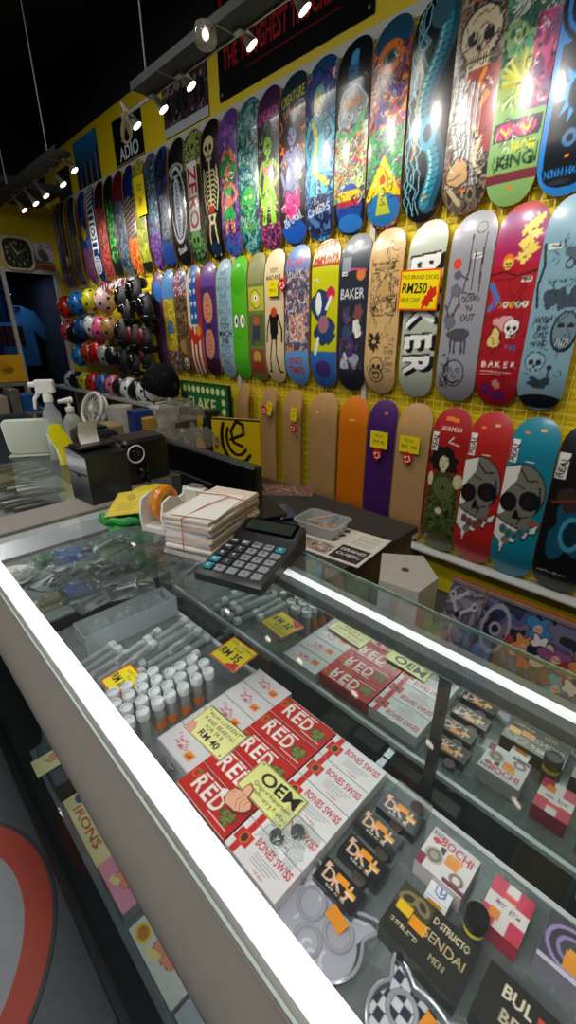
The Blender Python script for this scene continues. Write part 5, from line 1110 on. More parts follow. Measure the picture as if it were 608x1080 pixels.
flat('poster', 'black poster with a pale winged emblem above four white capitals', 'poster', c, 3.76, 4.24, 2.69, 3.00, q=200)
c = Cv(5.4, 3.4, 60, '#241c24'); c.busy(['#2c2028', '#5c3030', '#18141c', '#7c6c68', '#303848'], 1.0, 71); 
for k in range(7): c.blob(.7 + k * .68, 1.6, .32, ['#14141a', '#2c2430', '#181820'][k % 3], k, .3, sy=2); c.ell(.7 + k * .68, 2.3, .14, .17, '#8c6c5c')
c.rect(0, 0, 5.4, .55, '#b4b8c0'); c.rect(0, 2.9, 5.4, 3.4, '#6c1c1c')
flat('poster', 'dark group photo poster with a pale strip along its lower edge', 'poster', c, 2.90, 3.44, 2.70, 3.04, q=200)
c = Cv(6, 3.4, 30, '#101014'); c.rect(.4, .4, 3, 1.0, '#c8c8c8')
flat('poster', 'black poster at the top edge to the right of the banner', 'poster', c, .9, 1.5, 2.76, 3.05, q=120)
# poster on the wall return by the corner
c = Cv(3, 3, 60, '#141820'); c.busy(['#141820', '#2c3440', '#3c3038'], .6, 74); flat('poster', 'small dark poster squeezed between the corner and the blue poster', 'poster', c, 5.25, 5.60, 2.68, 2.93, q=120)

# ------------------------------------------------------------------ far wall: clock, picture, back room
ck = empty('wall_clock', (1.735, YF - .012, 2.20), label='rounded square wall clock with a pale rim above the doorway', cat='clock')
def rsq(a, r, z, n=8):
    return [((a - r) * sx + r * math.cos(math.radians(a0 + 90 * i / n)), (a - r) * sy + r * math.sin(math.radians(a0 + 90 * i / n)), z) for sx, sy, a0 in ((1, 1, 0), (-1, 1, 90), (-1, -1, 180), (1, -1, 270)) for i in range(n + 1)]
m = MB().loft([rsq(.165, .09, 0), rsq(.165, .09, .03), rsq(.155, .085, .038), rsq(.138, .075, .03), rsq(.138, .075, .012)], cap=False).build('clock_rim', mat('cream_rim', '#d4ccb0', .4, noise=.1), ck, rot=(PI / 2, 0, 0))
c = Cv(4, 4, 50, '#1c2418')
for k in range(12): a = k * PI / 6; c.text(str(12 if k == 0 else k), 2 + 1.5 * math.sin(a), 2 + 1.5 * math.cos(a), .62, '#c0c498')
c.ell(2, 2, .9, .9, '#34402c'); c.line([(2, 2), (1.4, 3.0)], .12, '#d8d8b8'); c.line([(2, 2), (3.1, 2.6)], .08, '#d8d8b8'); c.ell(2, 2, .15, .15, '#d0c890')
pbox('clock_face', .27, .27, .012, c, '#1c2418', parent=ck, q=260).rotation_euler = (PI / 2, 0, 0)
c = Cv(3, 3.6, 60, '#c8c8cc'); c.busy(['#c0c0c8', '#dcdce0', '#9c9ca8'], 1, 75, outline=None); c.blob(1.5, 1.9, .7, '#50545c', 3, .6); c.rect(0, 0, 3, .7, '#b85c38'); c.rect(.3, .9, 2.7, 1.15, '#6c7078')
o = pbox('picture', .22, .27, .01, c, '#c0b8a8', q=260, loc=(2.00, YF - .001, 2.20), rot=(PI / 2, 0, 0)); tag(o, 'small grey print with an orange foot beside the wall clock', 'picture')
sh = empty('jersey', (1.82, 6.9, 1.35), label='blue jersey hanging in the dim back room', cat='shirt')
m = MB(); P = [(-.22, -.36), (.22, -.36), (.21, .1), (.34, -.05), (.42, .04), (.25, .32), (.1, .38), (-.1, .38), (-.25, .32), (-.42, .04), (-.34, -.05), (-.21, .1)]
m.loft([[(x * k, d, z * (1 if k == 1 else .98)) for x, z in P] for d, k in ((-.06, .9), (-.04, 1), (.04, 1), (.06, .9))])
m.build('shirt_body', mat('blue_jersey_cloth', '#1c6c9c', .8, noise=.5, nscale=12, emis=None), sh)
MB().torus((0, 0, .36), .09, .014, 18, 6).build('collar', mat('navy_cloth', '#0e1a30', .8), sh)
MB().tube([(0, 0, .36), (0, 0, .48), (.03, 0, .52)], .006, 6).build('hanger_hook', METAL, sh)
area('back_room_light', (1.7, 6.6, 2.05), (.3, .3), 3.0, (.55, .7, 1))
for k, (x, z, w_, h_, col) in enumerate([(1.75, .0, .5, .42, '#14161c'), (1.95, .42, .28, .1, '#1a2c44'), (1.62, .42, .22, .14, '#5a6068'), (1.3, 0, .35, .7, '#1c2028')]):
    o = MB().rbox(x - w_ / 2, x + w_ / 2, 6.5, 6.8, z, z + h_, .02).build('storage_box', mat('storage_%d' % k, col, .5, noise=.3)); tag(o, ['wide black storage box at the back room floor', 'flat navy box on the wide black storage box', 'grey box beside the navy one in the back room', 'tall dark box at the left of the back room'][k], 'box')

# ------------------------------------------------------------------ helmets
def helmet_mesh():
    m = MB(); n, k = 32, 14; rings = []
    for j in range(k + 1):
        t = -0.22 + (PI / 2 + .22) * j / k; r = math.cos(t); z = math.sin(t)
        rings.append([(.118 * r * math.cos(2 * PI * i / n), .138 * r * math.sin(2 * PI * i / n), .128 * z) for i in range(n)])
    V = [p for g in rings for p in g]; F = []; mi = []
    for j in range(k):
        for i in range(n):
            F.append((j * n + i, j * n + (i + 1) % n, (j + 1) * n + (i + 1) % n, (j + 1) * n + i)); mi.append(1 if (j in (4, 5) and i % 8 in (2, 3)) or (j in (8, 9) and i % 8 in (6, 7)) else 0)
    m.v = V; m.f = F; m.mi = mi
    inn = [[(x * .9, y * .9, z * .9 - .002) for x, y, z in g] for g in rings[:6]]
    m.loft([rings[0]] + inn, 1, cap=False); return m
HM = {}
def helmet(label, p, col, spots=None, rot=None, s=1.0, rough=.3):
    t = empty('skate_helmet', p, label=label, cat='helmet', group='skate helmets on the far part of the wall'); t.rotation_euler = rot or (1.35, .15, -.45); t.scale = (s, s, s)
    mm = mat('helmet_' + col.lstrip('#'), col, rough, coat=(.4 if rough < .5 else 0), spec=(.5 if rough < .5 else .1), noise=.15, col2=spots, nscale=(30 if spots else 8))
    if 'me' not in HM: HM['me'] = helmet_mesh().build('helmet_shell', [mm, BLK], t)
    else:
        o = bpy.data.objects.new('helmet_shell', HM['me'].data.copy()); C.objects.link(o); o.parent = t; o.data.materials[0] = mm
    if 'r' not in HM:
        HM['r'] = MB().torus((0, 0, -.028), .122, .006, 28, 6).build('rim', BLK, t)
        HM['s'] = MB().tube([(.112, 0, -.02), (.08, 0, -.11), (0, 0, -.15), (-.08, 0, -.11), (-.112, 0, -.02)], .005, 6).build('strap', BLK, t)
    else:
        for q in ('r', 's'): o = HM[q].copy(); C.objects.link(o); o.parent = t
    return t
hs = [((70.7, 324), '#d8341c', None, 'red helmet at the left end of the highest helmet row'), ((82.6, 320), '#1878d0', None, 'big bright blue helmet in the highest helmet row'), ((97, 318), '#c4c41c', None, 'yellow green helmet in the highest helmet row'), ((111, 317), '#e4ecec', '#c83c30', 'white helmet with red and blue dots in the highest helmet row'),
      ((73.7, 349), '#e0505c', None, 'coral pink helmet at the left end of the middle helmet row'), ((81, 352), '#141418', None, 'black helmet tucked between the coral pink and spotted blue ones'), ((88.5, 346), '#1868b8', '#0c1c38', 'blue helmet with dark spots in the middle row'), ((99.5, 344), '#dce4e8', None, 'white helmet in the middle helmet row'), ((108, 347), '#e85c90', None, 'pink helmet in the middle helmet row'), ((117.5, 347), '#c8a03c', '#702c50', 'multicoloured helmet at the right end of the middle row'),
      ((86, 375), '#2080cc', None, 'blue helmet at the left end of the lowest wall row'), ((95.4, 372), '#a83c20', None, 'rust red helmet in the lowest wall row'), ((105, 371), '#c01818', None, 'glossy red helmet in the lowest wall row'), ((114, 375), '#c8c8c0', '#141414', 'black and white spotted helmet in the lowest wall row'), ((122, 375), '#0c0c10', None, 'shiny black helmet at the right end of the lowest wall row')]
for (px, py), col, c2_, lb in hs:
    p = PX(px, py, 2.0); helmet(lb, p, col, c2_, s=.86, rot=(1.2, .1, -.75))
sh_ = [('#c8d4e0', 'pale blue helmet at the far end of the shelf row'), ('#14161c', 'black helmet second on the helmet shelf'), ('#c8c820', 'yellow helmet on the helmet shelf'), ('#cc2c20', 'red helmet on the helmet shelf between yellow and blue'), ('#3c60a8', 'mid blue helmet on the helmet shelf'), ('#e07890', 'rose pink helmet on the helmet shelf'), ('#1c1a1e', 'black helmet on the shelf after the rose pink one'), ('#e4e6e8', 'white helmet on the shelf between two black ones'), ('#0e0e14', 'black helmet on the shelf between two white ones'), ('#eceef0', 'white helmet on the shelf beside the big black cap')]
for (px, py), (col, lb) in zip([(77.6, 401), (83, 402), (92, 403), (101, 404), (111, 405), (121.5, 407), (130, 409), (138, 411), (147, 413), (155, 414)], sh_):
    p = PX(px, py, 1.95); helmet(lb, p, col, s=.82, rot=(1.45, .05, -.35))
p = PX(170, 405, 1.9); bc = helmet('big black padded cap at the near end of the helmet shelf', p, '#18181a', s=1.3, rot=(.35, .25, -.3), rough=.85)
a, b = PX(56, 406, 1.84), PX(172, 434, 1.84)
sf = empty('helmet_shelf', (1.95, (a.y + b.y) / 2, a.z), label='thin white shelf carrying the row of coloured helmets', cat='shelf'); h_ = abs(a.y - b.y) / 2
zs_ = PX(137, 422, 1.84).z - .015
sf.location.z = zs_
MB().box(-.11, .2, -h_, h_, -.008, .004).box(-.12, -.11, -h_, h_, -.012, .02).build('shelf_board', mat('white_strip_paint'), sf, smooth=False)
for k in (-.8, 0, .8): MB().box(-.05, .2, k * h_, k * h_ + .01, -.06, -.008).build('shelf_bracket', METAL, sf, smooth=False)
p = PX(105, 422, 1.95); helmet('red helmet hanging below the helmet shelf', p, '#c02820', s=.8)
# black protective pads bunched beside the helmets
def kpad(label, p, s, accent=None, rz=0):
    t = empty('knee_pad', p, label=label, cat='pads', group='black protective pads beside the helmets'); t.rotation_euler = (random.Random(label).uniform(-.3, .3), .1, -.5 + rz); t.scale = (s, s, s)
    m = MB(); R = []
    for j in range(9):
        v = j / 8; w_ = .075 * math.sin(PI * (.18 + .64 * v)); d_ = .07 * math.sin(PI * (.15 + .7 * v)) * (1 + .12 * math.sin(v * 12))
        R.append([(-d_ * math.cos(PI * (i / 15 - .5)) - .0, w_ * math.sin(PI * (i / 15 - .5)) * 1.2, .11 - .22 * v) for i in range(16)])
    m.loft(R, cap=True, closed=True).build('pad_body', mat('black_pad_fabric', '#101116', .6, noise=.4, bump=.2), t)
    MB().ellip((-.055, 0, .01), (.035, .06, .07), 16, 10).build('pad_cap', BLKG if not accent else mat('pad_cap_' + accent.lstrip('#'), accent, .4, noise=.5), t)
    for z in (.07, -.07): MB().torus((-.0, 0, z), .055, .014, 18, 6, flat=1.6).build('strap', BLK, t)
k = 0
for px, py, s, ac, rz, lb in [(133, 316, 1.15, None, 0, 'black pad at the left of the topmost pad bunch'), (146, 310, 1.2, None, .3, 'large glossy black pad nearest the mauve deck'), (140, 330, 1.1, None, -.2, 'black pad low in the topmost pad bunch'), (156, 326, 1.1, None, .4, 'black pad at the right of the topmost pad bunch'), (132, 352, 1.1, None, .1, 'black pad left in the middle of the pad bunch'), (145, 356, 1.15, '#5c1018', .2, 'black pad with a dark red cap in the middle bunch'),
                          (157, 358, 1.1, '#6c1420', .3, 'black pad with a crimson cap at the right'), (134, 380, 1.1, None, 0, 'black pad at the lower left of the pad bunch'), (146, 384, 1.1, None, .2, 'black pad at the bottom of the pad bunch'), (158, 378, 1.0, '#4c0c14', .1, 'black pad with a maroon cap at the lower right')]:
    kpad(lb, PX(px, py, 2.0), s * 1.02, ac, rz)
c = Cv(6, 3, 30, '#141418'); c.busy(['#141418', '#e8e8e0', '#a03060'], .9, 80)
o = flat('header_card', 'black and white printed header card above the bunch of pads', 'card', c, 3.95, 4.5, PX(143, 302, 2.0).z, PX(143, 296, 2.0).z + .03, x=1.97, q=60)

# green sign, tags and cards on the wall
c = Cv(7, 2.9, 44, '#1c6a34'); c.line([(.1, .1), (6.9, .1), (6.9, 2.8), (.1, 2.8), (.1, .1)], .12, '#14401c')
for k in range(9): c.ell(.7 + k * .7, 2.3, .26, .28, '#e0dc90')
c.text('FLAKE', 3.2, 1.1, 1.5, '#e0dc90', 0, maxw=4.6); c.ell(6.3, .75, .26, .28, '#e0dc90'); c.ell(6.3, 1.5, .26, .28, '#e0dc90')
flat('shop_sign', 'green board with cream dots and capitals below the mauve decks', 'sign', c, 2.78, 3.46, .74, 1.02, x=2.10, q=260, th=.03)
def wallcard(label, px, py, w_, h_, cv, X=2.083, roll=0, q=400):
    p = PX(px, py, X); o = pbox('price_card', w_, h_, .0015, cv, '#d8c840', m=P_PACK, q=q)
    B = Matrix(((0, 0, -1), (-1, 0, 0), (0, 1, 0))).to_4x4(); o.matrix_world = Matrix.Translation(p) @ Matrix.Rotation(roll, 4, 'X') @ B; return tag(o, label, 'price card')
c = Cv(7.4, 6.4, 44, '#e8521c'); c.rect(.3, .3, 7.1, 6.1, '#f2d80c'); hand(c, [('PRO BRAND DECKS', 3.7, 5.2, .95, 6.4), ('RM250', 2.9, 3.5, 2.2, 4.6), ('FREE GRIP', 2.3, 1.6, 1.1, 3.6)])
c.blob(5.7, 1.9, 1.0, '#d02818', 4, .8, k=6); c.blob(5.2, 1.2, .7, '#d02818', 6, .8, k=6); c.blob(6.2, 3.0, .7, '#d02818', 8, .6)
wallcard('large yellow card with orange border priced two hundred fifty over the block letter deck', 442, 306, .215, .175, c, X=2.08, roll=.04, q=460)
def tagcv(t='RM90'): 
    c = Cv(4, 3, 50, '#e8d418'); hand(c, [('DECK', 2, 2.2, .7, 3), (t, 2, 1.1, 1.0, 3.2)]); return c
wallcard('yellow card with figures on the thin black suited figure deck', 288, 304, .09, .09, tagcv('RM 65'))
wallcard('yellow card at the nose of the lime yellow deck in the top row', 148, 207, .16, .26, tagcv('RM'), X=2.083)
def redtag(label, px, py, X=2.082, s=1.45):
    p = PX(px, py, X); c = Cv(4, 5, 34, '#c81c18'); c.blob(2, 2.5, 1.2, '#f0d8c8', 2, .5); c.blob(2, 2.5, .8, '#c81c18', 4, .5)
    P = [(2, 5), (3.4, 4.4), (3.9, 3.2), (3.3, 1.6), (2, 0), (.7, 1.6), (.1, 3.2), (.6, 4.4)]
    o = artprism('price_tag', P, c, .011 * s, .003, P_PACK); B = Matrix(((0, 0, -1), (-1, 0, 0), (0, 1, 0))).to_4x4(); o.matrix_world = Matrix.Translation(p) @ B; return tag(o, label, 'price tag', 'red teardrop tags on the decks')
redtag('red teardrop tag on the thin black suited figure deck', 298, 301)
redtag('red teardrop tag below the yellow card of the purple deck', 398, 480)
redtag('red teardrop tag below the yellow card of the tan deck', 430, 484)
wallcard('yellow card with figures on the purple deck', 400, 464, .115, .095, tagcv('RM 90'))
wallcard('yellow card with figures on the tan wood deck', 432, 469, .12, .09, tagcv('RM 140'))
wallcard('narrow yellow tag on the third plain wood deck', 310, 437, .055, .085, tagcv('85'), roll=.1, X=2.058)
redtag('red teardrop tag on the third plain wood deck', 309, 452, s=1.2, X=2.056)
wallcard('cream yellow tag on the second plain wood deck', 284, 431, .055, .09, tagcv('80'), roll=.3, X=2.052)
redtag('red teardrop tag on the second plain wood deck', 279, 433, s=1.3, X=2.048)

# ------------------------------------------------------------------ desk behind the counter and what stands on it
dk = empty('desk', (1.12, 1.95, 0), label='dark topped wooden desk behind the counter', cat='desk')
MB().box(-.32, .34, -1.2, 1.2, .665, .69).build('desk_top', mat('dark_desk_top', '#1b1c20', .35, noise=.3), dk, smooth=False)
MB().box(-.30, .32, -1.19, -1.165, 0, .665).build('end_panel', mat('brown_board', '#6e5436', .6, noise=.3, nscale=14), dk, smooth=False)
MB().box(-.30, .32, 1.165, 1.19, 0, .665).build('end_panel', mat('brown_board'), dk, smooth=False)
MB().box(.30, .32, -1.16, 1.16, .1, .665).build('back_panel', mat('brown_board'), dk, smooth=False)
DT = .690
mo = empty('monitor', (.86, 1.34, DT), label='wide black flat monitor seen from behind on the desk', cat='monitor')
MB().rbox(-.022, .022, -.335, .45, .045, .318, .01).build('screen_housing', mat('satin_black', '#0b0b0d', .3, noise=.3), mo)
MB().rbox(-.035, -.0225, -.12, .12, .10, .22, .008).build('rear_cover', mat('matte_black', '#0b0b0d', .6, noise=.2), mo)
MB().box(-.015, .015, -.03, .03, .01, .06).build('stand_neck', BLK, mo); MB().rbox(-.035, .1, -.12, .12, 0, .011, .004).build('stand_foot', BLK, mo)
sp = empty('desktop_speaker', (.535, 1.185, 1.0), label='black rounded speaker with a pale ring on its end', cat='speaker', rot=(0, 0, .0))
MB().rbox(-.04, .10, -.045, .06, 0.001, .128, .018).build('speaker_body', BLK, sp)
MB().torus((-.005, -.0465, .088), .024, .0022, 28, 6, axis='y').build('ring', mat('pale_ring', '#d8d8d8', .3), sp)
MB().ellip((-.005, -.046, .088), (.012, .004, .012), 14, 8).build('driver', BLKG, sp)
m = MB().tube([(.02, -.048, .062), (.015, -.06, .03), (.02, -.055, .004)], .004, 8).ellip((.0, -.056, .035), (.010, .008, .013), 10, 7); m.build('cable', BLKG, sp)
pr = empty('receipt_printer', (.415, 1.118, 1.0), label='small black receipt printer with a white slip standing up from it', cat='printer', rot=(0, 0, .1))
prof = [(-.05, 0.001), (.05, 0.001), (.05, .125), (.03, .132), (-.05, .108)]
MB().loft([[(x, -.05, z) for x, z in [(-.055, .001), (.055, .001), (.055, .122), (-.055, .122)]], [(x, .05, z) for x, z in [(-.055, .001), (.055, .001), (.055, .136), (-.055, .136)]]]).build('printer_body', mat('dark_grey_plastic', '#1e2024', .35, coat=.2, noise=.2), pr)
MB().rbox(-.048, .048, -.02, .047, .1345, .142, .006).build('lid', BLK, pr, rot=None)
MB().box(-.0565, -.055, -.046, .046, .075, .078).box(-.0562, -.055, -.01, .008, .068, .076).build('seam', BLKG, pr)
V, F = [], []
for j in range(8):
    for i in range(2): V.append((-.028 + i * .05, .012 + .010 * math.sin(j * .5), .138 + j * .0085))
for j in range(7): F.append((j * 2, j * 2 + 1, j * 2 + 3, j * 2 + 2))
MB().add(V, F).add([(x, y + .0006, z) for x, y, z in V], [tuple(reversed(f)) for f in F]).build('paper_slip', mat('white_paper', '#e6e2da', .7, noise=.05), pr)
bk = empty('card_terminal', (.60, 1.62, 1.0), label='low black machine behind the receipt printer', cat='machine')
MB().rbox(-.065, .06, -.10, .10, .001, .085, .02).build('machine_body', mat('dark_grey_plastic'), bk); MB().rbox(-.045, .04, -.05, .05, .0855, .092, .008).build('lid', BLK, bk)
# spray bottle, pump bottle, white folder, tape
b0 = PZ(64, 484, 1.0); zt = PX(62, 401, b0.x).z - 1.0
sb = empty('spray_bottle', (b0.x, b0.y, 1.0), label='clear spray bottle with a white trigger head', cat='bottle', rot=(0, 0, -.6)); k = zt / .30
MB().lathe([(.030 * k, .001), (.034 * k, .01), (.034 * k, .13 * k), (.030 * k, .17 * k), (.014 * k, .205 * k), (.013 * k, .225 * k)], n=24).build('bottle_body', CLEAR, sb)
MB().lathe([(.030 * k, .004), (.032 * k, .012), (.032 * k, .10 * k), (.028 * k, .102 * k)], n=20).build('liquid', mat('pale_liquid', '#c8d0c0', .1, noise=.1), sb)
MB().lathe([(.017 * k, .215 * k), (.017 * k, .24 * k), (.012 * k, .25 * k)], n=16).rbox(-.035 * k, .03 * k, -.014 * k, .014 * k, .245 * k, .292 * k, .008).tube([(-.035 * k, 0, .277 * k), (-.055 * k, 0, .275 * k)], .009 * k, 10).build('trigger_head', WHT, sb)
MB().tube([(-.025 * k, 0, .25 * k), (-.045 * k, 0, .225 * k), (-.05 * k, 0, .19 * k)], [.008 * k, .007 * k, .005 * k], 8).build('trigger', WHT, sb)
yb = PZ(66, 489, 1.0); V, F = crumple(88, (.05, .018), .03)
ys = empty('squeeze_pouch', (yb.x - .0, yb.y - .02, 1.0), label='shiny bright yellow pouch leaning on the spray bottle', cat='pouch', rot=(0, 0, -.5))
m = MB(); R = []
for j in range(9):
    v = j / 8; w_ = .024 * math.sin(PI * (.12 + .76 * v)) + .004; R.append([(w_ * math.cos(2 * PI * i / 14) * 1.1 + .01 * math.sin(v * 5), .35 * w_ * math.sin(2 * PI * i / 14) + v * .02, .001 + v * .13) for i in range(14)])
m.loft(R).build('pouch_body', mat('shiny_yellow_film', '#e0d410', .18, coat=.6, noise=.3, nscale=30, bump=.3), ys)
p = PZ(82, 474, 1.0); pb_ = empty('pump_bottle', (p.x, p.y, 1.0), label='cloudy white pump bottle next to the spray bottle', cat='bottle')
MB().lathe([(.03, .001), (.033, .01), (.033, .1), (.02, .125), (.013, .13), (.013, .145)], n=20).build('bottle_body', glassmat('cloudy_plastic', '#e8ece8', 1.4, .2, .6, '#c8ccc0'), pb_)
MB().lathe([(.015, .14), (.015, .155), (.006, .157), (.005, .175)], n=14).tube([(.012, 0, .18), (-.035, 0, .178)], [.011, .006], 10).build('pump_head', WHT, pb_)
p = PZ(38, 480, 1.0); wf = empty('plastic_wallet', (p.x, p.y, 1.0), label='white rounded plastic wallet standing upright on the further glass', cat='folder', rot=(0, 0, -.55))
m = MB(); m.rbox(-.08, .075, -.125, .0, -.008, .008, .02); o = m.build('wallet_panel', mat('milky_plastic', '#c9cdb8', .4, noise=.08), wf); o.rotation_euler = (-1.38, 0, 0); o.location = (0, -.0, .009)
m = MB().box(-.08, .075, -.02, .04, .001, .006).build('wallet_foot', mat('milky_plastic'), wf)
p = PZ(26, 462, 1.0); o = MB().torus((0, 0, .014), .035, .013, 24, 8).build('tape_roll', mat('orange_tape', '#dc8418', .3, coat=.3, noise=.1)); o.location = (p.x, p.y, 1.0); tag(o, 'orange tape roll behind the white plastic wallet', 'tape')
# fan
p = PX(97, 431, 1.0); fn = empty('desk_fan', (1.0, p.y, .801), label='small white desk fan with a round grille', cat='fan', rot=(0, 0, -.35))
MB().lathe([(.05, .0), (.05, .012), (.012, .02), (.010, .06)], n=20).build('fan_base', WHT, fn)
hh_ = p.z - .801; fh = empty('fan_head', (0, 0, hh_)); fh.parent = fn; fh.rotation_euler = (0, -1.2, .55)
MB().torus((0, 0, 0), .092, .010, 32, 8).torus((0, 0, -.04), .085, .006, 32, 8).build('grille_ring', WHT, fh)
m = MB()
for k in range(20): a = 2 * PI * k / 20; m.tube([(.02 * math.cos(a), .02 * math.sin(a), .012), (.09 * math.cos(a), .09 * math.sin(a), .004)], .0012, 5)
m.torus((0, 0, .01), .045, .0012, 24, 5).ellip((0, 0, .01), (.02, .02, .008), 14, 8).build('grille', WHT, fh)
m = MB()
for k in range(4):
    a = k * PI / 2; m.add([(.015 * math.cos(a), .015 * math.sin(a), -.02), (.08 * math.cos(a), .08 * math.sin(a), -.012), (.075 * math.cos(a + .9), .075 * math.sin(a + .9), -.03), (.014 * math.cos(a + 1), .014 * math.sin(a + 1), -.026)], [(0, 1, 2, 3)])
m.build('blades', mat('grey_blade', '#6c706c', .4), fh); MB().lathe([(.09, -.04), (.06, -.075), (.03, -.09)], n=24).build('motor_cover', WHT, fh)
MB().tube([(0, 0, .055), (.0, 0, hh_ - .005)], .01, 8).build('neck', WHT, fn)
def clutter(name, label, cat, px, py, X, w_, d_, h_, col, rough=.5, kind='box'):
    p = PX(px, py, X); z0 = .801; h_ = p.z - z0
    if kind == 'box': mb = MB().rbox(-d_ / 2, d_ / 2, -w_ / 2, w_ / 2, 0, h_, .01)
    elif kind == 'bowl': mb = MB().lathe([(w_ * .3, 0), (w_ * .45, h_ * .6), (w_ * .5, h_), (w_ * .47, h_), (w_ * .42, h_ * .6), (w_ * .25, .006)], n=24)
    else: V, F = crumple(int(px), (d_ / 2, w_ / 2), h_ * .8); mb = MB().add(V, F)
    mm = CLEARB if kind == 'bag' else mat(name + '_' + col.lstrip('#'), col, rough, noise=.25)
    o = mb.build(name, mm, smooth=(kind != 'bag')); o.location = (X, p.y, z0); return tag(o, label, cat), z0
items = [('bowl', 'white bowl on the clutter behind the monitor', 'bowl', 125, 428, 1.1, .15, .15, .06, '#d8d4cc', .4, 'bowl'), ('storage_box', 'dark blue tub behind the speaker, with a pale stick in it', 'box', 147, 432, 1.05, .10, .10, .14, '#1c3878', .4, 'box'), ('carton', 'pale cream carton left of the silver bag', 'box', 171, 428, 1.15, .12, .10, .17, '#c8c0ac', .6, 'box'),
         ('carton', 'small amber and cream packet behind the monitor', 'box', 157, 440, 1.0, .05, .06, .10, '#b8882c', .6, 'box'), ('parcel', 'brown grey parcel under the silver bag', 'parcel', 193, 440, 1.25, .14, .14, .18, '#5c5248', .6, 'box'), ('black_bag', 'black folded bag beside the yellow packs', 'bag', 222, 432, 1.27, .08, .06, .16, '#141418', .6, 'box'), ('tan_folder', 'crumpled tan paper in front of the desk fan', 'paper', 112, 447, .95, .16, .12, .03, '#a88c60', .7, 'box')]
for it in items:
    o, z0 = clutter(*it)
for k, (ya, yb2, lb) in enumerate(((1.50, 2.2, 'long low carton behind the monitor carrying the yellow packs'), (2.21, 2.98, 'long low carton under the desk fan'))):
    o = MB().rbox(.95, 1.31, ya, yb2, DT, .80, .01).build('carton', mat('dull_brown_carton', '#55483a', .7, noise=.3)); tag(o, lb, 'box')
for px, py, X, w_, h_, lb in ((190, 424, 1.12, .22, .12, 'crumpled silver clear bag on top of the parcel'), (203, 452, 1.05, .18, .12, 'crumpled clear bag just above the monitor edge'), (168, 452, 1.02, .16, .07, 'flattened clear bag in the clutter behind the monitor')):
    p = PX(px, py, X); V, F = crumple(int(px * 3), (.09, w_ / 2), h_ * .7, 14); o = MB().add(V, F).build('plastic_bag', glassmat('hazy_bag', '#f0f0ec', 1.3, .3, .35, '#8c887c'), smooth=True); o.location = (X, p.y, p.z - h_ * .6); tag(o, lb, 'plastic bag')
# yellow packs with a black swirl
def swirl_cv(word):
    c = Cv(6, 6, 44, '#d8b414'); K = '#1c1408'
    for r_, w_ in ((2.5, .42), (1.7, .36)): 
        P = [(3.2 + r_ * .8 * math.cos(math.radians(a)), 3.9 + r_ * 1.2 * math.sin(math.radians(a))) for a in range(150, 330, 12)]; c.line(P, w_, K)
    c.line([(2.3, 3.6), (4.0, 4.3), (3.9, 5.4), (3.1, 5.7), (2.4, 4.6), (2.7, 3.3), (3.8, 2.9)], .36, K)
    c.rect(0, 5.8, 6, 6, K)
    if word: c.text('one', .5, 3.0, .9, K, 84); c.text('rs', .6, 1.6, .9, K, 80)
    return c
for k, (pa, w_, h_, X, lb, roll) in enumerate((((250, 466), .24, .24, 1.22, 'yellow pack with a black looped letter, nearer of the two', .0), ((222, 462), .17, .22, 1.26, 'yellow pack with a black looped letter tucked behind its neighbour', .12))):
    p = PX(pa[0], pa[1], X); o = pbox('snack_pack', w_, .016, h_, '#c8a410', swirl_cv(k == 0), back='#c8a410', m=P_PACK, q=300, rot=(0, roll, RZ + .45)); o.location = (X, p.y, .801); tag(o, lb, 'pack', 'yellow packs with a looped black letter')
# phone, remote, newspaper, food tub
p = PZ(300, 541, DT); 
ph = empty('phone', (p.x, p.y, DT + .0005), label='dark phone lying on the desk beside the monitor', cat='phone', rot=(0, 0, -.5)); MB().rbox(-.04, .04, -.08, .08, 0, .009, .01).build('phone_body', BLKG, ph); MB().rbox(-.036, .036, -.074, .074, .009, .0096, .004).build('screen', mat('phone_screen', '#3a4450', .15, coat=.6, noise=.6, nscale=40), ph)
p = PZ(284, 537, DT); o = MB().rbox(-.05, .06, -.11, .11, 0, .02, .012).build('wallet', mat('black_leather', '#141416', .5, noise=.3)); o.location = (p.x - .02, p.y, DT); o.rotation_euler = (0, 0, -.4); tag(o, 'black wallet lying beside the monitor foot', 'wallet')
p = PZ(290, 519, DT); c = Cv(10, 6, 18, '#5c4038'); c.busy(['#5c4038', '#a89078', '#3c2c2c', '#8c3c34'], .9, 90, outline=None); o = pbox('leaflet', .3, .16, .003, c, '#a89078', q=180, loc=(p.x + .05, p.y, DT), rz=-.9); tag(o, 'brown printed leaflet between the desk and the wall rail', 'leaflet')
c = Cv(12, 9, 30, '#ddd6cc'); K = '#3a1c20'
for k in range(9): c.blob(1.4 + (k % 3) * 2.2, 8 - (k // 3) * 1.6, .62, K, k, .6)
c.rect(7.6, .4, 11.6, 4.2, '#1c1c1e'); c.text('GRAND', 9.6, 3.2, 1.0, '#e8e4dc', 0, maxw=3.4); c.text('CLASSIC', 9.6, 2.0, .9, '#e8e4dc', 0, maxw=3.4); c.rect(.5, .5, 7.2, 3.2, '#8c7c74'); c.busy(['#b8a898', '#503430', '#d8ccc0', '#7c3c3c'], .7, 91, .6, 3.1, x0=.6, x1=7.1, outline=None); c.rect(7.6, 4.6, 11.6, 8.6, '#e4ded4')
for k in range(6): c.rect(8, 5 + k * .55, 11.2, 5.15 + k * .55, '#a09890')
o = pbox('newspaper', .34, .245, .003, c, '#ddd6cc', q=300, loc=(1.13, .905, DT), rz=-PI / 2 + .12); tag(o, 'printed newspaper sheet with dark red blots on the desk end', 'newspaper')
p = PZ(346, 562, DT); ft = empty('food_tub', (p.x - .01, p.y + .02, DT + .0035), label='clear rectangular food tub holding crumpled wrapping on the newspaper', cat='tub', rot=(0, 0, .15))
mb = MB(); prs = [rsq(1, .25, 0, 5)]
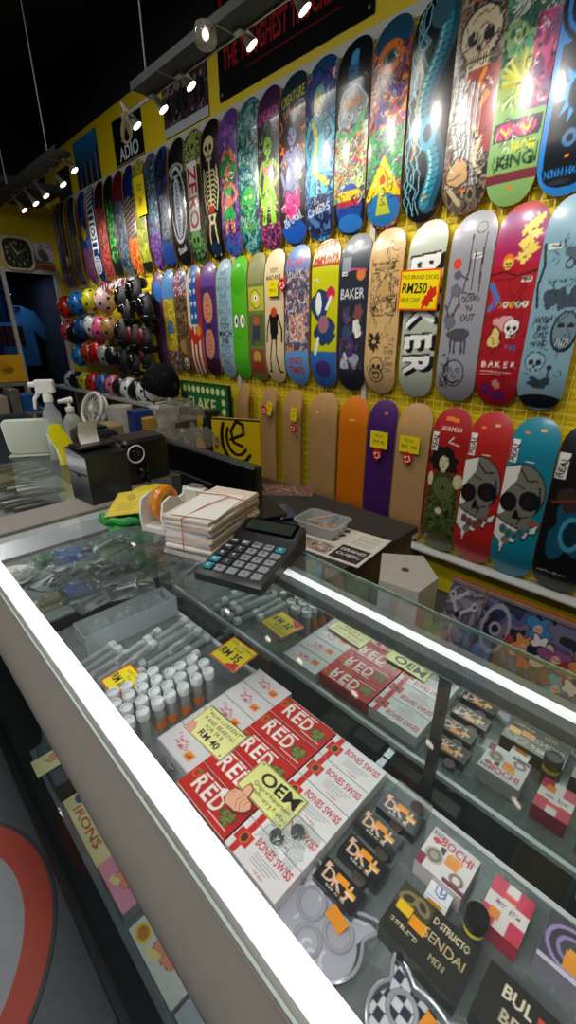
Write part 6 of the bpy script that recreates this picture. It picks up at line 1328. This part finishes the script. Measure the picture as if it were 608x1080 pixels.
def rr_(a, b, z): return [(x * a, y * b, z) for x, y, _ in rsq(1, .3, 0, 5)]
mb.loft([rr_(.055, .075, 0), rr_(.067, .09, .05), rr_(.073, .096, .05), rr_(.073, .096, .053), rr_(.065, .088, .053), rr_(.053, .073, .002)]).build('tub_body', CLEAR, ft)
V, F = crumple(95, (.05, .07), .03); MB().add(V, F).build('wrapping', mat('pinkish_wrap', '#b8988c', .5, noise=.5, nscale=40), ft, smooth=False).location = (0, 0, .004)
MB().tube([(-.03, .05, .045), (.05, -.03, .058)], .004, 8).build('wooden_stick', mat('pale_stick', '#c8a878', .6), ft)
# hexagonal white box on a stool
tb = empty('tissue_box', (1.105, .565, .0), label='white hexagonal box with a small hole in its lid behind the counter', cat='box')
hexp = [PZ(403, 583, .685), PZ(447, 586, .685), PZ(463, 610, .685), PZ(442, 625, .685), PZ(400, 612, .685)]
hx = [(q.x, q.y) for q in hexp]; cx_ = sum(q[0] for q in hx) / 5; cy_ = sum(q[1] for q in hx) / 5
tb.location = (cx_, cy_, .45); L_ = [(x - cx_, y - cy_) for x, y in hx]
MB().loft([[(x, y, 0) for x, y in L_], [(x, y, .232) for x, y in L_], [(x * .985, y * .985, .235) for x, y in L_]]).build('box_body', mat('white_card', '#b4afa5', .55, noise=.06), tb)
MB().torus((0, .01, .235), .010, .0025, 18, 6).ellip((0, .01, .2345), (.009, .009, .0015), 14, 6).build('lid_hole', mat('hole_brown', '#4c4038', .6), tb)
st = empty('stool', (cx_, cy_, 0), label='low grey stool carrying the hexagonal box', cat='stool'); MB().rbox(-.125, .125, -.125, .125, .42, .449, .03).build('seat', mat('grey_stool', '#77746e', .6, noise=.2), st)
for sx in (-1, 1):
    for sy in (-1, 1): MB().tube([(sx * .10, sy * .10, .42), (sx * .115, sy * .115, 0)], .014, 8).build('leg', mat('grey_stool'), st)

# ------------------------------------------------------------------ printed boards leaning in a clear stand below the deck rail
BX0, BZ0, BX1, BZ1 = 1.60, .02, 1.733, .357
def leaning(label, y0, y1, cv):
    t = empty('printed_board', (1.66, (y0 + y1) / 2, 0), label=label, cat='board', group='printed boards leaning below the deck rail'); n = np.array([-(BZ1 - BZ0), 0, BX1 - BX0]); n = n / np.linalg.norm(n); cy = (y0 + y1) / 2
    o3 = np.array([BX0 - 1.66, y1 - cy, BZ0]); u = np.array([0, y0 - y1, 0]); v = np.array([BX1 - BX0, 0, BZ1 - BZ0]); ln = np.linalg.norm(v)
    V, F, Co = grid(o3, u, v, cv, int((y1 - y0) * 300), int(ln * 300))
    for a in (grid(o3 - n * .012, v, u, '#2c2830', 1, 1), grid(o3, v, -n * .012, '#3c3840', 1, 1), grid(o3 + u, -n * .012, v, '#3c3840', 1, 1), grid(o3 + v, u, -n * .012, '#3c3840', 1, 1), grid(o3, -n * .012, u, '#3c3840', 1, 1)):
        F = np.concatenate([F, a[1] + len(V)]); V = np.concatenate([V, a[0]]); Co = np.concatenate([Co, a[2]])
    fast_mesh('printed_face', V, F, Co, P_GLOSS, t)
    MB().box(BX1 - 1.66 - .012, BX1 - 1.66 + .004, y0 - cy, y1 - cy, BZ1, BZ1 + .012).build('clear_lip', glassmat('bench_acrylic', '#f0e8e8', 1.4, .1, .35, '#b8a8a8'), t, smooth=False)
    MB().box(BX1 - 1.66 + .006, BX1 - 1.66 + .010, y0 - cy, y1 - cy, BZ1 - .002, BZ1 + .022).build('red_strip', mat('red_orange_strip', '#a83018', .5, noise=.5, nscale=60, col2='#c87828'), t, smooth=False)
    MB().tube([(BX1 - 1.66 + .006, 0, BZ1 - .01), (BX1 - 1.66 + .12, 0, 0.004)], .006, 8).build('strut', METAL, t)
c = Cv(4, 7.2, 40, '#6c6470'); c.busy(['#6c6470', '#8c8490', '#504a58'], 1.5, 97, outline=None); W_ = '#b8b4bc'
for P in ([(.4, 6), (1.6, 4.4), (3.2, 5.6)], [(1.6, 4.4), (1.2, 2.4), (2.8, 1.2)], [(.6, 5.4), (2.0, 6.6)]): c.line(P, .34, W_); 
for x, y in ((.5, 6.0), (3.2, 5.6), (1.2, 2.4), (2.8, 1.2)): c.ell(x, y, .4, .4, W_); c.ell(x, y, .16, .16, '#3c3844')
c.ell(1.6, 4.4, .3, .3, '#282430')
leaning('grey leaning board printed with a pale skateboard truck drawing', .535, .69, c)
c = Cv(30, 7.2, 26, '#3a3c5c'); c.busy(['#2c3050', '#4c5484', '#6c6480', '#22243c'], 3, 98)
W_ = '#9c98a4'; c.ell(1.4, 4.6, 1.2, 2.2, W_, inner=.8); c.ell(1.4, 4.6, .5, .6, W_); c.ell(1.4, 4.6, .3, .36, '#201c24')
r_ = random.Random(11)
for k in range(44):
    x = 3.3 + k * .62; y = r_.uniform(1.2, 6.4); hair = ['#a83430', '#d08848', '#3878a8', '#1c2438', '#c8b0a8', '#8c4c78', '#3c98b8'][k % 7]
    c.blob(x, y, .85, hair, k, .9, sy=1.1, out='#1c1824', ow=.05); c.ell(x, y - .1, .32, .4, '#d8a898'); c.ell(x - .12, y - .05, .06, .06, '#281820'); c.ell(x + .12, y - .05, .06, .06, '#281820')
    c.blob(x + .4, y - 1.1, .6, ['#40588c', '#c05048', '#d8d0d0', '#384068', '#7c3450'][k % 5], k + 40, .5, out='#1c1824', ow=.08)
leaning('colourful leaning board crowded with small printed comic figures', -.9, .53, c)
p = PX(418, 578, 2.08); c = Cv(6, 3, 40, '#d0ccb8'); c.rect(.5, .6, 5.4, 1.0, '#888478'); c.rect(.5, 1.6, 4.4, 1.9, '#888478')
o = pbox('shelf_label', .12, .055, .004, c, '#c8c4b0', q=300); o.matrix_world = Matrix.Translation((2.0, p.y, .195)) @ Matrix(((0, 0, -1), (-1, 0, 0), (0, 1, 0))).to_4x4(); tag(o, 'pale label hanging below the rail behind the hexagonal box', 'label')
o = MB().lathe([(.018, 0), (.02, .003), (.02, .012), (.016, .015)], n=20).build('rail_knob', mat('grey_stool')); o.location = (2.02, PX(424, 567, 2.02).y, .247); tag(o, 'small grey knob on the rail above the hexagonal box', 'knob')

# ------------------------------------------------------------------ on the glass counter
cal = empty('calculator', (.458, .556, CT + .0008), label='large black desk calculator with grey and teal keys', cat='calculator', rot=(0, 0, -PI / 2 + .35))
prof = [(-.095, 0), (-.095, .013), (-.088, .017), (.040, .027), (.052, .034), (.088, .047), (.095, .043), (.095, .0)]
m = MB(); 
for a, s_ in ((-.066, .93), (-.063, 1), (.063, 1), (.066, .93)): pass
m.loft([[(a, y * s_, .001 + z * (.9 if s_ < 1 else 1)) for y, z in prof] for a, s_ in ((-.067, .97), (-.063, 1), (.063, 1), (.067, .97))]).build('calculator_body', mat('graphite_plastic', '#26282b', .4, noise=.2), cal)
def ktop(y): return .001 + .017 + (y + .088) / (.128) * .010
sl = math.atan2(.010, .128)
def key(x, y, w_, h_, mm, sym, nm='key'):
    o = MB().rbox(-w_ / 2, w_ / 2, -h_ / 2, h_ / 2, 0, .005, .003).build(nm, mm, cal, loc=(x, y, ktop(y)), rot=(sl, 0, 0)); 
    if sym:
        c_ = Cv(1, 1, 40, rgb(mm['c'])); c_.text(sym, .5, .5, .75, '#f0f0f0' if mm['d'] else '#202428'); q_ = pbox('key_legend', min(w_, h_) * .8, min(w_, h_) * .8, .0002, c_, rgb(mm['c']), parent=o, q=1600); q_.location = (0, 0, .005)
kd = mat('dark_key', '#3a3d42', .4); kd['c'] = '#3a3d42'; kd['d'] = 1; kg = mat('grey_key', '#8e9294', .4); kg['c'] = '#8e9294'; kg['d'] = 0; kt = mat('teal_key', '#1f8190', .4); kt['c'] = '#1f8190'; kt['d'] = 1
lay = [['C', '0', '.', '+', '='], ['AC', '1', '2', '3', '-'], ['%', '4', '5', '6', 'x'], ['M+', '7', '8', '9', '/'], ['MR', 'MC', 'MU', 'GT', 'V']]
for r_i, row in enumerate(lay):
    for k_i, sy_ in enumerate(row):
        x = -.049 + k_i * .0245; y = -.074 + r_i * .0225
        mm = kt if (r_i, k_i) in ((0, 0), (4, 4), (1, 0)) else (kg if k_i >= 2 or r_i == 0 else kd)
        key(x, y, .019, .0165, mm, sy_)
MB().box(-.05, .05, -.014, .014, 0, .001).build('display', mat('lcd_panel', '#30362f', .2, coat=.5), cal, loc=(0, .071, .044), rot=(.34, 0, 0))
MB().box(-.056, .056, -.019, .019, 0, .0012).build('display_bezel', BLKG, cal, loc=(0, .071, .0424), rot=(.34, 0, 0))
# bundle of receipts with a rubber band
rc = empty('paper_bundle', (.466, .688, CT + .0004), label='thick bundle of papers held by an orange rubber band', cat='paper stack', rot=(0, 0, .35))
r_ = random.Random(8); z = 0; tones = ['#e2ded6', '#c8c0b8', '#dccab8', '#d6d2cc', '#b8b4b0', '#e6e4e0', '#caa88c']
for k in range(17):
    h_ = r_.uniform(.0035, .0072); dx, dy, a = r_.uniform(-.005, .005), r_.uniform(-.004, .004), r_.uniform(-.03, .03)
    m = MB().box(-.092 + dx, .090 + dx, -.052 + dy, .052 + dy, z, z + h_ - .0004); m.build('sheet_block', mat('paper_%d' % (k % 7), tones[k % 7], .7, noise=.08), rc, smooth=False).rotation_euler = (0, 0, a); z += h_
MB().box(-.085, .05, -.05, .045, z, z + .0015).build('top_sheet', mat('white_paper'), rc, smooth=False, rot=(0, .015, .12))
x0 = .030
MB().tube([(x0, -.060, .001), (x0, -.0605, z + .002), (x0 + .005, 0, z + .0045), (x0, .0605, z + .002), (x0, .060, .001)], .0012, 6).tube([(-.096, .005, .02), (-.097, .003, z + .001), (-.03, -.005, z + .0045), (x0, -.02, z + .0045)], .0012, 6).build('rubber_band', mat('orange_rubber', '#c8683c', .5), rc)
# tape dispenser
td = empty('tape_dispenser', (.462, .836, CT + .0008), label='white tape dispenser with an orange roll behind the paper bundle', cat='tape dispenser', rot=(0, 0, .35)); td.scale = (.88, .88, .88)
for y0_, y1_ in ((-.036, -.030), (.030, .036)):
    P = [(-.085, 0), (.105, 0), (.108, .03), (.10, .062), (.085, .066), (.078, .045), (.03, .032), (.0, .05), (-.02, .078), (-.05, .090), (-.078, .082), (-.088, .05)]
    MB().loft([[(x, y0_, z) for x, z in P], [(x, y1_, z) for x, z in P]]).build('side_wall', WHT, td)
MB().box(-.084, .104, -.030, .030, 0, .012).rbox(.078, .107, -.030, .030, .012, .060, .004).build('dispenser_base', WHT, td)
MB().torus((-.035, 0, .062), .032, .0145, 28, 8, axis='y').build('tape_roll', mat('orange_tape'), td)
MB().tube([(-.035, -.03, .062), (-.035, .03, .062)], .0165, 16).build('hub', WHT, td)
MB().box(.090, .106, -.02, .02, .060, .0685).build('cutter', METAL, td)
# green wristband like strap with yellow sheet on the counter
gs = empty('green_pouch', (.412, .905, CT + .0006), label='green soft pouch under the yellow leaflets at the counter corner', cat='pouch', rot=(0, 0, -.25))
V = []; n_ = 22; R = []
for j in range(n_):
    v = j / (n_ - 1); a = PI * (1.05 + .9 * v); w_ = .016 * (1 - abs(2 * v - 1) ** 3 * .6); cx2, cy2 = .085 * math.cos(a), .055 * math.sin(a) + .02
    R.append([(cx2 + w_ * math.cos(2 * PI * i / 10) * math.cos(a), cy2 + w_ * math.cos(2 * PI * i / 10) * math.sin(a), .014 + .013 * math.sin(2 * PI * i / 10) + .003 * math.sin(j * 1.7)) for i in range(10)])
MB().loft(R).build('pouch_rim', mat('green_soft_plastic', '#2a9640', .4, noise=.3, nscale=50, bump=.3), gs)
V, F = crumple(60, (.075, .05), .018); MB().add(V, F).build('pouch_body', mat('green_soft_plastic'), gs).location = (0, .01, 0)
c = Cv(9, 8, 40, '#cfb62c'); c.rect(.6, .6, 8.4, 7.4, '#d8be30'); c.blob(4.2, 5.8, 1.2, '#b89c20', 3, .6)
for k in range(5): c.rect(2.0, 1.4 + k * .55, 6.6 - (k % 2), 1.6 + k * .55, '#a88c1c')
o = pbox('leaflet', .085, .11, .002, c, '#cfb62c', q=420, loc=(.397, .918, CT + .040), rot=(.15, -.12, -.75)); tag(o, 'yellow printed leaflet on the green pouch', 'leaflet')
V, F = crumple(61, (.055, .03), .02, 18); o = MB().add(V, F).add([(x, y, z - .001) for x, y, z in V], [tuple(reversed(f)) for f in F]).build('leaflet', mat('yellow_leaflet', '#d4b828', .45, noise=.2)); o.location = (.462, .950, CT + .035); o.rotation_euler = (0, 0, -.3); tag(o, 'crumpled yellow leaflet nearest the speaker', 'leaflet')

# ------------------------------------------------------------------ loose stock deeper inside the cases
def blister(label, px, py, w_, d_, h_, card, obj, rz, tool=True, X0=None):
    p = PZ(px, py, SH + .012); t = empty('blister_pack', (p.x, p.y, SH), label=label, cat='pack', rot=(0, 0, rz), group='loose packs deeper inside the showcase'); c = Cv(8, 5, 24, card); c.busy([card, obj, '#a8b0ac'], 2.2, int(px + py), outline=None, freq=1.2); c.rect(.4, 3.6, 7.6, 4.6, '#d8d8d0')
    pbox('backing_card', w_, d_, .004, c, card, m=P_PACK, q=260, parent=t); mb = MB()
    if tool: mb.tube([(-w_ * .35, 0, .012), (w_ * .1, .004, .014), (w_ * .38, -.006, .012)], .006, 8).tube([(w_ * .1, -d_ * .3, .014), (w_ * .1, d_ * .3, .014)], .005, 8); mb.build('tool', METAL, t)
    else: mb.rbox(-w_ * .3, w_ * .3, -d_ * .3, d_ * .3, .0045, .02, .006).build('contents', mat('stock_' + obj.lstrip('#'), obj, .4, noise=.3), t)
    V, F = crumple(int(px * 7 + py), (w_ / 2, d_ / 2), h_, 14); MB().add(V, F).build('clear_bag', CLEARB, t, smooth=False).location = (0, 0, .003)
for k, a_ in enumerate([(72, 584, .14, .09, .05, '#2c4890', '#4878c0', -.3, False), (48, 590, .10, .08, .04, '#3c8c54', '#2c6c3c', .2, False), (98, 600, .16, .10, .05, '#4c5c58', '#889490', .4, True), (82, 622, .09, .08, .05, '#2c58a0', '#2c60b0', -.2, False), (120, 572, .15, .10, .05, '#5c7c58', '#6c8c60', .3, True), (148, 590, .14, .10, .05, '#a0a048', '#5c9458', .5, False), (52, 632, .09, .07, .03, '#b0a878', '#989068', -.1, False),
                        (104, 626, .14, .09, .05, '#384844', '#8c9894', .1, True), (140, 618, .12, .09, .05, '#48584c', '#707c78', -.4, True), (60, 608, .13, .09, .05, '#30404c', '#98a4a8', .5, True), (124, 600, .12, .08, .04, '#1e3c34', '#40685c', 0, True), (28, 606, .10, .08, .04, '#606c68', '#b0b4a8', .2, False), (150, 568, .12, .09, .05, '#2c6c48', '#40a060', -.2, False)]):
    blister(['blue carded pack in the heap near the corner', 'green carded pack near the light tube end', 'bagged T shaped skate tool in the middle of the heap', 'small bright blue bagged pack', 'grey green bagged tool below the yellow leaflet', 'yellow green bagged pack below the green pouch', 'cream card by the light tube', 'bagged dark steel tool just beyond the long tray', 'bagged tool at the right behind the long tray', 'bagged silver tool between the blue and green packs', 'dark green bagged tool in the middle of the heap', 'grey card beside the white disc', 'green bagged pack furthest right in the heap'][k], *a_)
p = PZ(60, 567, SH + .03); o = MB().tube([(-.10, 0, .013), (.10, 0, .013)], .0125, 14).build('marker_tube', WHT); o.location = (p.x, p.y, SH + .02); o.rotation_euler = (0, 0, .15); tag(o, 'long white tube lying across the packs at the far end of the case', 'tube')
p = PZ(10, 606, SH + .02); o = MB().lathe([(.03, 0), (.06, .004), (.068, .012), (.066, .014), (.05, .008), (.01, .006)], n=30).build('white_dish', WHT); o.location = (p.x, p.y, SH + .001); tag(o, 'white oval dish inside the case near the far end of the light tube', 'dish')
r_ = random.Random(17); tn = 0
for k in range(14):
    px, py = 4 + (k % 5) * 11, 492 + (k // 5) * 18 + (k % 5) * 2; p = PZ(px, py, SH + .01)
    if p.y > 2.68 or p.x > .72 or p.x < .12: continue
    t = empty('tool_pack', (p.x, p.y, SH), label='bagged steel tool laid out in the second showcase', cat='tool', group='bagged tools in the second showcase', rot=(0, 0, r_.uniform(-.3, .3)))
    MB().rbox(-.08, .08, -.025, .025, 0, .006, .004).build('backing_card', mat('dark_backing', '#363c3c', .4, noise=.3), t); MB().tube([(-.07, 0, .014), (.03, .002, .014), (.07, -.008, .014)], [.007, .008, .004], 8).build('tool', METAL, t)

# ------------------------------------------------------------------ far left: rack with a yellow panel and odds and ends
def at(px, py): return PY(px, py, 4.2)
a, b = at(0, 440), at(54, 432)
rk = empty('storage_rack', (a.x - .1, 4.2, 0), label='grey metal rack at the far left with odds and ends on its boards', cat='rack'); wR = b.x - a.x + .1
for z in (.35, b.z): MB().box(0 - .3, wR, -.0, .35, z - .025, z).build('rack_board', mat('rack_grey', '#7a7a74', .5, noise=.2), rk, smooth=False)
for x in (-.3, wR - .03): MB().box(x, x + .03, 0, .03, 0, b.z + (.0)).build('upright', mat('rack_grey'), rk, smooth=False); MB().box(x, x + .03, .32, .35, 0, b.z).build('upright', mat('rack_grey'), rk, smooth=False)
def onrack(name, label, cat, px0, px1, py0, h_min, col, rough=.4, metal=0, y=4.3, bump=0):
    p0, p1, pt = at(px0, 430), at(px1, 430), at(px0, py0); o = MB().rbox(p0.x, p1.x, y - .08, y + .12, b.z, max(pt.z, b.z + h_min), .01).build(name, mat(name + '_' + col.lstrip('#'), col, rough, metal, noise=.4, nscale=14, bump=bump)); return tag(o, label, cat)
onrack('foil_bag', 'crumpled silver grey bag on the rack', 'bag', 14, 25, 411, .05, '#8c8c88', .3, .5, bump=1)
onrack('storage_box', 'blue plastic box on the right end of the rack', 'box', 26, 43, 417, .05, '#1c5a9c')
onrack('carton', 'cream carton at the left of the rack', 'box', -8, 11, 420, .05, '#b0a894')
c = Cv(5, 5, 40, '#cf9a10'); c.blob(2.4, 2.6, 1.2, '#b88408', 3, .5); c.blob(3.0, 2.2, .6, '#7c5404', 5, .6)
p0 = PY(-14, 404, 4.9); p1 = PY(27, 404, 4.9); pt = PY(5, 374, 4.9)
yp = empty('cushion_chair', ((p0.x + p1.x) / 2, 4.9, 0), label='chair with a bright amber back panel at the far left', cat='chair'); w_ = (p1.x - p0.x) / 2
pbox('backrest', w_ * 2, pt.z - p0.z, .05, c, '#c08c10', m=P_PACK, parent=yp, q=120, loc=(0, 0, (p0.z + pt.z) / 2), rot=(PI / 2, 0, 0))
MB().rbox(-w_, w_, -.02, .4, .42, .48, .03).build('seat', mat('black_leather'), yp); MB().box(-w_, w_, -.07, .0, p0.z - .04, p0.z - .005).build('back_rail', mat('grey_stool'), yp)
for sx in (-1, 1):
    MB().box(sx * (w_ - .02) - .012, sx * (w_ - .02) + .012, -.04, -.02, 0, p0.z - .02).build('leg', METAL, yp); MB().box(sx * (w_ - .02) - .012, sx * (w_ - .02) + .012, .34, .36, 0, .43).build('leg', METAL, yp)
# dark hanging stock seen left of the door pole
for k, (x0, x1, y0, y1, col, lb) in enumerate([(-14, 8, 310, 340, '#14387c', 'blue garment hanging beyond the pole at the far left, upper'), (-14, 22, 344, 366, '#3c1024', 'maroon garment hanging at the far left, lower'), (-14, 7, 292, 306, '#1c58b0', 'bright blue garment at the far left edge, highest')]):
    p0, p1 = PY(x0, y1, 6.3), PY(x1, y0, 6.3); m = MB(); n_ = 14
    R = [[(p0.x + (p1.x - p0.x) * i / n_, 6.3 + .03 * math.sin(i * 1.7) + d, z) for i in range(n_ + 1)] for d, z in ((-.02, p0.z), (-.02, p1.z), (.02, p1.z), (.02, p0.z))]
    o = m.loft(R, cap=False, closed=False).build('garment', mat('garment_%d' % k, col, .8, noise=.5, nscale=9)); tag(o, lb, 'clothing')

# ------------------------------------------------------------------ round printed floor mat
c = Cv(8.4, 8.4, 80, '#8a8d8e'); rs = [(4.2, '#2e3134'), (4.1, '#9c3420'), (3.45, '#84878a'), (2.55, '#a02c1c'), (1.7, '#24407c')]
fm = MB(); ringm = []
for i, (r_o, col) in enumerate(rs):
    r_i = rs[i + 1][0] if i + 1 < len(rs) else 0.001
    fm.loft([[(r_o / 10 * math.cos(2 * PI * k / 96), r_o / 10 * math.sin(2 * PI * k / 96), .003) for k in range(96)], [(r_i / 10 * math.cos(2 * PI * k / 96), r_i / 10 * math.sin(2 * PI * k / 96), .003) for k in range(96)]], i, cap=False)
fm.lathe([(.42, 0), (.42, .003)], n=96, mi=0, cap=False)
o = fm.build('floor_mat', [mat('mat_%d' % i, col, .6, noise=.22, nscale=18) for i, (_, col) in enumerate(rs)], loc=(-.372, 1.03, .0005)); tag(o, 'round floor mat with worn red and grey rings', 'mat')
